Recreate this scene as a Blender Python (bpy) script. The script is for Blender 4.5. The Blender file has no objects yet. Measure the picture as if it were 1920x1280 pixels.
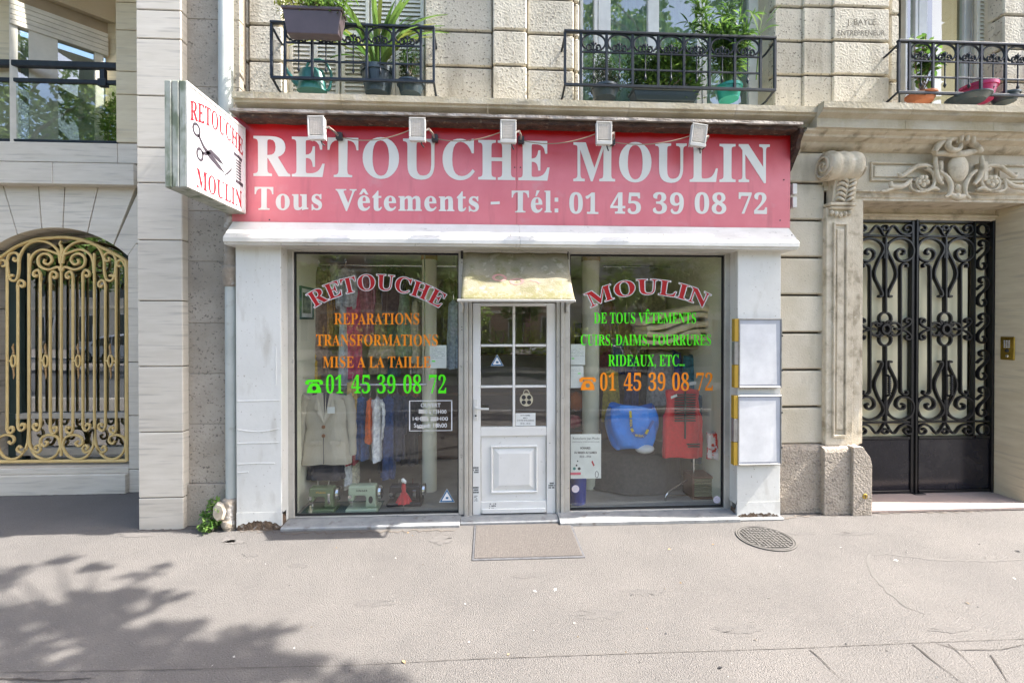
import bpy, bmesh, math, random, json
from mathutils import Vector
from mathutils.geometry import tessellate_polygon
from math import radians as R, sin, cos, pi
random.seed(7)
sc = bpy.context.scene
COL = sc.collection
# ---------------------------------------------------------------- camera
F = 853.0            # focal length in photo pixels (1920 wide)
PPY = 615.7          # row of the optical axis in the photo
cam = bpy.data.cameras.new('camera'); camo = bpy.data.objects.new('camera', cam); COL.objects.link(camo)
cam.sensor_width = 36; cam.lens = 36 * F / 1920; cam.shift_y = -(640 - PPY) / 1920
cam.clip_start = .05; cam.clip_end = 400
camo.location = (0, 0, 1.78); camo.rotation_euler = (R(90 - .38), 0, R(-3.0))
sc.camera = camo
CM = camo.rotation_euler.to_matrix(); CO = Vector(camo.location)
# ---------------------------------------------------------------- light
SUNV = Vector((1.6, -.115, 1.99)).normalized()
world = bpy.data.worlds.new('World'); sc.world = world; world.use_nodes = True
wn = world.node_tree; bg = wn.nodes['Background']
sky = wn.nodes.new('ShaderNodeTexSky'); sky.sky_type = 'NISHITA'; sky.sun_disc = False
sky.sun_elevation = math.asin(SUNV.z); sky.sun_rotation = math.atan2(SUNV.x, SUNV.y)
sky.air_density = .8; sky.dust_density = 3.0; sky.ozone_density = .0
wn.links.new(sky.outputs[0], bg.inputs[0]); bg.inputs[1].default_value = .15
sun = bpy.data.lights.new('sun', 'SUN'); suno = bpy.data.objects.new('sun', sun); COL.objects.link(suno)
sun.energy = 3.8; sun.angle = R(.55); sun.color = (1, .955, .89)
suno.rotation_euler = SUNV.to_track_quat('Z', 'Y').to_euler(); suno.location = (12, -2, 18)
sc.view_settings.view_transform = 'Standard'; sc.view_settings.look = 'None'
sc.view_settings.exposure = 2.03; sc.view_settings.gamma = 1
cy = sc.cycles
cy.use_denoising = True; cy.max_bounces = 8; cy.diffuse_bounces = 5; cy.glossy_bounces = 4
cy.transmission_bounces = 4; cy.transparent_max_bounces = 16; cy.sample_clamp_indirect = 6
cy.caustics_reflective = False; cy.caustics_refractive = False
# ---------------------------------------------------------------- helpers
def ray(px, py):
    d = CM @ Vector(((px - 960) / F, -(py - PPY) / F, -1)); return d
def at(px, py, Y):
    d = ray(px, py); return CO + d * (Y / d.y)
def g(px, py, z=0.0):
    d = ray(px, py); return CO + d * ((z - CO.z) / d.z)
def PX(px, Y, py=610): return at(px, py, Y).x
def PZ(py, px, Y): return at(px, py, Y).z

class MB:
    def __init__(s): s.v = []; s.f = []
    def add(s, v, f):
        n = len(s.v); s.v += [tuple(p) for p in v]; s.f += [tuple(i + n for i in q) for q in f]; return s
    def box(s, x0, x1, y0, y1, z0, z1, c=0):
        x0, x1 = sorted((x0, x1)); y0, y1 = sorted((y0, y1)); z0, z1 = sorted((z0, z1))
        if c <= 0:
            return s.add([(x, y, z) for x in (x0, x1) for y in (y0, y1) for z in (z0, z1)],
                         [(0, 1, 3, 2), (4, 6, 7, 5), (0, 4, 5, 1), (2, 3, 7, 6), (0, 2, 6, 4), (1, 5, 7, 3)])
        c = min(c, (x1 - x0) * .45, (y1 - y0) * .45, (z1 - z0) * .45)
        v = []; idx = {}
        for i, x in enumerate((x0, x1)):
            for j, y in enumerate((y0, y1)):
                for k, z in enumerate((z0, z1)):
                    sx, sy, sz = (1, -1)[i], (1, -1)[j], (1, -1)[k]
                    for a, p in enumerate(((x, y + sy * c, z + sz * c), (x + sx * c, y, z + sz * c), (x + sx * c, y + sy * c, z))):
                        idx[(i, j, k, a)] = len(v); v.append(p)
        f = []
        for i in (0, 1): f.append([idx[(i, 0, 0, 0)], idx[(i, 1, 0, 0)], idx[(i, 1, 1, 0)], idx[(i, 0, 1, 0)]])
        for j in (0, 1): f.append([idx[(0, j, 0, 1)], idx[(1, j, 0, 1)], idx[(1, j, 1, 1)], idx[(0, j, 1, 1)]])
        for k in (0, 1): f.append([idx[(0, 0, k, 2)], idx[(1, 0, k, 2)], idx[(1, 1, k, 2)], idx[(0, 1, k, 2)]])
        for i in (0, 1):
            for j in (0, 1): f.append([idx[(i, j, 0, 0)], idx[(i, j, 1, 0)], idx[(i, j, 1, 1)], idx[(i, j, 0, 1)]])
            for k in (0, 1): f.append([idx[(i, 0, k, 0)], idx[(i, 1, k, 0)], idx[(i, 1, k, 2)], idx[(i, 0, k, 2)]])
        for j in (0, 1):
            for k in (0, 1): f.append([idx[(0, j, k, 1)], idx[(1, j, k, 1)], idx[(1, j, k, 2)], idx[(0, j, k, 2)]])
        for i in (0, 1):
            for j in (0, 1):
                for k in (0, 1): f.append([idx[(i, j, k, 0)], idx[(i, j, k, 1)], idx[(i, j, k, 2)]])
        return s.add(v, f)
    def tube(s, pts, r, n=6, flat=None, closed=False):
        pts = [Vector(p) for p in pts]; m = len(pts)
        if m < 2: return s
        base = len(s.v); up = None
        for i, p in enumerate(pts):
            if closed: t = pts[(i + 1) % m] - pts[(i - 1) % m]
            else: t = pts[min(i + 1, m - 1)] - pts[max(i - 1, 0)]
            if t.length < 1e-9: t = Vector((0, 0, 1))
            t.normalize()
            if up is None:
                up = Vector((0, 1, 0)) if abs(t.y) < .8 else Vector((1, 0, 0))
            a = (up - t * up.dot(t))
            if a.length < 1e-6: a = t.orthogonal()
            a.normalize(); b = t.cross(a); up = a
            rr = r[i] if isinstance(r, (list, tuple)) else r
            fy = flat if flat else 1
            for k in range(n):
                th = 2 * pi * (k + .5) / n
                s.v.append(tuple(p + a * (cos(th) * rr * fy) + b * (sin(th) * rr)))
        for i in range(m if closed else m - 1):
            j = (i + 1) % m
            for k in range(n):
                s.f.append((base + i * n + k, base + i * n + (k + 1) % n, base + j * n + (k + 1) % n, base + j * n + k))
        if not closed:
            s.f.append(tuple(base + k for k in range(n))); s.f.append(tuple(base + (m - 1) * n + k for k in reversed(range(n))))
        return s
    def lathe(s, prof, c, n=16, axis='z', sx=1, sy=1):
        c = Vector(c); base = len(s.v)
        for r_, h in prof:
            for k in range(n):
                th = 2 * pi * k / n; a, b = r_ * cos(th) * sx, r_ * sin(th) * sy
                s.v.append(tuple(c + (Vector((a, b, h)) if axis == 'z' else Vector((a, h, b)) if axis == 'y' else Vector((h, a, b)))))
        m = len(prof)
        for i in range(m - 1):
            for k in range(n):
                s.f.append((base + i * n + k, base + i * n + (k + 1) % n, base + (i + 1) * n + (k + 1) % n, base + (i + 1) * n + k))
        s.f.append(tuple(base + k for k in range(n))); s.f.append(tuple(base + (m - 1) * n + k for k in range(n)))
        return s
    def ball(s, c, rx, ry=None, rz=None, n=10, m=6):
        ry = ry or rx; rz = rz or rx; c = Vector(c)
        v = [tuple(c + Vector((0, 0, -rz)))]
        for i in range(1, m):
            ph = -pi / 2 + pi * i / m
            for k in range(n):
                th = 2 * pi * k / n
                v.append(tuple(c + Vector((rx * cos(ph) * cos(th), ry * cos(ph) * sin(th), rz * sin(ph)))))
        v.append(tuple(c + Vector((0, 0, rz)))); f = []
        for k in range(n): f.append((0, 1 + (k + 1) % n, 1 + k)); f.append((len(v) - 1, 1 + (m - 2) * n + k, 1 + (m - 2) * n + (k + 1) % n))
        for i in range(m - 2):
            for k in range(n):
                a = 1 + i * n; b = a + n
                f.append((a + k, a + (k + 1) % n, b + (k + 1) % n, b + k))
        return s.add(v, f)
    def prism(s, poly, d0, d1, axis='y'):
        n = len(poly)
        if axis == 'y': v = [(a, d0, b) for a, b in poly] + [(a, d1, b) for a, b in poly]
        elif axis == 'x': v = [(d0, a, b) for a, b in poly] + [(d1, a, b) for a, b in poly]
        else: v = [(a, b, d0) for a, b in poly] + [(a, b, d1) for a, b in poly]
        f = [tuple(range(n)), tuple(range(2 * n - 1, n - 1, -1))] + [(i, (i + 1) % n, n + (i + 1) % n, n + i) for i in range(n)]
        return s.add(v, f)
    def build(s, name, mat, parent=None, smooth=False, bevel=0, recalc=True):
        me = bpy.data.meshes.new(name); me.from_pydata(s.v, [], s.f)
        if recalc:
            bm = bmesh.new(); bm.from_mesh(me); bmesh.ops.recalc_face_normals(bm, faces=bm.faces); bm.to_mesh(me); bm.free()
        if smooth:
            me.shade_smooth(); me.set_sharp_from_angle(angle=R(38 if smooth is True else smooth))
        me.materials.append(mat)
        o = bpy.data.objects.new(name, me); COL.objects.link(o)
        if parent is not None: attach(o, parent)
        if bevel:
            b = o.modifiers.new('bevel', 'BEVEL'); b.width = bevel; b.segments = 2; b.limit_method = 'ANGLE'; b.angle_limit = R(40)
        return o
WLOC = {}
def wloc(o):
    v = Vector(o.location); p = o.parent
    while p is not None: v = v + Vector(p.location); p = p.parent
    return v
def attach(o, p):
    o.parent = p; o.location = -wloc(p)
def tag(o, label=None, cat=None, group=None, kind=None):
    if label: o['label'] = label
    if cat: o['category'] = cat
    if group: o['group'] = group
    if kind: o['kind'] = kind
    return o
def thing(name, label, cat, loc=(0, 0, 0), group=None):
    o = bpy.data.objects.new(name, None); COL.objects.link(o); o.location = loc; o.empty_display_size = .1
    return tag(o, label, cat, group)
def struct(o): o['kind'] = 'structure'; return o
def stuff(o): o['kind'] = 'stuff'; return o
def dup(o, loc=None, rz=None, label=None, parent=None, depth=0, scale=None):
    c = o.copy(); COL.objects.link(c)
    if parent is not None: c.parent = parent
    if loc is not None: c.location = loc
    if rz is not None: c.rotation_euler.z = rz
    if scale is not None: c.scale = (scale,) * 3
    if label: c['label'] = label
    for ch in list(o.children): dup(ch, parent=c)
    return c
def cr(pts, n=6, closed=False):
    pts = [Vector(p) for p in pts]; out = []; m = len(pts)
    rng = m if closed else m - 1
    for i in range(rng):
        p0 = pts[(i - 1) % m] if closed or i > 0 else pts[0]
        p1, p2 = pts[i], pts[(i + 1) % m]
        p3 = pts[(i + 2) % m] if closed or i + 2 < m else pts[-1]
        for k in range(n):
            t = k / n
            out.append(.5 * ((2 * p1) + (p2 - p0) * t + (2 * p0 - 5 * p1 + 4 * p2 - p3) * t * t + (3 * p1 - p0 - 3 * p2 + p3) * t ** 3))
    if not closed: out.append(pts[-1])
    return out
def spiral(cx, cz, r0, r1, a0, a1, n=22):
    return [(cx + (r0 + (r1 - r0) * i / n) * cos(R(a0 + (a1 - a0) * i / n)), cz + (r0 + (r1 - r0) * i / n) * sin(R(a0 + (a1 - a0) * i / n))) for i in range(n + 1)]
# ---------------------------------------------------------------- materials
def lin(c): return tuple(((v / 255) / 12.92 if v / 255 <= .04045 else (((v / 255) + .055) / 1.055) ** 2.4) for v in c)
MATS = {}
def mat(name, c1, c2=None, scale=6, rough=.7, metal=0, bump=0, bscale=60, spots=None, rand=0, stretch=(1, 1, 1), spec=.5, detail=6, coat=0, lo=.35, hi=.65, spots2=None, emis=None, trans=0, sheen=0, bd=.02):
    if name in MATS: return MATS[name]
    m = bpy.data.materials.new(name); m.use_nodes = True; nt = m.node_tree; N = nt.nodes; L = nt.links
    p = N['Principled BSDF']; p.inputs['Roughness'].default_value = rough; p.inputs['Metallic'].default_value = metal
    p.inputs['Specular IOR Level'].default_value = spec; p.inputs['Coat Weight'].default_value = coat
    if sheen: p.inputs['Sheen Weight'].default_value = sheen
    tc = N.new('ShaderNodeTexCoord'); mp = N.new('ShaderNodeMapping'); L.new(tc.outputs['Object'], mp.inputs[0]); mp.inputs['Scale'].default_value = stretch
    col = None
    c2 = c2 or tuple(v * .85 for v in c1)
    nz = N.new('ShaderNodeTexNoise'); nz.inputs['Scale'].default_value = scale; nz.inputs['Detail'].default_value = detail; nz.inputs['Roughness'].default_value = .6; L.new(mp.outputs[0], nz.inputs[0])
    mr = N.new('ShaderNodeMapRange'); mr.inputs[1].default_value = lo; mr.inputs[2].default_value = hi; L.new(nz.outputs[0], mr.inputs[0])
    mx = N.new('ShaderNodeMixRGB'); mx.inputs[1].default_value = (*c1, 1); mx.inputs[2].default_value = (*c2, 1); L.new(mr.outputs[0], mx.inputs[0]); col = mx.outputs[0]
    for sp in (spots, spots2):
        if sp:
            c3, ssc, lo3, hi3, amt = sp[:5]
            n3 = N.new('ShaderNodeTexNoise'); n3.inputs['Scale'].default_value = ssc; n3.inputs['Detail'].default_value = 3
            if len(sp) > 5:
                mp3 = N.new('ShaderNodeMapping'); L.new(tc.outputs['Object'], mp3.inputs[0]); mp3.inputs['Scale'].default_value = sp[5]; L.new(mp3.outputs[0], n3.inputs[0])
            else: L.new(tc.outputs['Object'], n3.inputs[0])
            r3 = N.new('ShaderNodeMapRange'); r3.inputs[1].default_value = lo3; r3.inputs[2].default_value = hi3; r3.inputs[4].default_value = amt; L.new(n3.outputs[0], r3.inputs[0])
            m3 = N.new('ShaderNodeMixRGB'); m3.inputs[2].default_value = (*c3, 1); L.new(col, m3.inputs[1]); L.new(r3.outputs[0], m3.inputs[0]); col = m3.outputs[0]
    if rand:
        oi = N.new('ShaderNodeObjectInfo'); rr = N.new('ShaderNodeMapRange'); rr.inputs[3].default_value = 1 - rand; rr.inputs[4].default_value = 1 + rand; L.new(oi.outputs['Random'], rr.inputs[0])
        hs = N.new('ShaderNodeHueSaturation'); L.new(rr.outputs[0], hs.inputs['Value']); L.new(col, hs.inputs['Color']); col = hs.outputs[0]
    L.new(col, p.inputs['Base Color'])
    if bump:
        nb = N.new('ShaderNodeTexNoise'); nb.inputs['Scale'].default_value = bscale; nb.inputs['Detail'].default_value = 5; L.new(mp.outputs[0], nb.inputs[0])
        bp = N.new('ShaderNodeBump'); bp.inputs['Strength'].default_value = bump; bp.inputs['Distance'].default_value = bd; L.new(nb.outputs[0], bp.inputs['Height']); L.new(bp.outputs[0], p.inputs['Normal'])
    if emis: p.inputs['Emission Color'].default_value = (*emis, 1); p.inputs['Emission Strength'].default_value = 1
    MATS[name] = m; return m
def glassmat(name, tint=(.97, .985, .975), ior=1.8, rough=0.0, diff=0, dc=(.75, .76, .74)):
    m = bpy.data.materials.new(name); m.use_nodes = True; N = m.node_tree.nodes; L = m.node_tree.links
    N.remove(N['Principled BSDF']); out = N['Material Output']
    tr = N.new('ShaderNodeBsdfTransparent'); tr.inputs[0].default_value = (*tint, 1)
    gl = N.new('ShaderNodeBsdfGlossy'); gl.inputs['Roughness'].default_value = rough; gl.inputs[0].default_value = (1, 1, 1, 1)
    fr = N.new('ShaderNodeFresnel'); fr.inputs[0].default_value = ior
    ge = N.new('ShaderNodeNewGeometry'); inv = N.new('ShaderNodeMath'); inv.operation = 'SUBTRACT'; inv.inputs[0].default_value = 1; L.new(ge.outputs['Backfacing'], inv.inputs[1])
    mu = N.new('ShaderNodeMath'); mu.operation = 'MULTIPLY'; L.new(fr.outputs[0], mu.inputs[0]); L.new(inv.outputs[0], mu.inputs[1])
    mx = N.new('ShaderNodeMixShader'); L.new(mu.outputs[0], mx.inputs[0]); L.new(tr.outputs[0], mx.inputs[1]); L.new(gl.outputs[0], mx.inputs[2])
    last = mx.outputs[0]
    if diff:
        df = N.new('ShaderNodeBsdfDiffuse'); df.inputs[0].default_value = (*dc, 1)
        m2 = N.new('ShaderNodeMixShader'); m2.inputs[0].default_value = diff; L.new(last, m2.inputs[1]); L.new(df.outputs[0], m2.inputs[2]); last = m2.outputs[0]
    # slight waviness of float glass
    tc = N.new('ShaderNodeTexCoord'); nz = N.new('ShaderNodeTexNoise'); nz.inputs['Scale'].default_value = 1.3; nz.inputs['Detail'].default_value = 1; L.new(tc.outputs['Object'], nz.inputs[0])
    bp = N.new('ShaderNodeBump'); bp.inputs['Strength'].default_value = .12; bp.inputs['Distance'].default_value = .02; L.new(nz.outputs[0], bp.inputs['Height']); L.new(bp.outputs[0], gl.inputs['Normal'])
    L.new(last, out.inputs[0]); return m

M_lime = mat('limestone', (.61, .565, .465), (.52, .475, .385), 5, .85, bump=.8, bscale=48, bd=.009, spots=((.13, .11, .085), 48, .605, .67, .9), spots2=((.30, .265, .20), 5, .54, .72, .6, (1.5, 1.5, .35)), rand=.11)
M_lime2 = mat('limestone_dressed', (.66, .60, .48), (.57, .51, .385), 4, .8, bump=.45, bscale=60, bd=.008, spots=((.27, .23, .16), 3.5, .55, .78, .6, (1.4, 1.4, .5)), spots2=((.18, .155, .12), 60, .64, .70, .6), rand=.09)
M_corn = mat('limestone_cornice', (.56, .51, .40), (.42, .36, .24), 3, .85, bump=.5, bscale=50, bd=.01, spots=((.13, .11, .08), 2.2, .58, .75, .6, (1, 1, 6)), spots2=((.55, .52, .47), 7, .6, .7, .5), rand=.04)
M_carve = mat('carved_stone', (.66, .59, .46), (.54, .465, .34), 9, .85, bump=.6, bscale=70, bd=.008, spots=((.2, .165, .11), 9, .55, .72, .6), spots2=((.75, .70, .60), 22, .62, .70, .5))
M_trav = mat('travertine', (.70, .645, .555), (.62, .565, .475), 2.2, .6, bump=.15, bscale=50, bd=.006, stretch=(1.2, 1.2, 9), detail=9, spots=((.34, .31, .27), 3, .55, .7, .5, (.8, .8, 14)), rand=.06)
M_travw = mat('travertine_warm', (.68, .60, .43), (.58, .495, .34), 2.2, .6, bump=.12, bscale=50, bd=.006, stretch=(1.2, 1.2, 7), detail=8, spots=((.38, .33, .25), 3, .55, .7, .5, (.8, .8, 10)), rand=.06)
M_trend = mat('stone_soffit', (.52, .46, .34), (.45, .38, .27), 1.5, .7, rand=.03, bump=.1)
M_grime = mat('weathered_render', (.42, .375, .31), (.34, .30, .24), 3.5, .9, bump=.8, bscale=45, bd=.009, spots=((.11, .095, .078), 48, .60, .68, .8), spots2=((.20, .18, .15), 2, .5, .75, .6), rand=.08)
M_plinth = mat('rough_plinth_stone', (.46, .395, .32), (.37, .315, .25), 8, .9, bump=1.2, bscale=55, bd=.015, spots=((.15, .13, .11), 45, .56, .66, .6), rand=.05)
M_joint = mat('dark_mortar', (.13, .108, .08), rough=.95)
M_step = mat('pink_step_stone', (.40, .31, .27), (.33, .27, .24), 5, .7, bump=.2)
M_white = mat('white_panel', (.77, .765, .72), (.70, .695, .65), 2.0, .5, spots=((.48, .45, .38), 6, .57, .76, .55, (1.6, 1.6, .45)), spots2=((.30, .25, .18), 42, .67, .72, .7), bump=.25, bscale=18, bd=.006)
M_whitem = mat('white_metal', (.74, .73, .69), (.64, .63, .585), 5, .45, spots=((.35, .33, .30), 26, .66, .72, .5), spots2=((.42, .41, .38), 3, .58, .8, .5, (1, 1, 5)))
M_pvc = mat('white_door_paint', (.78, .78, .75), (.71, .71, .68), 3, .38, spots=((.36, .34, .30), 40, .68, .74, .5), spots2=((.45, .42, .36), 2.5, .6, .8, .5, (1, 1, .6)))
M_alu = mat('aluminium_frame', (.56, .54, .49), (.48, .46, .415), 8, .42, .35, spots=((.2, .19, .17), 30, .66, .72, .5))
M_gasket = mat('black_gasket', (.02, .02, .02), rough=.6)
M_sill = mat('worn_metal_sill', (.42, .42, .41), (.30, .31, .31), 9, .5, .3, bump=.1, spots=((.18, .16, .14), 12, .6, .72, .7))
M_rust = mat('rotten_base', (.24, .16, .10), (.10, .07, .05), 25, .95, bump=1, bscale=60, bd=.02, spots=((.42, .38, .33), 18, .56, .62, .8))
M_iron = mat('black_iron', (.006, .0065, .008), (.011, .011, .012), 10, .32, .0, spec=.35, coat=.0, spots=((.05, .035, .03), 60, .68, .74, .4))
M_rail = mat('blue_black_iron', (.008, .013, .022), (.016, .023, .034), 12, .42, spec=.35, spots=((.12, .10, .09), 50, .66, .74, .4))
M_cream = mat('cream_iron', (.74, .55, .24), (.66, .47, .19), 10, .42, spots=((.25, .18, .10), 40, .66, .74, .4))
M_zinc = mat('zinc_flashing', (.42, .38, .34), (.28, .24, .20), 10, .6, .3, bump=.3, spots=((.14, .10, .07), 9, .55, .68, .8, (1, 1, 4)))
M_wood = mat('rotten_wood', (.10, .05, .03), (.035, .02, .015), 14, .9, bump=.8, bscale=40, stretch=(1, 1, 4), spots=((.25, .19, .13), 22, .62, .7, .6))
M_letter = mat('letter_white', (.76, .76, .71), (.70, .70, .65), 3, .45)
M_redv = mat('vinyl_red', lin((190, 22, 30)), lin((175, 18, 26)), 3, .35)
M_vwhite = mat('vinyl_white', (.82, .82, .82), rough=.4)
M_orange = mat('vinyl_orange', lin((250, 148, 16)), lin((240, 135, 12)), 3, .4)
M_green = mat('vinyl_green', lin((88, 250, 20)), lin((78, 238, 16)), 3, .4)
M_black = mat('black_print', (.02, .02, .02), rough=.5)
M_paper = mat('paper', (.74, .76, .74), rough=.8)
M_int = mat('interior_cream', (.82, .79, .64), (.78, .74, .58), 2, .8)
M_floor = mat('interior_floor', (.34, .32, .29), (.26, .245, .22), 4, .5)
M_dark = mat('dark_plastic', (.03, .03, .033), rough=.45)
M_lplas = mat('lamp_housing', (.60, .59, .55), (.50, .49, .46), 9, .5, spots=((.2, .18, .15), 25, .6, .7, .5))
M_lens = mat('lamp_lens', (.62, .56, .48), (.56, .50, .42), 60, .35)
M_chrome = mat('chrome', (.75, .75, .75), rough=.18, metal=1)
M_brass = mat('brass', (.60, .42, .10), (.45, .30, .06), 20, .35, 1)
M_glass = glassmat('shop_glass'); M_glassg = glassmat('grille_window_glass', (.8, .88, .82), ior=3.4)
M_glass2 = glassmat('window_glass', (.88, .93, .90), ior=2.6)
M_glassd = glassmat('door_glass', (.9, .93, .9), ior=2.3)
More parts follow.
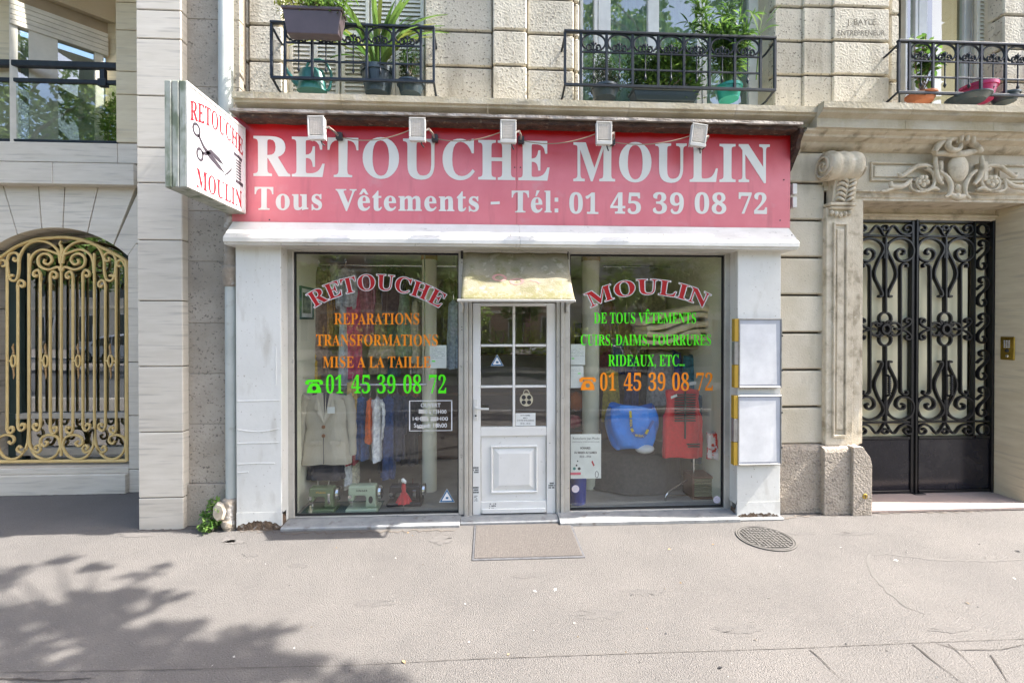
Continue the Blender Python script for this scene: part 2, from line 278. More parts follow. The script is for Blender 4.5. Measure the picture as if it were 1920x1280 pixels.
GLY = json.loads('{"R":[473,[[15,0,15,17,45,22,62,32,72,50,75,81,75,379,71,406,62,424,44,434,16,439,16,455,217,455,264,453,305,448,339,439,367,426,395,403,412,372,417,334,411,296,392,265,360,241,315,224,432,50,452,26,463,19,478,17,480,0,338,0,201,212,182,212,182,81,185,50,194,32,212,22,242,17,242,0],[182,234,203,234,249,240,280,258,298,290,304,336,295,389,268,421,224,431,202,429,190,422,184,409,182,385]]],"E":[442,[[14,0,14,17,44,20,62,30,72,48,75,78,75,369,72,405,62,425,44,435,16,439,16,455,399,455,399,320,383,320,369,373,340,406,312,420,276,428,232,430,200,428,191,424,186,417,183,388,183,246,193,246,232,252,259,269,277,300,288,345,304,345,304,118,287,118,282,154,273,181,259,201,241,213,216,220,185,222,183,67,185,47,192,35,206,29,230,28,276,30,313,39,345,53,371,75,393,105,411,143,430,143,402,0]]],"T":[423,[[92,0,92,17,123,21,142,31,152,50,156,81,156,433,149,433,102,426,65,403,41,367,29,318,11,318,11,455,410,455,410,317,394,317,381,368,357,404,319,426,269,433,263,81,267,49,276,30,296,21,328,17,328,0]]],"O":[525,[[261,-11,213,-6,169,7,129,29,94,58,66,93,45,134,32,179,28,228,32,276,45,321,66,362,95,397,130,426,170,448,216,462,265,466,313,462,357,448,397,427,431,399,459,364,481,323,494,277,498,228,494,179,481,134,459,93,430,58,395,29,355,7,310,-6],[265,12,306,21,338,47,361,90,375,150,379,228,377,278,371,321,362,358,348,389,324,419,294,437,260,443,219,435,186,409,163,366,150,305,145,228,147,178,153,135,163,98,177,67,201,37,230,18]]],"U":[492,[[248,-13,192,-8,147,6,114,29,91,61,78,103,73,155,73,379,70,406,61,424,43,434,15,439,15,455,240,455,240,439,202,432,192,425,185,415,181,379,181,140,186,88,203,51,232,29,275,22,326,31,363,56,385,99,392,159,392,378,389,406,379,423,360,433,328,439,328,455,474,455,474,439,448,432,433,421,425,404,422,378,422,181,420,133,412,92,398,58,380,32,346,7,302,-8]]],"C":[468,[[257,-11,213,-7,174,3,137,20,105,43,78,71,56,104,39,142,29,184,26,228,30,273,39,314,56,351,79,384,106,412,139,435,176,452,216,462,259,465,292,463,328,454,367,440,388,435,408,443,419,465,437,465,437,308,420,308,403,347,381,380,356,407,313,434,265,443,222,435,187,409,163,365,149,304,144,226,149,153,165,97,192,56,230,32,278,24,318,29,358,45,395,71,428,106,447,89,418,53,384,25,345,5,303,-7]]],"H":[523,[[15,0,15,17,45,22,62,32,72,50,75,81,75,379,71,406,62,424,44,434,16,439,16,455,242,455,242,439,204,432,193,425,187,415,183,400,182,379,182,251,342,251,342,379,337,415,331,425,320,432,282,439,282,455,507,455,507,439,478,434,461,424,452,407,449,379,449,81,452,52,461,33,478,22,507,17,507,0,282,0,282,17,311,21,329,31,339,49,342,81,342,221,182,221,182,81,185,50,194,32,212,22,242,17,242,0]]],"M":[634,[[14,0,14,17,43,22,61,32,72,50,75,79,75,382,74,402,71,416,64,426,53,432,15,439,15,455,185,455,317,142,449,455,617,455,617,439,590,433,573,423,563,405,560,378,560,85,561,61,565,43,571,31,582,23,596,19,617,17,617,0,396,0,396,17,433,25,443,32,450,44,453,61,455,83,455,399,288,0,270,0,105,389,105,80,109,48,120,30,139,20,169,17,169,0]]],"L":[426,[[15,0,15,17,45,22,62,32,72,50,75,81,75,379,71,407,62,425,44,434,16,439,16,455,250,455,250,439,226,437,208,434,196,427,188,416,183,401,182,379,182,83,185,47,191,37,200,31,234,28,278,31,315,40,345,56,370,80,391,112,409,154,427,154,402,0]]],"I":[261,[[13,0,13,17,42,23,61,32,72,49,75,75,75,387,72,412,63,427,45,435,13,439,13,455,244,455,244,439,214,435,196,427,186,412,183,387,183,77,187,44,194,34,206,26,246,17,246,0]]],"N":[494,[[403,-11,107,350,107,79,110,49,119,31,136,21,167,17,167,0,18,0,18,17,39,19,54,23,65,30,71,41,75,57,76,79,76,388,36,433,18,439,18,455,156,455,391,169,391,377,390,399,386,414,379,425,369,431,331,439,331,455,480,455,480,439,450,434,433,425,425,407,422,377,422,-11]]],"P":[418,[[15,0,15,17,45,22,62,32,72,50,75,81,75,379,71,406,62,424,44,434,16,439,16,455,214,455,265,454,306,449,336,440,366,422,390,398,404,367,409,332,404,296,390,266,367,240,334,221,292,209,242,206,182,206,182,81,185,50,194,32,212,22,242,17,242,0],[182,230,201,230,244,235,272,253,287,283,292,329,288,375,275,406,252,425,216,431,199,429,189,424,184,414,182,398]]],"A":[437,[[-9,0,-9,18,9,21,24,30,36,47,49,75,206,466,224,465,384,87,411,34,425,22,443,18,443,0,229,0,229,18,270,25,283,46,273,81,253,132,103,132,79,71,76,59,75,48,87,26,124,18,128,0],[113,161,242,161,177,319]]],"S":[390,[[43,-11,43,158,62,158,75,113,91,77,111,50,149,24,197,15,231,20,257,36,273,60,279,89,265,129,225,160,163,191,127,210,99,231,77,253,56,289,50,332,54,370,67,403,88,429,115,449,148,462,185,466,229,461,282,448,291,446,300,445,313,450,320,466,339,466,339,319,322,319,310,354,293,385,272,410,248,429,222,441,194,445,163,440,140,426,125,406,120,380,124,356,137,336,159,319,189,303,253,273,290,253,317,233,337,211,350,188,357,162,359,133,354,93,339,58,314,29,281,8,240,-6,192,-10,158,-8,126,1,98,9,85,12,75,11,69,7,61,-11]]],"F":[404,[[15,0,15,17,45,23,62,34,72,53,75,84,75,375,71,405,61,423,43,433,14,439,14,455,394,455,394,320,377,320,369,357,355,385,336,406,310,420,275,428,230,431,200,429,191,427,186,421,182,398,182,247,190,247,229,253,256,270,274,301,284,347,302,347,302,118,285,118,274,168,257,200,229,218,189,224,182,224,182,81,183,59,188,43,196,31,210,24,229,19,257,17,257,0]]],"D":[496,[[20,0,20,17,47,21,63,30,71,46,74,75,74,374,71,407,61,426,43,435,15,439,15,455,222,455,278,452,328,441,370,422,405,396,433,364,452,325,464,279,468,228,459,146,430,82,382,36,315,9,228,0],[222,24,262,30,295,47,319,75,333,104,343,139,349,181,351,229,345,303,330,360,305,401,269,425,223,433,202,431,190,423,184,409,182,385,182,72,184,48,190,34,202,27]]],"V":[428,[[212,-13,44,381,22,420,8,432,-14,439,-14,455,211,455,211,439,184,437,166,432,156,423,152,410,161,378,259,143,348,377,355,409,351,423,342,432,324,437,299,439,299,455,442,455,442,439,423,436,408,427,395,411,382,383,230,-13]]],"Q":[525,[[378,-116,327,-111,282,-97,243,-74,212,-42,187,-1,141,21,101,50,70,86,47,129,36,160,30,193,28,228,32,276,45,321,66,362,95,397,130,426,170,448,216,462,265,466,313,462,357,448,397,427,431,399,459,364,481,323,494,277,498,228,493,176,479,128,454,86,430,57,401,34,368,15,330,0,360,-45,398,-72,445,-81,467,-79,492,-73,495,-92,455,-105,416,-113],[265,12,307,21,339,47,362,90,376,150,380,228,378,278,372,321,362,358,348,389,324,419,294,437,260,443,219,435,186,409,163,366,150,305,145,228,147,178,153,135,163,98,178,67,202,37,231,18]]],"G":[508,[[268,-10,222,-7,179,3,141,19,108,42,80,70,57,103,41,141,31,183,28,229,31,274,41,315,57,352,80,385,107,413,139,435,176,452,215,462,257,465,293,463,330,454,369,441,388,436,398,438,406,443,419,465,437,465,437,308,420,308,403,346,382,379,357,406,329,426,299,439,267,443,224,435,189,409,165,366,151,305,146,228,148,178,154,135,165,98,180,67,206,37,238,19,275,13,308,16,328,27,339,45,343,71,343,128,339,154,329,170,309,179,275,182,275,198,500,198,500,182,473,179,457,171,449,155,446,128,446,29,402,12,357,0,313,-8]]],"B":[443,[[16,0,16,17,45,22,62,32,72,51,75,82,75,369,73,394,69,412,62,425,51,433,36,437,15,439,15,455,220,455,284,451,333,439,368,418,389,388,396,351,389,313,369,283,335,261,287,247,344,231,385,206,410,173,418,132,413,93,397,61,371,35,335,15,291,4,238,0],[182,252,188,252,234,257,263,272,279,301,285,345,281,385,269,412,248,428,216,434,198,432,188,425,183,412,182,391],[222,24,259,30,283,49,296,81,301,128,295,176,277,208,245,225,197,231,182,231,182,65,184,46,190,33,202,26]]],"J":[330,[[109,-65,78,-62,51,-54,29,-40,11,-22,0,-1,-3,23,0,44,11,61,26,71,44,75,64,71,79,62,89,47,93,28,91,13,85,-1,77,-19,84,-35,105,-40,126,-36,139,-25,145,-6,148,21,148,367,146,391,142,409,135,422,122,430,104,435,79,439,79,455,314,455,314,439,292,436,277,431,266,423,260,411,255,367,255,89,249,33,232,-10,202,-41,162,-59]]],"Y":[426,[[101,0,101,17,131,22,148,32,157,50,161,81,161,179,46,387,29,414,14,429,1,435,-13,438,-13,455,207,455,207,438,195,438,179,436,167,432,158,425,156,416,164,392,248,226,333,366,345,389,349,408,336,430,298,438,295,455,439,455,439,438,423,434,409,424,383,392,268,203,268,81,271,50,280,32,298,22,328,17,328,0]]],"X":[471,[[11,0,11,17,53,30,90,66,193,208,78,386,47,425,33,435,16,439,14,455,244,455,244,439,229,439,200,433,190,415,193,404,201,388,265,289,322,373,335,396,339,414,328,432,293,439,293,455,458,455,458,439,427,435,403,423,380,403,357,373,281,265,413,57,436,28,448,20,461,17,464,0,238,0,238,17,278,23,290,41,286,57,275,79,210,183,138,81,128,62,124,45,137,24,174,17,174,0]]],"t":[228,[[124,-9,89,-4,66,10,53,36,48,71,48,279,20,279,20,300,88,369,112,398,129,424,144,424,144,310,208,310,208,279,144,279,144,82,146,64,149,51,157,43,168,40,189,49,206,75,222,66,198,24,165,-1]]],"o":[336,[[169,-10,127,-5,90,11,60,37,38,70,24,110,19,154,24,199,38,239,60,272,90,297,127,313,168,318,209,313,245,298,275,273,298,240,312,200,317,154,312,108,298,69,275,36,245,11,210,-5],[169,11,193,18,209,39,214,56,217,81,220,154,218,206,214,245,208,271,192,292,169,299,144,292,128,271,122,245,118,206,117,154,120,82,123,56,128,39,144,18]]],"u":[375,[[131,-10,91,-3,65,17,51,51,46,97,46,248,44,268,39,282,29,291,11,294,11,310,142,310,142,74,144,58,151,46,162,38,177,36,205,43,228,66,228,248,226,269,221,283,209,291,189,294,189,310,324,310,324,70,326,51,331,39,342,33,360,30,360,13,321,10,277,3,228,-10,228,40,209,19,186,3,160,-7]]],"s":[288,[[151,-10,122,-6,87,6,73,9,60,4,51,-9,36,-9,36,105,53,105,66,68,87,39,112,21,140,15,162,18,179,27,189,40,192,58,183,84,156,105,107,130,76,148,54,169,41,193,37,220,44,259,65,291,98,312,141,319,166,316,199,308,206,306,213,305,223,308,230,319,244,319,244,222,228,222,215,254,196,277,174,291,149,296,130,294,116,286,108,274,105,259,107,244,115,232,128,222,146,212,191,189,221,172,241,151,253,127,257,95,250,51,228,18,194,-3]]],"v":[306,[[142,-10,38,248,22,281,12,290,-3,293,-3,310,164,310,164,294,156,294,136,290,129,276,130,268,185,122,236,253,241,272,232,289,203,294,203,310,305,310,305,295,289,289,278,279,260,243,160,-10]]],"e":[301,[[154,-10,117,-5,85,10,58,35,37,69,24,109,19,157,24,201,38,240,59,273,87,298,120,313,157,318,209,309,249,280,268,251,279,216,283,173,283,166,117,166,127,97,154,56,199,42,237,53,270,86,285,73,258,36,228,11,193,-5],[116,192,201,192,201,215,199,252,193,277,181,292,161,297,136,286,121,255,116,203]]],"m":[554,[[18,0,18,16,35,19,45,26,51,37,52,56,52,253,51,271,46,284,36,291,19,294,19,310,146,310,146,265,173,294,204,312,237,318,277,312,305,293,320,261,348,293,381,312,418,318,465,306,494,271,504,212,504,56,505,38,510,26,520,19,536,16,536,0,377,0,377,16,393,19,403,26,408,38,410,56,410,217,408,241,404,258,394,268,377,271,349,263,324,237,324,56,326,38,331,26,340,19,356,16,356,0,199,0,199,16,215,19,225,26,230,38,232,56,232,217,230,241,226,258,216,268,199,271,170,262,146,235,146,56,148,38,152,27,162,19,177,16,177,0]]],"n":[381,[[18,0,18,16,35,19,45,26,51,37,52,56,52,253,51,271,46,284,36,291,19,294,19,310,148,310,148,267,175,296,207,313,243,318,292,306,321,271,330,212,330,56,332,38,337,26,347,19,363,16,363,0,202,0,202,16,228,26,235,56,235,217,234,241,229,258,219,268,203,271,173,262,148,235,148,56,149,38,154,26,164,19,180,16,180,0]]],"l":[199,[[18,0,18,16,35,19,45,26,51,37,52,56,52,398,51,417,47,429,38,436,20,439,20,455,148,455,148,56,150,38,154,26,164,19,180,16,180,0]]],"r":[287,[[18,0,18,16,35,19,45,26,51,37,52,56,52,252,51,273,46,285,37,291,20,293,21,310,146,310,146,252,165,280,187,301,210,314,233,318,258,315,275,304,286,287,289,266,287,248,278,234,265,225,248,222,233,224,222,231,207,250,199,257,189,260,175,255,162,241,152,220,149,192,149,56,152,37,159,25,173,19,197,16,197,0]]],"d":[370,[[140,-10,107,-5,78,10,53,35,35,66,23,104,19,147,24,196,36,237,55,272,81,297,112,313,146,318,189,309,223,280,223,401,220,419,212,430,198,437,176,439,176,455,319,455,319,75,320,54,325,41,335,32,353,28,353,11,315,8,271,1,223,-10,223,39,188,2],[171,28,187,31,202,41,215,56,223,76,223,242,217,257,206,270,191,278,174,281,147,273,130,250,121,210,118,153,120,98,130,58,146,36]]],"0":[375,[[188,-7,150,-3,118,7,91,24,69,48,51,76,39,111,30,150,25,193,23,241,25,289,30,332,39,371,60,420,91,456,118,473,150,483,189,486,242,479,283,456,305,433,322,405,336,370,345,331,351,288,353,240,351,193,345,150,336,110,322,76,305,47,283,24,241,1],[188,37,219,50,237,91,242,120,246,155,248,195,248,240,247,300,243,349,237,390,219,429,189,443,157,429,139,390,132,349,128,300,127,240,128,195,130,155,134,120,139,91,157,50]]],"1":[375,[[65,0,65,36,120,36,135,38,146,45,152,58,154,79,154,416,108,365,87,351,67,346,52,349,40,359,31,375,28,396,74,412,101,426,132,447,179,482,254,482,254,79,256,61,261,47,271,38,288,36,343,36,343,0]]],"2":[375,[[24,0,24,69,123,171,160,210,187,245,206,277,218,307,224,338,226,371,223,405,212,427,196,441,174,445,145,438,126,416,116,380,112,329,77,333,50,344,32,365,26,396,30,419,43,441,63,459,92,474,129,483,174,486,220,483,258,473,288,456,318,421,328,375,326,352,319,329,308,306,291,281,238,220,154,138,87,74,244,74,263,77,279,86,292,101,300,120,305,141,345,141,341,0]]],"3":[375,[[163,-7,117,-4,81,5,53,18,34,35,23,54,19,74,23,96,36,113,54,123,76,126,82,89,99,62,125,46,158,40,180,42,199,49,216,61,230,79,238,105,241,139,234,174,214,202,181,221,137,227,95,227,95,269,140,269,178,275,204,296,220,327,225,367,221,400,211,424,193,440,169,445,148,441,133,430,122,413,116,391,111,341,75,345,47,356,30,374,24,401,34,434,62,461,91,475,128,483,173,486,217,483,255,474,286,458,317,423,328,377,320,335,298,301,265,275,225,256,252,249,279,238,305,222,326,201,340,174,345,138,341,101,329,70,312,44,288,25,261,10,230,1,197,-5]]],"4":[375,[[121,0,121,36,140,36,161,38,179,44,191,58,195,84,195,125,9,125,9,166,199,480,293,480,293,169,363,169,363,125,293,125,293,84,297,58,309,44,327,38,348,36,357,36,357,0],[56,169,195,169,195,287,196,351,199,416,189,394,174,366,158,338,146,319]]],"5":[375,[[165,-7,119,-4,84,5,58,18,40,35,30,54,27,75,31,95,42,109,59,118,81,121,82,102,88,83,97,66,111,52,130,43,154,40,176,43,195,50,212,63,226,83,234,111,237,148,231,192,213,223,184,241,146,247,103,243,71,235,40,247,62,480,316,480,319,357,281,357,275,380,267,399,258,404,244,406,105,406,94,281,126,288,168,291,216,287,258,276,293,256,319,228,335,192,340,148,336,108,324,75,306,48,282,27,255,12,226,1,195,-5]]],"6":[375,[[197,-7,150,-1,109,18,76,49,51,93,39,130,33,173,30,222,32,258,35,293,42,325,57,370,77,409,104,441,137,466,176,481,222,486,261,484,291,476,313,464,329,449,338,431,340,412,336,393,322,376,298,364,260,360,256,400,251,419,243,434,232,443,216,447,180,435,152,401,139,366,130,322,125,269,161,286,186,292,218,294,256,290,288,278,315,258,336,230,348,196,352,155,348,110,334,71,313,38,282,13,244,-2],[199,38,222,44,239,64,251,98,255,148,250,196,238,228,219,247,193,253,174,251,154,243,137,232,125,221,128,162,135,116,147,81,170,48]]],"7":[375,[[111,0,289,406,113,406,86,398,74,372,70,338,30,338,33,480,353,480,353,447,168,0]]],"8":[375,[[183,-7,132,-2,91,11,60,31,38,57,25,88,20,122,27,162,47,193,79,219,119,242,83,267,57,296,41,327,36,364,39,395,50,423,70,449,99,469,140,482,191,486,235,483,271,471,299,453,325,415,334,369,328,333,310,305,281,282,244,260,280,240,309,220,330,199,349,166,355,127,350,88,335,55,310,29,276,9,234,-3],[203,283,224,298,239,317,247,340,250,370,248,389,243,407,234,423,222,436,206,444,187,447,163,442,145,426,134,402,130,372,135,341,149,318,172,300],[187,32,218,37,241,55,257,82,262,116,256,146,239,170,208,192,164,216,143,199,126,178,115,152,111,120,116,84,132,56,156,38]]],"9":[375,[[152,-7,116,-4,88,4,67,17,53,33,45,51,42,69,44,83,50,94,61,102,75,107,87,80,103,56,126,41,156,36,188,43,213,67,232,106,244,160,251,230,234,212,212,198,186,188,155,185,119,189,87,201,60,220,40,248,28,282,24,324,28,369,42,409,64,441,95,466,133,481,177,486,223,480,264,463,298,433,323,390,335,353,343,310,345,261,344,225,340,190,334,157,321,111,301,72,274,39,241,14,200,-2],[184,233,206,236,224,245,239,260,251,278,248,330,242,372,231,403,209,432,181,441,156,434,137,413,125,377,121,328,128,275,149,244]]]}')
# ================================================================ ground
YU, YG, YS, YW, YP, YB = 4.33, 4.20, 4.08, 4.20, 4.05, 4.13     # upper wall, ground floor wall, sign, shop windows, pilasters, balcony fronts
def asphalt():
    m = mat('pavement_asphalt', (.172, .159, .147), (.142, .132, .123), 1.6, .85, bump=1.3, bscale=130, bd=.012, spots=((.09, .082, .075), 130, .55, .66, .6), spots2=((.34, .32, .30), 140, .625, .69, .75))
    nt = m.node_tree; N = nt.nodes; L = nt.links; p = N['Principled BSDF']
    src = p.inputs['Base Color'].links[0].from_socket
    tc = N.new('ShaderNodeTexCoord'); n = N.new('ShaderNodeTexNoise'); n.inputs['Scale'].default_value = .55; n.inputs['Detail'].default_value = 8; L.new(tc.outputs['Object'], n.inputs[0])
    r = N.new('ShaderNodeMapRange'); r.inputs[1].default_value = .5; r.inputs[2].default_value = .72; r.inputs[4].default_value = .4; L.new(n.outputs[0], r.inputs[0])
    mx = N.new('ShaderNodeMixRGB'); mx.inputs[2].default_value = (.105, .10, .096, 1); L.new(r.outputs[0], mx.inputs[0]); L.new(src, mx.inputs[1]); L.new(mx.outputs[0], p.inputs['Base Color'])
    return m
M_asph = asphalt()
M_road = mat('road_asphalt', (.06, .06, .062), (.045, .045, .047), 3, .8, bump=.4, bscale=200, spots=((.16, .16, .16), 300, .66, .72, .6))
M_kerb = mat('granite_kerb', (.36, .35, .33), (.28, .27, .26), 30, .8)
M_earth = mat('bare_ground', (.20, .17, .13), (.14, .12, .09), 2, .95)
struct(MB().box(-45, 45, -1.0, 6.0, -.35, 0).build('pavement', M_asph))
struct(MB().box(-45, 45, -1.2, -1.0, -.35, -.002, .01).build('kerb', M_kerb))
struct(MB().box(-45, 45, -15.2, -1.2, -.4, -.13).build('road', M_road))
struct(MB().box(-45, 45, -11.6, -8.4, -.35, -.005, .01).build('median_strip', M_asph))
struct(MB().box(-45, 45, -15.4, -15.2, -.35, -.002, .01).build('kerb', M_kerb))
struct(MB().box(-45, 45, -25, -15.4, -.35, 0).build('pavement', M_asph))
struct(MB().add([(-180, -180, -.45), (180, -180, -.45), (180, 180, -.45), (-180, 180, -.45)], [(0, 1, 2, 3)]).build('ground', M_earth, recalc=False))
# long joint and cracks of the pavement, thin dark strips lying on it
pav = bpy.data.objects['pavement']
M_crack = mat('crack_tar', (.06, .052, .046), rough=.95)
def strip(pts, w, name='crack', m=M_crack, z=.004, jitter=.25):
    pts = [g(*p) for p in pts]; q = []
    for a, b in zip(pts, pts[1:]):
        n = max(2, int((b - a).length / .03))
        for i in range(n): q.append(a.lerp(b, i / n))
    q.append(pts[-1]); v = []; f = []
    for i, p in enumerate(q):
        t = (q[min(i + 1, len(q) - 1)] - q[max(i - 1, 0)]).normalized(); nn = Vector((-t.y, t.x, 0))
        ww = w * (.5 + random.random() * .7); ee = min(1, (len(q) - 1 - i) / 6 + .15)
        o_ = nn * (random.random() - .5) * w * 2 * jitter * 2
        v += [tuple(p + o_ + nn * ww * ee + Vector((0, 0, z))), tuple(p + o_ - nn * ww * ee + Vector((0, 0, z)))]
    f = [(2 * i, 2 * i + 1, 2 * i + 3, 2 * i + 2) for i in range(len(q) - 1)]
    return MB().add(v, f).build(name, m, pav, recalc=False)
strip([(-60, 1262), (350, 1255), (640, 1248), (900, 1235), (1250, 1223), (1500, 1215), (1700, 1206), (1990, 1195)], .0020, 'joint', mat('joint_dust', (.10, .09, .08), rough=.95))
strip([(1518, 1218), (1538, 1235), (1560, 1258), (1590, 1282)], .004)
strip([(1712, 1208), (1745, 1235), (1780, 1262), (1808, 1284)], .006)
strip([(1778, 1207), (1805, 1230), (1832, 1258)], .0045)
strip([(1858, 1228), (1875, 1255), (1893, 1282)], .005)
strip([(1755, 1206), (1800, 1219), (1880, 1218), (1930, 1206)], .0025)
strip([(0, 1272), (90, 1276), (180, 1271)], .006)
M_skid = mat('faint_tyre_mark', (.125, .117, .108), rough=.9)
strip([(1990, 1046), (1840, 1052), (1740, 1048), (1660, 1038), (1632, 1040), (1626, 1052), (1640, 1082), (1668, 1112), (1700, 1138), (1735, 1152)], .012, 'scuff_mark', M_skid, .002)
M_dirt = mat('wall_foot_dirt', (.115, .10, .085), (.15, .13, .11), 40, .95)
for pts in ([(262, 993), (310, 993), (356, 991)], [(357, 990), (400, 990), (441, 990)], [(442, 995), (480, 996), (528, 999)], [(527, 1000), (700, 997), (860, 993)], [(1060, 984), (1220, 980), (1385, 976)], [(1467, 972), (1500, 967), (1545, 964)], [(1546, 966), (1600, 964), (1640, 962)], [(1640, 962), (1760, 960), (1935, 954)], [(0, 927), (120, 927), (256, 925)]): strip(pts, .014, 'dirt_line', M_dirt, .0035, .9)
# damp stain and patches of tar by the shop's foot
M_stain = mat('tar_patch', (.11, .10, .095), (.16, .15, .14), 20, .7)
def patch(px, py, rx, ry, seed, m=M_stain, z=.0025):
    rr = random.Random(seed); c = g(px, py); v = [tuple(c + Vector((0, 0, z)))]
    n = 26
    for k in range(n):
        a = 2 * pi * k / n; q = g(px + rx * cos(a) * (.55 + .6 * rr.random()), py + ry * sin(a) * (.55 + .6 * rr.random())); v.append((q.x, q.y, z))
    return MB().add(v, [(0, 1 + k, 1 + (k + 1) % n) for k in range(n)]).build('stain', m, pav, recalc=False)
patch(428, 1012, 16, 8, 1); patch(440, 1016, 22, 4, 2)
M_stain2 = mat('faint_damp_patch', (.115, .107, .10), (.138, .128, .12), 20, .85)
patch(830, 1012, 24, 9, 4, M_stain2)
patch(255, 1003, 35, 5, 5, M_stain2)
for k, (px, py, rx, ry) in enumerate(((1120, 1150, 60, 10), (1210, 1110, 45, 7), (560, 1060, 22, 5), (1500, 1000, 30, 3), (700, 1130, 38, 8), (1380, 1180, 50, 9), (980, 1080, 25, 4), (1600, 1000, 40, 4), (1780, 1180, 40, 7), (470, 1040, 20, 4))): patch(px, py, rx, ry, 30 + k, mat('old_stain', (.118, .110, .103), (.142, .132, .123), 40, .9, bump=1.0, bscale=150, bd=.01), .0012 + .0001 * k)
# scraps of dry leaf and gum on the pavement
M_scrap = mat('dry_leaf', (.35, .24, .12), rough=.8); M_gum = mat('pale_scrap', (.6, .58, .54), rough=.8)
for i, (px, py, mm) in enumerate([(1337, 1021, M_scrap), (1814, 1131, M_scrap), (1350, 1252, M_dark), (1276, 1093, M_scrap), (1255, 1030, M_scrap), (757, 1241, M_scrap), (697, 1048, M_gum), (1003, 1109, M_gum), (1041, 1106, M_gum), (1442, 1121, M_gum), (1902, 1085, M_gum), (1680, 1051, M_gum), (1700, 1035, M_gum), (1577, 1027, M_gum), (1908, 1034, M_dark), (765, 999, M_scrap)] + [(random.Random(k).uniform(380, 1900), random.Random(k + 500).uniform(1000, 1275), (M_gum, M_scrap, M_dark, M_gum)[k % 4]) for k in range(46)]):
    c = g(px, py); a = i * 1.7; s = (.011 + .004 * (i % 3)) * (1 if i < 16 else .45)
    v = [(c.x + s * cos(a), c.y + s * sin(a), .004), (c.x + s * .5 * cos(a + 1.5), c.y + s * .5 * sin(a + 1.5), .009), (c.x - s * cos(a), c.y - s * sin(a), .004), (c.x + s * .5 * cos(a - 1.5), c.y + s * .5 * sin(a - 1.5), .004)]
    MB().add(v, [(0, 1, 2), (0, 2, 3)]).build('litter_scrap', mm, pav, recalc=False)

# ================================================================ apartment building (middle and right)
apt = thing('apartment_building', 'pale limestone apartment building with balconies above the red shop', 'building', (0, YU, 0))
def stones(parent, m, px0, px1, zs, Y, depth=.16, gap=.003, c=.012, gz=.009):
    x0, x1 = PX(px0, Y), PX(px1, Y)
    for z0, z1 in zip(zs, zs[1:]):
        MB().box(x0 + gap / 2, x1 - gap / 2, Y, Y + depth, z0 + gz, z1 - gz, c).build('stone_block', m, parent)
def wallback(parent, x0, x1, z0, z1, Y, t=.12, m=M_joint): return MB().box(x0, x1, Y, Y + t, z0, z1).build('wall', m, parent)
zc = [3.60, 3.887, 4.22, 4.553, 4.887, 5.22, 5.55]
LB = YU + .03
x_le = PX(447, YU); xw1a, xw1b = PX(531, YU), PX(797, YU); xw2a, xw2b = PX(1086, YU), PX(1450, YU); xw3a, xw3b = PX(1684, YU), PX(1876, YU)
for a, b in ((x_le, xw1a), (xw1b, xw2a), (xw2b, xw3a), (xw3b, 7.6)):
    wallback(apt, a + .012, b - .012, 3.5, 5.6, LB + .06)
stones(apt, M_lime, 447, 467, zc, YU + .02); stones(apt, M_lime, 468, 531, zc, YU)
stones(apt, M_lime, 797, 923, zc, YU); stones(apt, M_lime, 924, 988, [z + .006 for z in zc], YU - .035); stones(apt, M_lime, 989, 1076, zc, YU)
stones(apt, M_lime, 1077, 1086, zc, YU + .035, gap=.004)
stones(apt, M_lime, 1450, 1503, [z + .01 for z in zc], YU); stones(apt, M_lime, 1504, 1559, [z + .01 for z in zc], YU - .02); stones(apt, M_lime, 1560, 1666, [z + .01 for z in zc], YU - .04)
stones(apt, M_lime, 1667, 1684, zc, YU + .03, gap=.004); stones(apt, M_lime, 1878, 1960, zc, YU - .02); stones(apt, M_lime, 1961, 2060, zc, YU - .04)
# window reveals (stone)
for xa, s in ((xw1a, 1), (xw1b, -1), (xw2a, 1), (xw2b, -1), (xw3a, 1), (xw3b, -1)):
    MB().box(xa - s * .02, xa + s * .0, YU + .1, YU + .45, 3.6, 5.6).build('window_reveal', M_lime2, apt)
# inscription
def cornice(px0, px1, prof, Y0, name='cornice', m=M_corn, joints=()):
    xs = [PX(p, Y0) for p in [px0] + list(joints) + [px1]]
    for a, b in zip(xs, xs[1:]):
        MB().prism(prof, a + .0015, b - .0015, 'x').build(name, m, apt, smooth=30)
YC = 3.95
prof1 = [(YU + .02, 3.752), (YC, 3.745), (YC, 3.692), (YC + .02, 3.684), (YC + .025, 3.668), (YC + .06, 3.655), (YC + .10, 3.632), (YC + .115, 3.605), (YC + .16, 3.60), (YU + .02, 3.60)]
cornice(437, 1543, prof1, YC, joints=(640, 915, 1180, 1380))
YD = 3.87
prof2 = [(YU + .02, 3.765), (YD, 3.757), (YD, 3.70), (YD + .02, 3.69), (YD + .03, 3.672), (YD + .07, 3.655), (YD + .085, 3.645), (YD + .085, 3.565), (YU, 3.565)]
cornice(1543, 2040, prof2, YD, joints=(1712, 1880))
prof3 = [(YU, 3.566), (YD + .11, 3.566), (YD + .12, 3.548), (YD + .16, 3.535), (YD + .165, 3.515), (YD + .24, 3.495), (YD + .25, 3.475), (YD + .28, 3.455), (YG, 3.44), (YU, 3.44)]
cornice(1512, 2040, prof3, YD + .11, 'cornice_moulding', M_carve, joints=(1640, 1840))
prof4 = [(YU, 3.605), (YC + .14, 3.605), (YC + .14, 3.58), (YC + .18, 3.56), (YC + .19, 3.50), (YG, 3.40), (YU, 3.40)]
cornice(1466, 1512, prof4, YC + .14, 'cornice_moulding', M_carve)
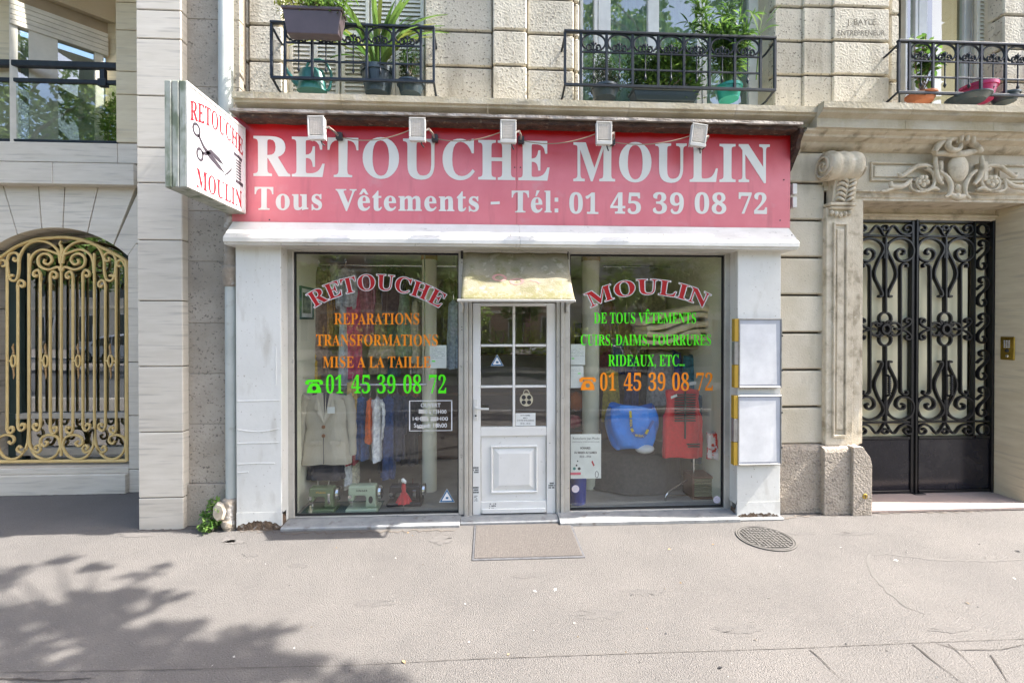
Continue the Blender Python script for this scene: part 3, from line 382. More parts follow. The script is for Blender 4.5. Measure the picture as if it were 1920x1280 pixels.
# ground floor: wall right of the shop, plinth
zr = [.64, 1.0, 1.355, 1.71, 2.07, 2.43, 2.785, 3.14, 3.44]
wallback(apt, PX(1440, YG), PX(1618, YG), 0, 3.6, YG + .06)
stones(apt, M_lime2, 1450, 1546, zr, YG, .12, .006, .012, .010)
xg0, xg1 = 3.60, 5.287            # opening of the entrance
xa_ = PX(1604, YG)
# pilaster of the door surround
ps = thing('door_surround', 'carved limestone door surround with scroll bracket and shield over black gate', 'doorway', (3.4, YG, 0))
px_a, px_b = PX(1549, YG - .05), PX(1600, YG - .05)
MB().box(px_a, px_b, YG - .05, YG + .1, .64, 2.90, .006).build('pilaster', M_carve, ps)
q0, q1 = PX(1562, YG - .06), PX(1589, YG - .06)
for a, b, c, d in ((q0, q1, .72, .745), (q0, q1, 2.73, 2.755)): MB().box(a, b, YG - .068, YG - .045, c, d, .004).build('panel_moulding', M_carve, ps)
for a in (q0, q1 - .02): MB().box(a, a + .02, YG - .068, YG - .045, .745, 2.73, .004).build('panel_moulding', M_carve, ps)
MB().box(q0 + .035, q1 - .035, YG - .062, YG - .045, .79, 2.69, .006).build('raised_panel', M_carve, ps)
MB().box(px_b + .004, xa_ + .022, YG - .03, YG + .1, .64, 2.98, .004).build('architrave', M_carve, ps)
MB().box(xa_ + .024, xg0, YG - .012, YG + .3, .64, 2.98, .01).build('architrave', M_carve, ps)
# right hand jamb with its reveal and wall to the right
MB().box(xg1, xg1 + .5, YG - .01, YG + .55, .0, 2.985, .012).build('jamb', M_travw, ps)
MB().box(xg1 + .5, 8.5, YG, YG + .5, 0, 3.44).build('wall', M_lime2, apt)
# architrave over the door
pz = [(YG - .03, 3.075), (YG - .03, 3.06), (YG - .012, 3.05), (YG - .012, 3.01), (YG, 3.0), (YG, 2.98), (YG + .28, 2.98), (YG + .28, 3.075)]
for a, b in ((px_b, 4.45), (4.45, 5.9)): MB().prism(pz, a, b - .002, 'x').build('architrave', M_carve, ps)
MB().box(xg0 - .05, xg1, YG + .281, YG + .40, 2.868, 3.0, .004).build('lintel', M_carve, ps)
MB().box(xg0 - .05, xg1, YG + .255, YG + .285, 2.90, 2.925, .004).build('lintel_moulding', M_carve, ps)
# frieze
MB().box(px_a, 8.4, YG, YG + .12, 3.07, 3.441).build('frieze', M_lime2, ps)
fa, fb = PX(1632, YG - .02), PX(1757, YG - .02)
for X0, X1 in ((fa, fb), (PX(1862, YG), PX(2000, YG))):
    z0, z1 = 3.165, 3.35
    for a, b, c, d in ((X0, X1, z0, z0 + .02), (X0, X1, z1 - .02, z1)): MB().box(a, b, YG - .022, YG + .002, c, d, .006).build('panel_moulding', M_carve, ps)
    for a in (X0, X1 - .02): MB().box(a, a + .02, YG - .022, YG + .002, z0 + .02, z1 - .02, .006).build('panel_moulding', M_carve, ps)
    MB().box(X0 + .04, X1 - .04, YG - .014, YG + .002, z0 + .04, z1 - .04, .006).build('raised_panel', M_lime2, ps)
# console bracket: cylinder with five ridges, leaf, cap
cx0, cx1 = PX(1560, 4.0), PX(1622, 4.0); cz = 3.27; cyy = YG - .09
n = 28; m = 26
for side in (0,):
    v = []; f = []
    for i in range(n + 1):
        x = cx0 + (cx1 - cx0) * i / n; rr_ = .125 + .012 * abs(sin(pi * 3 * i / n)) - .01 * (1 if i in (0, n) else 0)
        for k in range(m): v.append((x, cyy + rr_ * .95 * cos(2 * pi * k / m), cz + rr_ * sin(2 * pi * k / m)))
    for i in range(n):
        for k in range(m): f.append((i * m + k, i * m + (k + 1) % m, (i + 1) * m + (k + 1) % m, (i + 1) * m + k))
    f.append(tuple(range(m))); f.append(tuple(n * m + k for k in range(m)))
    MB().add(v, f).build('scroll_bracket', M_carve, ps, smooth=50)
mb = MB(); sp = spiral(cyy, cz, .115, .015, 200, 900, 46); mb.tube([(cx0 - .008, a, b) for a, b in sp], .011, 6)
mb.tube([(cx1 + .008, a, b) for a, b in sp], .011, 6); mb.ball((cx0 - .005, cyy, cz), .014); mb.build('volute', M_carve, ps, smooth=50)
lx0, lx1 = PX(1563, 4.12), PX(1606, 4.12); lc = (lx0 + lx1) / 2
MB().prism([(YG + .02, 3.2), (YG - .10, 3.16), (YG - .075, 3.08), (YG - .055, 2.95), (YG + .02, 2.93)], lx0, lx1, 'x').build('bracket_body', M_carve, ps)
mb = MB(); mb.tube([(lc, YG - .115 + .05 * t, 3.16 - .2 * t) for t in (0, .25, .5, .75, 1)], [.006, .01, .012, .014, .01], 6)
for k in range(5):
    z = 3.155 - k * .043
    for s in (-1, 1):
        pts = cr([(lc + s * .006, YG - .11 + .012 * k, z - .035), (lc + s * .035, YG - .125 + .011 * k, z - .018), (lc + s * .068, YG - .115 + .011 * k, z), (lc + s * .074, YG - .09 + .01 * k, z - .02), (lc + s * .06, YG - .085 + .01 * k, z - .032)], 4)
        mb.tube(pts, [.009 + .008 * sin(pi * i / (len(pts) - 1)) for i in range(len(pts))], 6)
mb.ball((lc, YG - .12, 3.17), .03, .02, .018)
mb.build('acanthus_leaf', M_carve, ps, smooth=60)
MB().box(PX(1556, 4.1), PX(1607, 4.1), YG - .10, YG, 2.905, 2.935, .006).build('capital', M_carve, ps)
MB().box(PX(1559, 4.1), PX(1603, 4.1), YG - .085, YG, 2.875, 2.903, .01).build('capital', M_carve, ps)
mb = MB()
for k in range(5):
    x = PX(1564 + k * 8.5, 4.1); mb.ball((x, YG - .062, 2.845 - .012 * (2 - abs(k - 2))), .019, .02, .028, 8, 5)
mb.build('leaf_ornament', M_carve, ps, smooth=60)
# cartouche (shield with scrolls)
def cpt(u, v, d=0.0):   # crop pixels of the upper right enlargement, 2.977 per photo pixel
    p = at(1450 + u / 2.977, v / 2.977, YG - .03 - d); return (p.x, p.y, p.z)
cm = MB()
cs = cpt(1030, 940, .05); cm.ball(cs, .098, .045, .135, 16, 10); cm.build('shield', M_carve, ps, smooth=70)
def ct(pts, r, d=.04, fl=None):
    q = cr([cpt(a, b, d) for a, b in pts], 6); nn = len(q)
    rr_ = [r * (.35 + .65 * sin(pi * min(1, .12 + .76 * i / (nn - 1)))) for i in range(nn)]
    return MB().tube(q, rr_, 8, fl)
for (pts, r, d) in (
    ([(895, 850), (930, 800), (985, 765), (1045, 745), (1090, 735), (1135, 745)], .040, .09),
    ([(1045, 800), (1040, 830), (1005, 840), (975, 818), (985, 780), (1025, 775), (1030, 800)], .026, .12),
    ([(1085, 740), (1100, 790), (1140, 830), (1160, 850)], .036, .08),
    ([(900, 860), (960, 855), (1030, 862), (1100, 850), (1150, 835)], .034, .07),
    ([(905, 870), (905, 930), (915, 990), (945, 1030)], .024, .05), ([(1160, 870), (1165, 930), (1150, 990), (1120, 1030)], .024, .05),
    ([(925, 955), (965, 985), (990, 1030), (985, 1080), (960, 1100)], .022, .06), ([(1135, 950), (1095, 985), (1070, 1035), (1070, 1080), (1095, 1105)], .022, .06),
    ([(985, 1085), (1030, 1105), (1075, 1085)], .03, .05),
    ([(1045, 735), (1050, 760), (1048, 790)], .02, .15), ([(1075, 728), (1082, 760), (1080, 790)], .02, .15), ([(1105, 730), (1115, 765), (1118, 800)], .02, .14)):
    ct(pts, r, d).build('scroll_ornament', M_carve, ps, smooth=70)
MB().ball(cpt(1030, 1050, .06), .028, .02, .04).ball(cpt(1028, 1092, .06), .03, .022, .026).build('boss', M_carve, ps, smooth=70)
MB().box(cpt(902, 0)[0], cpt(925, 0)[0], YG - .09, YG, cpt(0, 1000)[2], cpt(0, 890)[2], .008).build('strapwork', M_carve, ps)
MB().box(cpt(1145, 0)[0], cpt(1172, 0)[0], YG - .09, YG, cpt(0, 1000)[2], cpt(0, 890)[2], .008).build('strapwork', M_carve, ps)
for s, cc in ((1, 840), (-1, 1222)):
    mir = (lambda a: a) if s == 1 else (lambda a: 2 * 1030 - a + 0)
    sp_ = spiral(0, 0, 72, 22, 80, 80 - 400, 30)
    q = [cpt(mir(838 + a), 1012 - b, .035) for a, b in sp_]
    MB().tube(q, [.008 + .010 * (1 - i / len(q)) for i in range(len(q))], 7).build('rosette_scroll', M_carve, ps, smooth=70)
    fl = MB(); fc = (mir(838), 1010)
    for k in range(5):
        a = 2 * pi * k / 5 + .3; fl.ball(cpt(fc[0] + 22 * cos(a), fc[1] + 22 * sin(a), .045), .026, .014, .026, 8, 5)
    fl.ball(cpt(fc[0], fc[1], .06), .013); fl.build('flower', M_carve, ps, smooth=70)
    for pts, r in (([(895, 940), (850, 925), (800, 930), (760, 955), (715, 985), (700, 965)], .022), ([(770, 1000), (740, 1030), (700, 1045), (660, 1040), (655, 1015)], .024),
                   ([(700, 1045), (660, 1055), (620, 1068), (600, 1066)], .016), ([(850, 1070), (890, 1050), (925, 1062)], .02), ([(770, 1000), (765, 1050), (800, 1070), (850, 1070)], .014)):
        ct([(mir(a), b) for a, b in pts], r, .035).build('leaf_scroll', M_carve, ps, smooth=70)
# plinth: three stepped blocks with a curved shoulder
def plinthblock(pa, pb, Y, top):
    xa, xb = PX(pa, Y), PX(pb, Y)
    MB().prism([(Y, 0), (Y, top - .05), (Y + .012, top - .015), (Y + .05, top), (YG + .1, top), (YG + .1, 0)], xa, xb, 'x').build('plinth_stone', M_plinth, apt, bevel=.006)
plinthblock(1462, 1546, YG - .05, .645)
plinthblock(1547, 1600, YG - .10, .64)
xa, xb = PX(1601, YG - .13), PX(1637, YG - .13)
MB().prism([(xa, 0), (xb, 0), (xb, .47), (xb - .015, .54), (xb - .06, .60), (xb - .09, .645), (xa, .645)], YG - .13, YG + .35, 'y').build('plinth_stone', M_plinth, apt, bevel=.006)
# step and floor of the entrance
MB().box(xb, xg1 + .02, YG - .09, YG + .7, 0.0, .035, .008).build('door_step', M_step, apt)
# dark hall behind the gate
struct(MB().box(xg0 - .3, xg0 - .2, YG + .1, YG + 1.2, 0, 3.2).box(xg1 + .5, xg1 + .6, YG + .5, YG + 1.2, 0, 3.2).box(xg0 - .3, xg1 + .6, YG + 1.2, YG + 1.3, 0, 3.2).build('hall_wall', mat('hall_paint', (.5, .46, .32), rough=.7)))
struct(MB().box(xg0 - .3, xg1 + .6, YG + .41, YG + 1.3, 3.0, 3.1).build('hall_ceiling', M_int))

# ================================================================ left stone building
lb = thing('stone_building', 'smooth travertine building with arched window left of the shop', 'building', (-4, 4.1, 0))
YL = 4.12; YR = 5.06
pxl, pxr = PX(258, YL), PX(342, YL)
pj = [-.02, PZ(933, 300, YL), PZ(810, 300, YL), PZ(687, 300, YL), PZ(564, 300, YL), PZ(450, 300, YL), PZ(343, 300, YL), PZ(277, 300, YL), PZ(180, 300, YL), PZ(73, 300, YL), PZ(19, 300, YL), PZ(-60, 300, YL), PZ(-150, 300, YL)]
MB().box(pxl + .01, pxr - .012, YL + .012, YL + 1.4, 0, 5.6).build('pillar_core', M_joint, lb)
for a, b in zip(pj, pj[1:]):
    MB().box(pxl, pxr, YL, YL + 1.39, a + .004, b - .004, .006).build('stone_block', M_trav, lb)
# weathered return wall between the two houses
gx0, gx1 = PX(357, 4.2), PX(447, 4.2)
wz = [0, .37, .9, 1.35, 1.8, 2.35, 2.8, 3.3, 3.9, 4.5, 5.1, 5.6]
MB().box(gx0 - .12, gx1 + .0, 4.26, 4.35, 0, 5.6).build('wall', M_joint, apt)
for i, (a, b) in enumerate(zip(wz, wz[1:])):
    MB().box(gx0 - .1, gx1 + .02, 4.2 - (.03 if i == 0 else 0), 4.27, a + .001, b - .001, .004).build('stone_block', M_grime, apt)
# recessed wall with arch
def LP(px, py, Y=YR): p = at(px, py, Y); return (p.x, p.z)
AC = (103, 630.); AR = 203.
def arc_px(x): return AC[1] - math.sqrt(max(0, AR ** 2 - (x - AC[0]) ** 2))
top = 345
js = [(-260, -50), (-150, -34), (-72, 3 - 20), (5, 32), (71.5, 78), (121.6, 117.6), (185, 163.6), (257, 213), (300, 239)]
vb = [(-72, -18), (5, 32), (71.5, 78), (121.6, 117.6), (185, 163.6), (257, 213)]
for (ta, ba), (tb, bb) in zip(vb, vb[1:]):
    e = 1.0
    arc = [LP(ba + e + (bb - ba - 2 * e) * i / 8, arc_px(ba + e + (bb - ba - 2 * e) * i / 8)) for i in range(9)]
    poly = arc + [LP(tb - e, top + 1), LP(ta + e, top + 1)]
    MB().prism(poly, YR, YR + .35, 'y').build('arch_stone', M_trav, lb, bevel=.004)
# right springer and jamb blocks
arc = [LP(214 + (239 - 214) * i / 5, arc_px(214 + (239 - 214) * i / 5)) for i in range(6)]
MB().prism(arc + [LP(255, 456), LP(262, 456), LP(262, 352)], YR, YR + .35, 'y').build('arch_stone', M_trav, lb, bevel=.004)
MB().prism([LP(240, 479), LP(240, 578.5), LP(264, 578.5), LP(264, 458), LP(254, 458)], YR, YR + .35, 'y').build('stone_block', M_trav, lb, bevel=.004)
xj0, xj1 = LP(240, 600)[0], LP(266, 600)[0]
for a, b in ((578, 679), (679, 779), (779, 880), (880, 926)):
    MB().box(xj0, xj1, YR, YR + .35, LP(240, b)[1] + .004, LP(240, a)[1] - .004, .005).build('stone_block', M_trav, lb)
xl = LP(-34, 600)[0]
for a, b in ((478, 578), (578, 679), (679, 779), (779, 880), (880, 926)):
    MB().box(xl - .9, xl, YR, YR + .35, LP(0, b)[1] + .004, LP(0, a)[1] - .004, .005).build('stone_block', M_trav, lb)
MB().prism([LP(-34, 479), LP(-34, 350), LP(-75, 350), LP(-200, 350), LP(-200, 479)], YR, YR + .35, 'y').build('arch_stone', M_trav, lb)
MB().box(xl, xj0, YR - .05, YR + .35, 0, LP(100, 888)[1] - .003, .005).build('sill_stone', M_trav, lb)
MB().box(xl, xj0, YR - .005, YR + .35, LP(100, 888)[1], LP(100, 877)[1], .004).build('sill_stone', M_trav, lb)
# bands above
for a, b in ((-200, 117), (117, 266)):
    MB().box(PX(a, YR) + .002, PX(b, YR) - .002, YR - .10, YR + .4, LP(60, 344, YR - .1)[1], LP(60, 304, YR - .1)[1], .004).build('band_stone', M_trav, lb)
for a, b in ((-200, 229), (229, 266)):
    MB().box(PX(a, YR) + .002, PX(b, YR) - .002, YR - .05, YR + .3, LP(60, 303, YR - .05)[1], LP(60, 266, YR - .05)[1], .004).build('parapet_stone', M_trav, lb)
# loggia column and box
zpar = LP(60, 266)[1]
lz = [zpar] + [LP(240, y)[1] for y in (180, 137, 60, 8, -60, -140)]
for a, b in zip(lz, lz[1:]): MB().box(PX(224, YR), PX(266, YR), YR - .03, YR + .4, a + .003, b - .003, .005).build('stone_block', M_travw, lb)
# ---- loggia: back wall at 45 degrees with shuttered window
lg_c = Vector((-4.50, 5.62)); d45 = Vector((-.70, -.714)).normalized(); nn45 = Vector((-d45.y, d45.x))
def obox(a, b, z0, z1, t0, t1, name, m, par=lb, bv=0):   # box along the oblique wall
    P = [lg_c + d45 * a + nn45 * t0, lg_c + d45 * b + nn45 * t0, lg_c + d45 * b + nn45 * t1, lg_c + d45 * a + nn45 * t1]
    v = [(p.x, p.y, z0) for p in P] + [(p.x, p.y, z1) for p in P]
    return MB().add(v, [(0, 1, 2, 3), (4, 5, 6, 7), (0, 1, 5, 4), (1, 2, 6, 5), (2, 3, 7, 6), (3, 0, 4, 7)]).build(name, m, par, bevel=bv)
sgn = 1 if (nn45.y < 0) else -1   # toward the street
M_lfr = mat('window_frame_beige', (.62, .60, .52), rough=.5); M_curt = mat('net_curtain', (.36, .39, .38), (.28, .31, .30), 12, .9, stretch=(8, 8, .3))
obox(-.5, .74, 3.5, 4.93, -.20, -.16, 'curtain', M_curt)
for k in range(5): obox(-.02, .76, 4.93 + k * .052, 4.93 + k * .052 + .05, -.03, .07, 'shutter_slat', M_lfr, bv=.006)
obox(-.02, .76, 5.19, 5.33, -.06, .03, 'soffit', mat('soffit_brown_stone', (.36, .29, .20), rough=.8)); obox(-.3, .9, 5.33, 6.2, -.12, .1, 'loggia_beam', M_trend)  # soffit in an even brown, darker than the stone of the beam
obox(.02, .10, 3.6, 4.93, -.03, .05, 'window_frame', M_lfr); obox(.40, .62, 3.6, 4.93, -.03, .05, 'window_frame', M_lfr); obox(.70, .76, 3.6, 4.93, -.03, .05, 'window_frame', M_lfr)
obox(.10, .40, 3.6, 4.93, .0, .012, 'pane', M_glass2); obox(.62, .70, 3.6, 4.93, 0, .012, 'pane', M_glass2)
MB().box(lg_c.x, PX(224, YR) + .3, 5.62, 5.75, 3.5, 6.0).build('loggia_wall', M_travw, lb)
MB().box(-8.5, lg_c.x + d45.x * .77, 5.14, 5.2, 3.5, 6.0).build('loggia_wall', M_travw, lb)
MB().box(-7.5, -3.6, YR, 6.6, 5.95, 6.05).build('loggia_ceiling', mat('white_soffit', (.62, .60, .55), rough=.8), lb)
MB().box(-7.5, -3.6, YR + .3, 6.6, 3.45, 3.6).build('loggia_floor', M_trav, lb)
# loggia railing
lr = thing('loggia_railing', 'dark blue metal railing with glass panel on the loggia at top left', 'railing', (-4.8, YR, 3.6))
ztop = LP(60, 113, YR)[1]
MB().box(-6.5, PX(224, YR) - .003, YR - .01, YR + .05, LP(60, 125)[1], ztop, .008).build('handrail', M_rail, lr)
MB().box(-6.5, PX(224, YR) - .003, YR, YR + .04, LP(60, 154)[1], LP(60, 146)[1], .006).build('rail', M_rail, lr)
MB().box(-6.5, PX(224, YR) - .003, YR, YR + .04, zpar + .002, zpar + .03, .006).build('rail', M_rail, lr)
xp = PX(195, YR); MB().box(xp - .025, xp + .025, YR - .012, YR + .035, LP(0, 154)[1], LP(0, 125)[1], .004).build('post', M_rail, lr)
MB().box(xp - .045, xp + .04, YR - .015, YR + .038, LP(0, 157)[1], LP(0, 143)[1], .004).build('post_clamp', M_rail, lr)
MB().box(-6.5, PX(224, YR) - .005, YR + .015, YR + .025, zpar + .03, LP(60, 154)[1]).build('glass_panel', glassmat('balustrade_glass', (.80, .84, .82), 2.8), lr)
# pot shrub behind the glass at the right end of loggia is a dark leafy mass: built with the plants
# ---- arched window of the left building
wy = YR + .24
aw = thing('arched_window', 'arched window with dark green glass behind the cream scrollwork grille', 'window', (PX(105, wy), wy, .5))
zb_ = LP(100, 875, wy)[1]
MB().box(xl - .02, xj0 + .15, wy + .02, wy + .03, zb_, LP(0, 420, wy)[1]).build('pane', M_glassg, aw)
M_grn = mat('dark_green_frame', (.03, .055, .05), rough=.4)
for p0, p1 in ((22, 44), (236, 246)): MB().box(PX(p0, wy), PX(p1, wy), wy - .03, wy + .015, zb_, LP(0, 440, wy)[1]).build('frame', M_grn, aw)
MB().box(PX(22, wy), PX(240, wy), wy - .035, wy + .012, LP(100, 784, wy)[1], LP(100, 773, wy)[1], .006).build('rail', M_alu, aw)
MB().box(PX(0, wy), PX(246, wy), wy - .035, wy + .012, LP(100, 852, wy)[1], LP(100, 838, wy)[1], .006).build('rail', M_alu, aw)
MB().box(PX(22, wy), PX(34, wy), wy - .045, wy - .031, LP(100, 852, wy)[1], LP(100, 773, wy)[1]).build('frame', M_grn, aw)
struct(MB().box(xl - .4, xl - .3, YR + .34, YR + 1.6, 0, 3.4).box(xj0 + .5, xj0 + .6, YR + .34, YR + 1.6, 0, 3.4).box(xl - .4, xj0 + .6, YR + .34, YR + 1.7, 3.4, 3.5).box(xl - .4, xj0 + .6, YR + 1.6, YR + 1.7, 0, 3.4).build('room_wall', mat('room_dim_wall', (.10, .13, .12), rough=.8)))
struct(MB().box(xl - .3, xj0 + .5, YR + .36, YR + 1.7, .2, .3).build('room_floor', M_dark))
# ================================================================ lettering (outlines of a bold serif alphabet)
def glyph(ch): return GLY[ch]
ACC = {'é': 'e', 'ê': 'e', 'Ê': 'E'}
def small(ch):   # marks not in the table, as polygons in thousandths
    if ch == '.': return [130, [[35, 0, 110, 0, 110, 75, 35, 75]]]
    if ch == ',': return [135, [[35, 75, 115, 75, 115, 20, 60, -80, 35, -70, 65, 0, 35, 0]]]
    if ch == ':': return [150, [[40, 0, 115, 0, 115, 75, 40, 75], [40, 230, 115, 230, 115, 305, 40, 305]]]
    if ch == '-': return [230, [[30, 120, 200, 130, 200, 190, 30, 180]]]
    if ch == ' ': return [190, []]
    if ch in ACC:
        a, c = GLY[ACC[ch]]; c = list(c); w = a
        if ch == 'é': c.append([w * .42, 350, w * .50, 350, w * .72, 460, w * .52, 460])
        else:
            y = 350 if ch == 'ê' else 490
            c.append([w * .18, y, w * .34, y, w * .5, y + 65, w * .66, y, w * .82, y, w * .58, y + 115, w * .42, y + 115])
        return [a, c]
    return GLY[ch]
def contours(text, track=0):
    x = 0; out = []
    for ch in text:
        a, cs = small(ch)
        if cs: out.append([[(x + c[i], c[i + 1]) for i in range(0, len(c), 2)] for c in cs])
        x += a + track
    return out, x - track
def offset_poly(c, d):
    n = len(c); area = sum(c[i][0] * c[(i + 1) % n][1] - c[(i + 1) % n][0] * c[i][1] for i in range(n)); s = 1 if area > 0 else -1
    out = []
    for i in range(n):
        p0, p1, p2 = Vector(c[i - 1]), Vector(c[i]), Vector(c[(i + 1) % n])
        a = (p1 - p0); b = (p2 - p1)
        if a.length < 1e-6 or b.length < 1e-6: out.append(tuple(p1)); continue
        a.normalize(); b.normalize(); na = Vector((a.y, -a.x)); nb = Vector((b.y, -b.x)); m = na + nb
        if m.length < .2: m = na
        m.normalize(); k = d / max(.5, m.dot(na)); q = p1 + m * k * s; out.append((q.x, q.y))
    return out
def inside(p, c):
    r = False; n = len(c)
    for i in range(n):
        (x1, y1), (x2, y2) = c[i], c[(i + 1) % n]
        if (y1 > p[1]) != (y2 > p[1]) and p[0] < (x2 - x1) * (p[1] - y1) / (y2 - y1) + x1: r = not r
    return r
def sh_area(c): n = len(c); return abs(sum(c[i][0] * c[(i + 1) % n][1] - c[(i + 1) % n][0] * c[i][1] for i in range(n))) / 2
def tess(cs):
    holes = {i: next((j for j in range(len(cs)) if j != i and inside(cs[i][0], cs[j])), None) for i in range(len(cs))}
    flat = []; tris = []
    for i, c in enumerate(cs):
        if holes[i] is None:
            grp = [c] + [cs[k] for k in holes if holes[k] == i]; b = len(flat); flat += [p for q in grp for p in q]
            tris += [tuple(b + t for t in tr) for tr in tessellate_polygon([[Vector((p[0], p[1], 0)) for p in q] for q in grp])]
    return flat, tris
def letters(text, fmap, m, name, parent, track=0, off=0, one=True, depth=0):
    """fmap(u, v) with u along the whole text 0..1 of its width, v in cap heights; returns a 3-D point"""
    gl, W = contours(text, track); mb = MB()
    for li, cs in enumerate(gl):
        base_ = cs
        for o_ in (off, off * .6, off * .3, 0):
            cs = [offset_poly(c, -o_ if any(d is not c and inside(c[0], d) for d in base_) else o_) for c in base_] if o_ else base_
            flat, tris = tess(cs)
            ar = abs(sum(sh_area(c) * (-1 if any(d is not c and inside(c[0], d) for d in base_) else 1) for c in cs)); tr_ = sum(sh_area([flat[i] for i in t]) for t in tris)
            if off > 15 or abs(ar - tr_) < .004 * ar: break
        fr = []
        for p in flat:
            q = Vector(fmap(p[0] / W, p[1] / 455.)); 
            if off: q = q + Vector((0, .0003 * (li % 2), 0))
            fr.append(tuple(q))
        mb.add(fr, [tuple(t) for t in tris])
        if not one: mb.build(name, m, parent, recalc=False); mb = MB()
    if one: return mb.build(name, m, parent, recalc=False)
def plane_map(px0, px1, pyb, pyt, Y, pyb1=None, pyt1=None):
    """text box on a wall plane, given by photo pixels of its left and right end and base line and cap line"""
    a = at(px0, pyb, Y); b = at(px1, pyb if pyb1 is None else pyb1, Y); zt = at(px0, pyt, Y).z - a.z
    zt1 = zt if pyt1 is None else at(px1, pyt1, Y).z - b.z
    return lambda u, v: (a.x + (b.x - a.x) * u, Y, a.z + (b.z - a.z) * u + (zt + (zt1 - zt) * u) * v)
def sans(text, fmap, m, name, parent, bold=0, space=1):
    """plain text from the built-in font, mapped by fmap(u 0..1, v in cap heights)"""
    c = bpy.data.curves.new('t', 'FONT'); c.body = text; c.size = 1; c.offset = bold; c.space_character = space; c.resolution_u = 2
    o = bpy.data.objects.new('t', c); COL.objects.link(o); bpy.context.view_layer.update()
    me = bpy.data.meshes.new_from_object(o.evaluated_get(bpy.context.evaluated_depsgraph_get()))
    xs = [v.co.x for v in me.vertices] or [0]; x0, x1 = min(xs), max(xs)
    v = [tuple(fmap((q.co.x - x0) / (x1 - x0), q.co.y / .70)) for q in me.vertices]; f = [tuple(p.vertices) for p in me.polygons]
    bpy.data.objects.remove(o); bpy.data.curves.remove(c); bpy.data.meshes.remove(me)
    return MB().add(v, f).build(name, m, parent, recalc=False)

# ================================================================ shop front
shop = thing('storefront', 'white shop front with two large windows and glazed door under red sign', 'shop front', (0, YP, 0))
# wall above the opening behind the sign
zt_open = PZ(466, 960, YW)
MB().box(PX(445, YG), PX(1466, YG), YG + .001, YG + .15, zt_open + .02, 3.6).build('wall', M_joint, shop)
# pilasters
zpt = PZ(455, 960, YP)
pl = [PX(442, YP), PX(527, YP)]; pr = [PX(1383, YP), PX(1464, YP)]
M_pil = M_white
pil1 = MB().box(pl[0], pl[1], YP, YW + .1, .14, zpt + .1, .004).build('pilaster', M_pil, shop)
pil2 = MB().box(pr[0], pr[1], YP, YW + .1, .13, zpt + .1, .004).build('pilaster', M_pil, shop)
pil1['label'] = 'white pilaster with caulk ridges, left of the shop windows'
def rag(pa, pb, z1, seed, nm='rotten_foot'):
    rr = random.Random(seed); xa, xb = pa, pb; n = 22; pts = [(xa, .0)]
    pts += [(xb, 0)]
    for i in range(n + 1): pts.append((xb + (xa - xb) * i / n, z1 * (.75 + .5 * rr.random())))
    MB().prism(pts, YP + .004, YW + .08, 'y').build(nm, M_rust, shop)
rag(pl[0] + .003, pl[1] - .003, .105, 3); rag(pr[0] + .003, pr[1] - .003, .075, 5)
# white skins with ragged lower edge in front of the rot
def skin(pa, pb, zlo, seed):
    rr = random.Random(seed); n = 26; pts = []
    lo = [zlo * .3 + .05 * max(0, sin(pi * i / n)) ** .6 * (zlo / .07) + .022 * rr.random() for i in range(n + 1)]
    for i in range(n + 1): pts.append((pa + (pb - pa) * i / n, max(.012, lo[i])))
    pts += [(pb, .16), (pa, .16)]
    MB().prism(pts, YP - .001, YP + .02, 'y').build('paint_skin', M_pil, shop)
skin(pl[0], pl[1], .07, 3); skin(pr[0], pr[1], .045, 5)
for (y0, xa, xb, sag) in ((752, 445, 524, 0), (805, 445, 523, 5), (831, 445, 522, 0), (870, 446, 515, -1), (886, 446, 466, 0)):
    q = [at(xa + (xb - xa) * i / 6, y0 + sag * sin(pi * i / 6) - i * .3, YP - .001) for i in range(7)]
    MB().tube(q, .007, 6, .5).build('caulk_ridge', M_pil, pil1, smooth=60)
q = [at(517 + i % 2, 650 + i * 12, YP) for i in range(7)]; MB().tube(q, .004, 5).build('caulk_ridge', M_pil, pil1)
# aluminium frames; x positions in photo pixels at the window plane
zb = PZ(969, 700, YW); zt = PZ(474, 700, YW)
def fr(px0, px1, z0, z1, y0=YW - .02, y1=YW + .05, m=M_alu, nm='frame', par=None, c=.004): return MB().box(PX(px0, YW), PX(px1, YW), y0, y1, z0, z1, c).build(nm, m, par or shop)
win_l = thing('shop_window', 'left shop window with red arched word and clothes and sewing machines behind', 'window', (PX(700, YW), YW, 0))
win_r = thing('shop_window', 'right shop window with red vest, blue bag and rolled blankets behind', 'window', (PX(1210, YW), YW, 0))
ztop2 = zt + .052
for w, (a0, a1, b0, b1) in ((win_l, (541, 552, 860, 870)), (win_r, (1058, 1068, 1357, 1367))):
    fr(a0, a1, .045, ztop2, par=w); fr(b0, b1, .045, ztop2, par=w)
    fr(a1, b0, zt + .004, ztop2, par=w); fr(a1, b0, .045, zb + .022, par=w, nm='frame')
    fr(a1 + .2, a1 + 2, zb + .024, zt, YW + .0, YW + .03, M_gasket, 'gasket', w, 0); fr(b0 - 2, b0 - .2, zb + .024, zt, YW, YW + .03, M_gasket, 'gasket', w, 0)
    fr(a1 + 2, b0 - 2, zt - .012, zt, YW, YW + .03, M_gasket, 'gasket', w, 0); fr(a1 + 2, b0 - 2, zb + .024, zb + .036, YW, YW + .03, M_gasket, 'gasket', w, 0)
    MB().box(PX(a1 + 2, YW), PX(b0 - 2, YW), YW + .012, YW + .02, zb + .036, zt - .012).build('pane', M_glass, w)
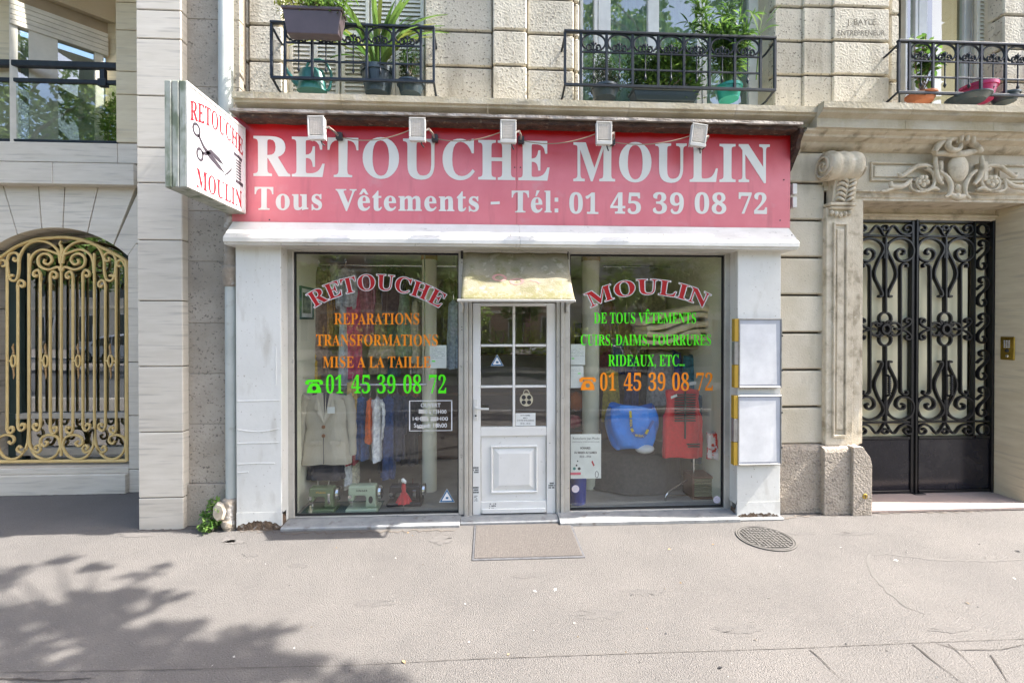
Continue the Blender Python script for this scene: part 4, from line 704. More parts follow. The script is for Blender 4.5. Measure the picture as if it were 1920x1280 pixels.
# reveals between pilaster and frame
MB().box(pl[1] + .001, PX(541, YW) - .001, YW - .06, YW + .02, .045, zpt).build('reveal', M_white, shop)
MB().box(PX(1367, YW) + .001, PX(1392, YW), YW - .035, YW + .03, .045, zpt, .003).build('reveal', M_alu, shop)
MB().box(PX(1367, YW) + .004, PX(1374, YW), YW - .05, YW - .036, .045, zpt, .003).build('frame_strip', M_alu, shop)
# door jamb posts
for a, b, y in ((870.5, 878, -.035), (878.5, 885, -.02), (1043, 1050, -.02), (1050.5, 1057.5, -.035)):
    fr(a, b, .03, ztop2, YW + y, YW + .05, M_alu, 'door_post', shop)
for (px, py) in ((866, 613), (866, 618), (866, 484), (866, 492), (1063, 572)):
    p = at(px, py, YW - .021); MB().lathe([(.0, -.002), (.005, -.002), (.005, .006), (0, .006)], p, 8, 'y').build('screw_hole', M_black, shop)
fr(878.5, 1049.5, PZ(566, 960, YW), ztop2, YW + .0, YW + .05, M_pvc, 'door_header', shop)
# sills
xs0, xs1 = PX(527, 4.05), PX(1440, 4.05)
MB().prism([(4.02, 0), (4.02, .022), (4.035, .03), (YW - .02, .043), (YW + .1, .043), (YW + .1, 0)], PX(527, 4.05), PX(862, 4.05), 'x').build('sill', M_sill, shop, bevel=.003)
MB().prism([(4.06, 0), (4.06, .018), (4.07, .026), (YW - .02, .034), (YW + .1, .034), (YW + .1, 0)], PX(862, 4.05) + .002, PX(1049, 4.05) - .002, 'x').build('sill', M_sill, shop, bevel=.003)
MB().prism([(3.99, 0), (3.99, .030), (4.0, .038), (YW - .02, .05), (YW + .1, .05), (YW + .1, 0)], PX(1049, 4.05), PX(1383, 4.05), 'x').build('sill', M_sill, shop, bevel=.003)
MB().box(PX(1383, 4.04) + .001, PX(1468, 4.04), 4.01, 4.06, 0, .02, .004).build('sill_end', M_sill, shop)
# white ledge (lower canopy) sloping forward
ze0 = PZ(422, 960, YS); ze1 = PZ(458, 960, 3.92)
ledp = [(YS + .12, ze0 + .0), (YS - .01, ze0), (3.925, ze1 + .045), (3.92, ze1 + .035), (3.92, ze1), (3.935, ze1 - .001), (3.94, ze1 - .02), (YG + .05, ze1 - .02), (YG + .05, ze0)]
xl0, xl1 = PX(418, 3.92), PX(1499, 3.92); xm = PX(975, 3.92)
for a, b in ((xl0, xm), (xm, xl1)):
    o = MB().prism(ledp, a + .0012, b - .0012, 'x').build('ledge', M_whitem, shop, bevel=.003)
for px, py in ((700, 442), (957, 441), (1243, 441), (1484, 441)):
    p = at(px, py, 3.94); MB().ball(p + Vector((0, -.006, 0)), .006).build('rivet', M_black, shop)
# sign panel
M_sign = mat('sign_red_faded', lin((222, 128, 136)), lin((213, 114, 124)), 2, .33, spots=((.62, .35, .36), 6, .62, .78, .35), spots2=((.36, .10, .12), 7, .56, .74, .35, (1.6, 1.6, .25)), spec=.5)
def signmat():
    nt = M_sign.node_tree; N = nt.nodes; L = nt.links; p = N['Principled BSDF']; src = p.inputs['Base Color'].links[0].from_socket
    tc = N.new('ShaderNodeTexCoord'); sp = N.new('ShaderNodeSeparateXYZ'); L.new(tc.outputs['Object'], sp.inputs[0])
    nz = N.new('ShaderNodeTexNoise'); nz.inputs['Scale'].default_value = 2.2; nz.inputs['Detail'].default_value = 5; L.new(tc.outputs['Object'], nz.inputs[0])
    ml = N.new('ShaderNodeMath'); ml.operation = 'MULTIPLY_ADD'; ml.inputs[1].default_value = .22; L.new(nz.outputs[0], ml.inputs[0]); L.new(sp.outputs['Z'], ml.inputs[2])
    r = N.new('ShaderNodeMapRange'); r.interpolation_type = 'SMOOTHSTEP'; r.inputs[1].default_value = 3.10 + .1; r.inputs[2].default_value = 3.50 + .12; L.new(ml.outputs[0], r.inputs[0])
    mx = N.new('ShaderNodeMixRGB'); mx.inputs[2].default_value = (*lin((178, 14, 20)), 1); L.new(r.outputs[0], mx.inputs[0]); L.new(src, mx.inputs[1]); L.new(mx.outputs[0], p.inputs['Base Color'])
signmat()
sign = thing('shop_sign', 'wide faded red fascia sign reading RETOUCHE MOULIN with phone number', 'sign', (0, YS, 3))
zs0 = ze0 + .003; zs1 = PZ(236, 960, YS)
xsa, xsb = PX(431, YS), PX(1481, YS); xsm = PX(969, YS)
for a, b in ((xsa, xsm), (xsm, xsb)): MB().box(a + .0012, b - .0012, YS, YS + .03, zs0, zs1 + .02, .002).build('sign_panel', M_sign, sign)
MB().box(xsa + .01, xsb - .01, YS + .031, YG, zs0, 3.555).build('sign_box', M_wood, sign)
YT = YS - .0025
letters('RETOUCHE', plane_map(474, 1031, 329, 256, YT, 338, 266), M_letter, 'letter', sign, track=26, off=7, one=False)
letters('MOULIN', plane_map(1074, 1444, 339, 268, YT, 341, 272), M_letter, 'letter', sign, track=26, off=7, one=False)
letters('Tous', plane_map(477, 606, 393, 351, YT, 393, 352), M_letter, 'letter', sign, track=30, off=6, one=False)
letters('Vêtements', plane_map(631, 900, 394, 355, YT, 396, 357), M_letter, 'letter', sign, track=28, off=6, one=False)
letters('-', plane_map(917, 940, 394, 355, YT), M_letter, 'letter', sign)
letters('Tél:', plane_map(959, 1049, 398, 358, YT), M_letter, 'letter', sign, track=24, off=6, one=False)
for s_, a, b in (('01', 1066, 1124), ('45', 1144, 1204), ('39', 1223, 1284), ('08', 1301, 1363), ('72', 1383, 1440)):
    letters(s_, plane_map(a, b, 400, 363, YT, 401, 364), M_letter, 'letter', sign, track=28, off=6, one=False)
for px, py in ((965, 314), (976, 314), (1470, 337), (1463, 413), (505, 412)):
    MB().lathe([(0, 0), (.006, 0), (.006, .004), (0, .004)], at(px, py, YS - .004), 8, 'y').build('screw', M_black, sign)
# roof slab over the sign with rotten timber
YRF = 3.93
roof = thing('sign_roof', 'zinc covered timber ledge with rotten edge above the red sign', 'canopy', (0, YRF, 3.6))
zr0, zr1 = PZ(223, 960, YRF), 3.60
def raggedslab(pa, pb, z0, z1, y0, y1, m, nm, seed, amp):
    rr = random.Random(seed); n = int((pb - pa) / .06); v = []; f = []
    for i in range(n + 1):
        x = pa + (pb - pa) * i / n; dz = amp * (rr.random() - .5); dy = amp * (rr.random() - .5)
        v += [(x, y0 + dy, z0 + dz), (x, y1, z0 + dz * .3), (x, y1, z1), (x, y0 + dy * .6, z1)]
    for i in range(n):
        for k in range(4): f.append((i * 4 + k, i * 4 + (k + 1) % 4, i * 4 + 4 + (k + 1) % 4, i * 4 + 4 + k))
    f += [(0, 1, 2, 3), tuple(n * 4 + k for k in (3, 2, 1, 0))]
    return MB().add(v, f).build(nm, m, roof)
raggedslab(PX(430, YRF), PX(1505, YRF), zr0 + .012, zr1 - .004, YRF, YG + .02, M_zinc, 'flashing', 2, .006)
raggedslab(PX(447, YRF), PX(1499, YRF), zr0 - .030, zr0 + .006, YRF + .03, YS + .1, M_wood, 'timber_edge', 4, .012)
# bracket at the right end
xbk = PX(1482, 3.98)
MB().prism([(YRF + .03, zr0 - .0), (YRF + .03, zr0 - .05), (YRF + .07, zr0 - .11), (YRF + .08, zr0 - .17), (YS + .05, zr0 - .33), (YG, zr0 - .36), (YG, zr0)], xsb + .002, xsb + .045, 'x').build('side_bracket', M_wood, roof, bevel=.004)
# pale cleats between sign and wall at right
for py in (352, 377):
    MB().box(PX(1483, YS + .05), PX(1491, YS + .05), YS + .03, YG, PZ(py + 10, 1487, YS), PZ(py - 10, 1487, YS), .003).build('side_cleat', M_whitem, shop)
# ---------------------------------------------------------------- floodlights
def floodlight(px, py, tilt=0, first=None, label=''):
    c = at(px, py, 3.84)
    if first is not None:
        return dup(first, c, label=label)
    t = thing('floodlight', label, 'floodlight', c, 'floodlights along the top of the red sign')
    hw, hh = .068, .098
    o = MB().box(c.x - hw, c.x + hw, c.y + .008, c.y + .045, c.z - hh, c.z + hh, .012).build('housing', M_lplas, t)
    MB().box(c.x - hw, c.x + hw, c.y, c.y + .007, c.z + hh - .014, c.z + hh, .003).box(c.x - hw, c.x + hw, c.y, c.y + .007, c.z - hh, c.z - hh + .032, .003).box(c.x - hw, c.x - hw + .013, c.y, c.y + .007, c.z - hh + .033, c.z + hh - .015, .003).box(c.x + hw - .013, c.x + hw, c.y, c.y + .007, c.z - hh + .033, c.z + hh - .015, .003).build('bezel', M_lplas, t)
    mb = MB()
    for i in range(8):
        for j in range(10):
            x = c.x - hw + .02 + i * .0137; z = c.z - hh + .042 + j * .0137
            mb.box(x, x + .0122, c.y + .002, c.y + .0076, z, z + .0122)
    stuff(mb.build('led_grid', M_lens, t))
    for k in range(6): MB().box(c.x - hw + .012 + k * .023, c.x - hw + .017 + k * .023, c.y + .046, c.y + .066, c.z - hh + .01, c.z + hh - .01).build('cooling_fin', M_lplas, t)
    MB().tube([(c.x + hw - .002, c.y + .03, c.z + .0), (c.x + hw + .025, c.y + .03, c.z + .015), (c.x + hw + .05, c.y + .12, c.z + .01), (c.x + hw + .05, YS + .01, c.z + .012)], .009, 6).build('arm', M_zinc, t)
    MB().box(c.x + hw + .028, c.x + hw + .082, YS - .05, YS - .003, c.z - .02, c.z + .045, .006).build('junction_box', M_dark, t)
    MB().tube([(c.x + .03, c.y + .03, c.z - hh + .002), (c.x + .035, c.y + .03, c.z - hh - .02), (c.x + .05, c.y + .05, c.z - hh - .035)], .006, 6).build('cable_tail', M_dark, t)
    return t
fls = [(592, 239), (782, 242), (953, 246), (1133, 249), (1311, 253)]
flb = ['first floodlight from the left, over the letter E of RETOUCHE', 'second floodlight from the left, over the letter U of RETOUCHE', 'middle floodlight, over the last H and E of RETOUCHE', 'fourth floodlight from the left, over the M of MOULIN', 'rightmost floodlight, tilted, over the L of MOULIN']
fl0 = None
for i, (a, b) in enumerate(fls):
    o = floodlight(a, b, first=fl0, label=flb[i]); fl0 = fl0 or o
o.rotation_euler.y = R(7); fl0.rotation_euler.y = R(-2)
for i in range(4):
    p0 = at(fls[i][0], fls[i][1], 3.84) + Vector((.15, .2, .005)); p1 = at(fls[i + 1][0], fls[i + 1][1], 3.84) + Vector((-.07, .03, 0)); p0.y = YS - .03
    sag = .05 - .008 * (i % 2); q = [p0.lerp(p1, k / 12) + Vector((0, 0, -sag * 4 * (k / 12) * (1 - k / 12))) for k in range(13)]
    tag(MB().tube(q, .0045, 5).build('power_cable', mat('cable_beige', (.35, .27, .18), rough=.6)), 'thin beige cable sagging between the %s floodlights on the sign' % ['first and second', 'second and middle', 'middle and fourth', 'fourth and last'][i], 'cable', 'cables between the floodlights')
# ---------------------------------------------------------------- projecting box sign
XF = -2.10; XB = -2.25; by0, by1 = 3.295, 4.06; bz0, bz1 = 2.745, 3.485
M_boxal = mat('mouldy_aluminium', (.44, .45, .40), (.28, .30, .24), 9, .5, .2, spots=((.10, .13, .07), 16, .52, .66, .8, (1, 1, .3)), spots2=((.55, .56, .5), 12, .6, .7, .5))
bs = thing('projecting_sign', 'white projecting box sign with red lettering and scissors on mouldy green frame', 'sign', (XF, by1, bz0))
MB().box(XB + .004, XF - .004, by0 + .012, by1, bz0 + .006, bz1 - .006).build('sign_core', M_boxal, bs)
for k in range(3):
    a = XB + .150 * k / 3; MB().box(a + .002, a + .048, by0, by0 + .0115, bz0, bz1, .004).build('front_profile', M_boxal, bs)
MB().box(XB + .002, XF - .002, by0 + .004, by1, bz0 - .004, bz0 + .0055, .003).build('bottom_profile', M_boxal, bs)
MB().box(XB + .002, XF - .002, by0 + .004, by1, bz1 - .0055, bz1 + .004, .003).build('top_profile', M_boxal, bs)
for (a, b, c, d) in ((by0, by0 + .022, bz0, bz1), (by1 - .022, by1, bz0, bz1), (by0 + .0225, by1 - .0225, bz0, bz0 + .022), (by0 + .0225, by1 - .0225, bz1 - .022, bz1)):
    MB().box(XF - .003, XF + .008, a, b, c, d, .003).build('frame', M_whitem, bs)
M_acr = mat('white_acrylic', (.80, .80, .80), (.74, .74, .74), 3, .3)
MB().box(XF - .0035, XF + .001, by0 + .02, by1 - .02, bz0 + .02, bz1 - .02).build('face', M_acr, bs)
def bxm(y0, y1, z0, ch, arc=0):
    # arc: letters rise in the middle
    def f(u, v):
        a = (u - .5) * 2; return (XF + .0025, y0 + (y1 - y0) * u, z0 + ch * v - arc * a * a)
    return f
M_redp = mat('sign_red_print', lin((190, 35, 48)), lin((175, 28, 40)), 5, .4)
letters('RETOUCHE', bxm(by0 + .035, by1 - .035, bz0 + .545, .135, .062), M_redp, 'letter', bs, off=6, one=False)
letters('MOULIN', bxm(by0 + .10, by1 - .055, bz0 + .035, .135), M_redp, 'letter', bs, track=20, off=6, one=False)
def bp_(u, v): return (XF + .0025, by0 + u * (by1 - by0), bz0 + v * (bz1 - bz0))
def flat_ribbon(pts, w, nm, m=M_black, par=bs, fm=bp_):
    v = []; f = []; pts = [Vector((a, b)) for a, b in pts]; n = len(pts)
    for i, p in enumerate(pts):
        t = (pts[min(i + 1, n - 1)] - pts[max(0, i - 1)]); t.normalize(); nn = Vector((-t.y, t.x)); ww = w[i] if isinstance(w, list) else w
        v += [fm(*(p + nn * ww)), fm(*(p - nn * ww))]
    f = [(2 * i, 2 * i + 1, 2 * i + 3, 2 * i + 2) for i in range(n - 1)]
    return MB().add(v, f).build(nm, m, par, recalc=False)
M_ink = mat('dark_ink', lin((62, 58, 66)), rough=.5)
for (cu, cv, ru, rv) in ((.14, .60, .05, .055), (.19, .38, .045, .055)):
    flat_ribbon([(cu + ru * cos(2 * pi * k / 16), cv + rv * sin(2 * pi * k / 16)) for k in range(17)], .014, 'scissors_handle', M_ink)
flat_ribbon([(.17, .56), (.25, .475), (.34, .43), (.50, .37), (.60, .335)], [.016, .02, .03, .026, .002], 'scissors_blade', M_ink)
flat_ribbon([(.22, .41), (.28, .42), (.36, .475), (.50, .44), (.58, .42)], [.016, .016, .024, .026, .002], 'scissors_blade', M_ink)
flat_ribbon([(.56, .29), (.66, .36), (.72, .42)], [.003, .012, .01], 'small_scissors', M_ink)
flat_ribbon([(.72 + .02 * cos(k), .45 + .03 * sin(k)) for k in range(7)], .006, 'small_scissors', M_ink)
flat_ribbon([(.77, .62), (.86, .61), (.93, .59)], .020, 'spool', M_ink); flat_ribbon([(.80, .325), (.88, .32), (.95, .31)], .020, 'spool', M_ink)
for k in range(7): flat_ribbon([(.81, .37 + k * .032), (.91, .36 + k * .032)], .011, 'thread', M_ink)
flat_ribbon([(.70, .40), (.71, .34), (.75, .29), (.82, .27)], .004, 'thread', M_ink)
MB().tube([(XF - .07, by1, bz0 + .15), (XF - .07, YG + .05, bz0 + .15)], .02, 8).tube([(XF - .07, by1, bz1 - .15), (XF - .07, YG + .05, bz1 - .15)], .02, 8).build('wall_bracket', M_zinc, bs)
# ---------------------------------------------------------------- downpipe
dx = PX(431, 4.1); M_pipe = mat('grey_green_pipe', (.50, .53, .50), (.42, .45, .42), 3, .5, spots=((.3, .28, .23), 12, .62, .75, .5)); M_pipe2 = mat('cast_iron_shoe', (.36, .31, .25), (.26, .22, .17), 14, .8, bump=.5, bscale=40, spots=((.55, .53, .5), 10, .6, .68, .7))
dp = thing('downpipe', 'grey green rainwater pipe in the corner left of the shop', 'drainpipe', (dx, 4.12, 0))
MB().tube([(dx, 4.12, .25), (dx, 4.12, 2.15)], .047, 14).build('pipe', M_pipe, dp, smooth=50)
MB().tube([(dx, 4.12, 2.15), (dx, 4.12, 2.9)], .052, 14).build('pipe', M_pipe2, dp, smooth=50)
MB().lathe([(.052, 2.12), (.062, 2.15), (.066, 2.24), (.072, 2.26), (.072, 2.29), (.06, 2.30)], (dx, 4.12, 0), 14).build('collar', M_pipe2, dp, smooth=50)
MB().tube([(PX(430, 4.2), 4.16, 3.60), (PX(431, 4.2), 4.16, 5.6)], .058, 14).build('pipe', M_pipe, dp, smooth=50)
MB().lathe([(.055, 0), (.06, .06), (.058, .2), (.062, .22), (.062, .26), (.05, .27)], (dx - .005, 4.10, 0), 14).build('shoe', M_pipe2, dp, smooth=50)
MB().lathe([(.0, -.0), (.045, 0), (.058, .02), (.052, .05), (.03, .08), (0, .08)], (dx - .062, 4.02, .175), 7, 'y', 1, 1.55).build('broken_cap', mat('pale_shoe_cap', (.52, .47, .38), (.4, .34, .26), 20, .8), dp, smooth=30)
MB().lathe([(.05, 0), (.055, .03), (.05, .06)], (dx - .01, 4.08, .03), 12).build('collar', M_pipe2, dp, smooth=50)

# ================================================================ entrance door of the shop
YD_ = YW + .005
door = thing('shop_door', 'white half glazed shop door with six small panes and raised lower panel', 'door', (PX(965, YD_), YD_, .03))
def db(a, b, c, d, y0, y1, nm='door_rail', m=M_pvc, bev=.004, par=door):  # photo pixels on the door plane
    return MB().box(PX(a, YD_), PX(b, YD_), YD_ + y0, YD_ + y1, PZ(d, 960, YD_), PZ(c, 960, YD_), bev).build(nm, m, par)
db(886, 901, 568, 963, -.005, .04, 'stile'); db(1025, 1042, 568, 963, -.005, .04, 'stile')
db(901.3, 1024.7, 568, 574, -.004, .04); db(901.3, 1024.7, 800, 817, -.004, .04); db(901.3, 1024.7, 939, 961, -.004, .04)
db(902, 1024, 817.3, 938.7, .014, .035, 'lower_panel', bev=.002)
# raised panel: stepped frame with sloping faces
def frustum(a, b, c, d, y_out, inset, y_in, nm):
    x0, x1 = PX(a, YD_), PX(b, YD_); z0, z1 = PZ(d, 960, YD_), PZ(c, 960, YD_); i = inset
    v = [(x0, YD_ + y_out, z0), (x1, YD_ + y_out, z0), (x1, YD_ + y_out, z1), (x0, YD_ + y_out, z1), (x0 + i, YD_ + y_in, z0 + i), (x1 - i, YD_ + y_in, z0 + i), (x1 - i, YD_ + y_in, z1 - i), (x0 + i, YD_ + y_in, z1 - i)]
    return MB().add(v, [(0, 1, 5, 4), (1, 2, 6, 5), (2, 3, 7, 6), (3, 0, 4, 7), (4, 5, 6, 7)]).build(nm, M_pvc, door, recalc=False)
x0, x1 = PX(920, YD_), PX(1008, YD_); z0, z1 = PZ(924, 960, YD_), PZ(835, 960, YD_)
for (a, b, c, d) in ((x0, x1, z0, z0 + .018), (x0, x1, z1 - .018, z1), (x0, x0 + .018, z0 + .0185, z1 - .0185), (x1 - .018, x1, z0 + .0185, z1 - .0185)):
    MB().box(a, b, YD_ - .006, YD_ + .016, c, d, .006).build('panel_moulding', M_pvc, door)
frustum(925, 1003, 840, 919, .0135, .05, -.004, 'raised_panel')
db(904, 1022, 952, 960, -.02, -.0045, 'drip_rail', bev=.003); 
rows = ((574.3, 645), (650, 722), (727, 799.7)); cols = ((901.3, 961), (966, 1024.7))
for r_ in rows:
    for c_ in cols: db(c_[0] + .3, c_[1] - .3, r_[0] + .3, r_[1] - .3, .016, .022, 'pane', M_glassd, 0)
db(961.2, 965.8, 574.3, 799.7, .0, .03, 'glazing_bar', bev=.003)
for a, b in ((645.3, 649.7), (722.3, 726.7)):
    db(901.5, 961, a, b, .001, .03, 'glazing_bar', bev=.003); db(966, 1024.5, a, b, .001, .03, 'glazing_bar', bev=.003)
# handle plate with lever
hp = db(888.5, 895, 747, 787, -.014, -.0055, 'handle', M_whitem, .003)
p = at(892, 764, YD_ - .014); mb = MB(); mb.tube([p, p + Vector((0, -.05, 0)), p + Vector((.02, -.058, 0)), p + Vector((.12, -.055, -.004))], .009, 8); mb.build('lever', M_whitem, hp, smooth=60)
p = at(892, 779, YD_ - .0145); MB().lathe([(0, 0), (.009, 0), (.009, .004), (0, .004)], p + Vector((0, -.002, 0)), 10, 'y').build('keyhole', M_dark, hp)
# small stickers printed with black marks
def pcard(px0, px1, py0, py1, Y, m, nm, par, t=.0012, tilt=0):
    a = at(px0, py1, Y); b = at(px1, py0, Y); return MB().box(a.x, b.x, Y - t, Y, a.z, b.z).build(nm, m, par)
def marks(px0, px1, py0, py1, Y, par, rows_=3, seed=0, m=M_black, nm='print', fill=.7, h=.5):
    rr = random.Random(seed); mb = MB(); a = at(px0, py1, Y); b = at(px1, py0, Y); dz = (b.z - a.z) / rows_
    for r_ in range(rows_):
        x = a.x; z = b.z - (r_ + .75) * dz
        while x < b.x - .003:
            w = (.004 + rr.random() * .012) * max(.5, (b.x - a.x) / .12)
            if rr.random() < fill: mb.add([(x, Y, z), (min(x + w, b.x), Y, z), (min(x + w, b.x), Y, z + dz * h), (x, Y, z + dz * h)], [(0, 1, 2, 3)])
            x += w * 1.3
    return mb.build(nm, m, par, recalc=False)
yd0 = YD_ - .0055
for i, (a, b, c, d) in enumerate(((886.5, 898, 874, 888), (886.5, 898, 911, 926), (1028, 1041, 903, 917))):
    st = pcard(a, b, c, d, yd0, M_paper, 'sticker', door); marks(a + .6, b - .6, c + .8, d - .8, yd0 - .0016, st, 3, i, fill=.92, h=.72)
st = pcard(888, 897, 927, 941, yd0, M_paper, 'sticker', door); marks(889, 896, 928, 940, yd0 - .0016, st, 5, 9)
st = marks(917, 930, 942, 958, YD_ - .006, door, 4, 12, fill=.5, nm='worn_sticker')
for px, py in ((1031, 830), (1008, 952), (926, 947)): MB().ball(at(px, py, YD_ - .005), .004).build('screw', M_dark, door)
def triangle_sticker(px, py, w, Y, par):
    M_blue = mat('sticker_blue', lin((25, 95, 140)), rough=.4)
    c = at(px, py, Y); h = w * .88
    def tri(s, m, dy, nm):
        MB().add([(c.x - w / 2 * s, Y - dy, c.z - h * .36 * s), (c.x + w / 2 * s, Y - dy, c.z - h * .36 * s), (c.x, Y - dy, c.z + h * .64 * s)], [(0, 1, 2)]).build(nm, m, par, recalc=False)
    tri(1.06, M_vwhite, .0005, 'sticker_edge'); tri(1, M_blue, .0009, 'sticker'); tri(.70, M_vwhite, .0013, 'sticker_face')
    MB().add([(c.x - .012, Y - .0017, c.z - .012), (c.x + .012, Y - .0017, c.z - .015), (c.x + .014, Y - .0017, c.z + .004), (c.x - .008, Y - .0017, c.z + .006)], [(0, 1, 2, 3)]).build('sticker_camera', M_blue, par, recalc=False)
yg = YD_ + .0155
triangle_sticker(932, 678, .115, yg, door)
st = pcard(966.5, 1004, 774, 798, yg, M_paper, 'notice', door)
def L(s, a, b, c, d, Y, par, m=M_black, bold=.01, nm='lettering'): return sans(s, plane_map(a, b, d, c, Y), m, nm, par, bold)
L('AUTO FERMEE', 976, 994, 777, 779.6, yg - .0016, st); L('MERCI', 981, 989, 782, 784.4, yg - .0016, st); L('A VOTRE INTELLIGENCE', 969, 1001, 786.5, 789, yg - .0016, st); L('10 H - 19 H', 976, 994, 792, 795, yg - .0016, st)
# round tag with four buttons
M_tag = mat('tag_beige', (.55, .50, .36), rough=.7); c = at(987, 749, yg)
tg = MB().lathe([(0, -.0015), (.062, -.0015), (.062, 0), (0, 0)], c, 20, 'y').build('button_tag', M_tag, door)
for dx_, dz_ in ((-.025, .022), (.025, .022), (-.025, -.024), (.025, -.024)):
    MB().lathe([(0, -.004), (.02, -.004), (.02, -.0017), (0, -.0017)], c + Vector((dx_, 0, dz_)), 14, 'y').build('button', M_dark, tg)
MB().tube(cr([c + Vector((-.03, -.002, .05)), c + Vector((-.02, -.002, .085)), c + Vector((.01, -.002, .09)), c + Vector((.03, -.002, .055))], 4), .004, 5).build('tag_loop', M_tag, tg)
# ---------------------------------------------------------------- awning over the door
aw_ = thing('door_awning', 'dirty mossy cream fabric awning over the shop door', 'awning', (PX(968, 4.1), 4.15, 2.0))
A0, A1 = at(869, 472, YW - .06), at(1063, 472, YW - .06); zA = A0.z; yB = 3.755; zB = PZ(562, 960, yB); B0, B1 = PX(864, yB), PX(1078, yB)
n, m_ = 30, 18; v = []; f = []
for j in range(m_ + 1):
    t = j / m_
    for i in range(n + 1):
        s = i / n; x = (A0.x + (A1.x - A0.x) * s) * (1 - t) + (B0 + (B1 - B0) * s) * t
        w = .012 * sin(s * 9 + 1.5 * t) * t * (1 - t) * 2 + .006 * sin(s * 23) * (1 - t)
        v.append((x, (YW - .06) * (1 - t) + yB * t - w, zA * (1 - t) + zB * t + .02 * sin(pi * t) * (1) * .3 - .035 * sin(pi * t) + w))
for j in range(m_):
    for i in range(n): f.append((j * (n + 1) + i, j * (n + 1) + i + 1, (j + 1) * (n + 1) + i + 1, (j + 1) * (n + 1) + i))
M_awn = mat('awning_fabric', (.29, .26, .175), (.21, .19, .13), 4, .9, bump=.3, bscale=90, spots=((.17, .16, .07), 9, .50, .64, .7, (1, 1, 1)), spots2=((.42, .39, .30), 16, .58, .68, .6))
def awnmat():   # moss heavier towards the wet lower hem, a real stain
    nt = M_awn.node_tree; N = nt.nodes; Lk = nt.links; p = N['Principled BSDF']; src = p.inputs['Base Color'].links[0].from_socket
    tc = N.new('ShaderNodeTexCoord'); sp = N.new('ShaderNodeSeparateXYZ'); Lk.new(tc.outputs['Object'], sp.inputs[0])
    nz = N.new('ShaderNodeTexNoise'); nz.inputs['Scale'].default_value = 38; nz.inputs['Detail'].default_value = 4; Lk.new(tc.outputs['Object'], nz.inputs[0])
    r = N.new('ShaderNodeMapRange'); r.inputs[1].default_value = zB + .20; r.inputs[2].default_value = zB; Lk.new(sp.outputs['Z'], r.inputs[0])
    a = N.new('ShaderNodeMath'); a.operation = 'MULTIPLY'; Lk.new(nz.outputs[0], a.inputs[0]); Lk.new(r.outputs[0], a.inputs[1])
    r2 = N.new('ShaderNodeMapRange'); r2.inputs[1].default_value = .30; r2.inputs[2].default_value = .50; r2.inputs[4].default_value = .8; Lk.new(a.outputs[0], r2.inputs[0])
    mx = N.new('ShaderNodeMixRGB'); mx.inputs[2].default_value = (.17, .16, .06, 1); Lk.new(r2.outputs[0], mx.inputs[0]); Lk.new(src, mx.inputs[1]); Lk.new(mx.outputs[0], p.inputs['Base Color'])
awnmat()
fab = MB().add(v, f).build('fabric', M_awn, aw_, smooth=60, recalc=False)
so = fab.modifiers.new('s', 'SOLIDIFY'); so.thickness = .003
MB().box(B0 - .03, B1 + .005, yB - .012, yB + .006, zB - .018, zB + .004, .004).build('front_bar', M_alu, aw_)
MB().tube([(A0.x, YW - .06, zA + .015), (A1.x, YW - .06, zA + .015)], .028, 10).build('roller', M_alu, aw_)
for xw, xf in ((PX(867, YW), B0), (PX(1062, YW), B1)):
    MB().tube([(xw, YW - .03, zB - .02), (xf, yB, zB - .008)], .008, 6).build('arm', M_whitem, aw_)
    MB().box(xw - .012, xw + .012, YW - .05, YW - .022, zB - .09, zB + .01, .003).build('arm_bracket', M_alu, aw_)
    MB().box(xw - .012, xw + .012, YW - .05, YW - .022, zA - .06, zA + .03, .003).build('roller_bracket', M_gasket, aw_)
M_fade = mat('faded_red_print', (.42, .19, .17), (.38, .24, .20), 20, .9)
def awp(s, t, d=.004):
    x = (A0.x + (A1.x - A0.x) * s) * (1 - t) + (B0 + (B1 - B0) * s) * t; w = .012 * sin(s * 9 + 1.5 * t) * t * (1 - t) * 2 + .006 * sin(s * 23) * (1 - t)
    return (x, (YW - .06) * (1 - t) + yB * t - w - d, zA * (1 - t) + zB * t - .029 * sin(pi * t) + w + d)
for cs_, ct_ in ((.34, .50), (.50, .565)):
    flat_ribbon([(cs_ + .055 * cos(2 * pi * k / 18), ct_ + .06 * sin(2 * pi * k / 18)) for k in range(19)], .014, 'faded_letter', M_fade, aw_, awp)
flat_ribbon([(.62, .56), (.68, .585), (.71, .63)], .014, 'faded_letter', M_fade, aw_, awp)
# ================================================================ door mat, manhole, boxes
mt = thing('door_mat', 'brown ribbed door mat with black rubber edge before the shop door', 'door mat', (.31, 3.74, 0))
MB().box(-.125, .745, 3.44, 4.045, .0, .008, .003).build('rubber_edge', mat('rubber', (.07, .07, .075), (.12, .12, .125), 30, .8), mt)
M_matc = mat('mat_carpet', (.175, .155, .14), (.135, .12, .108), 60, .95, bump=1, bscale=300, bd=.01, spots=((.36, .32, .28), 90, .6, .7, .5))
mb = MB()
for k in range(58):
    x = -.105 + k * .0143; mb.box(x, x + .0105, 3.462, 4.03, .0075, .0125)
stuff(mb.build('carpet_ribs', M_matc, mt)); MB().box(-.107, .727, 3.46, 4.032, .0076, .0105).build('carpet', M_matc, mt)
mc = at(0, 0, 4); c = Vector((2.318, 3.68, 0)); rm = .226
mh = thing('manhole_cover', 'round cast iron manhole cover with raised maze pattern in the pavement', 'manhole cover', c)
M_cast = mat('cast_iron', (.15, .14, .128), (.11, .103, .095), 30, .6, .2); M_castd = mat('cast_iron_groove', (.05, .047, .043), rough=.9)
MB().lathe([(0, 0), (rm, 0), (rm, .004), (0, .004)], c, 40).build('cover', M_castd, mh)
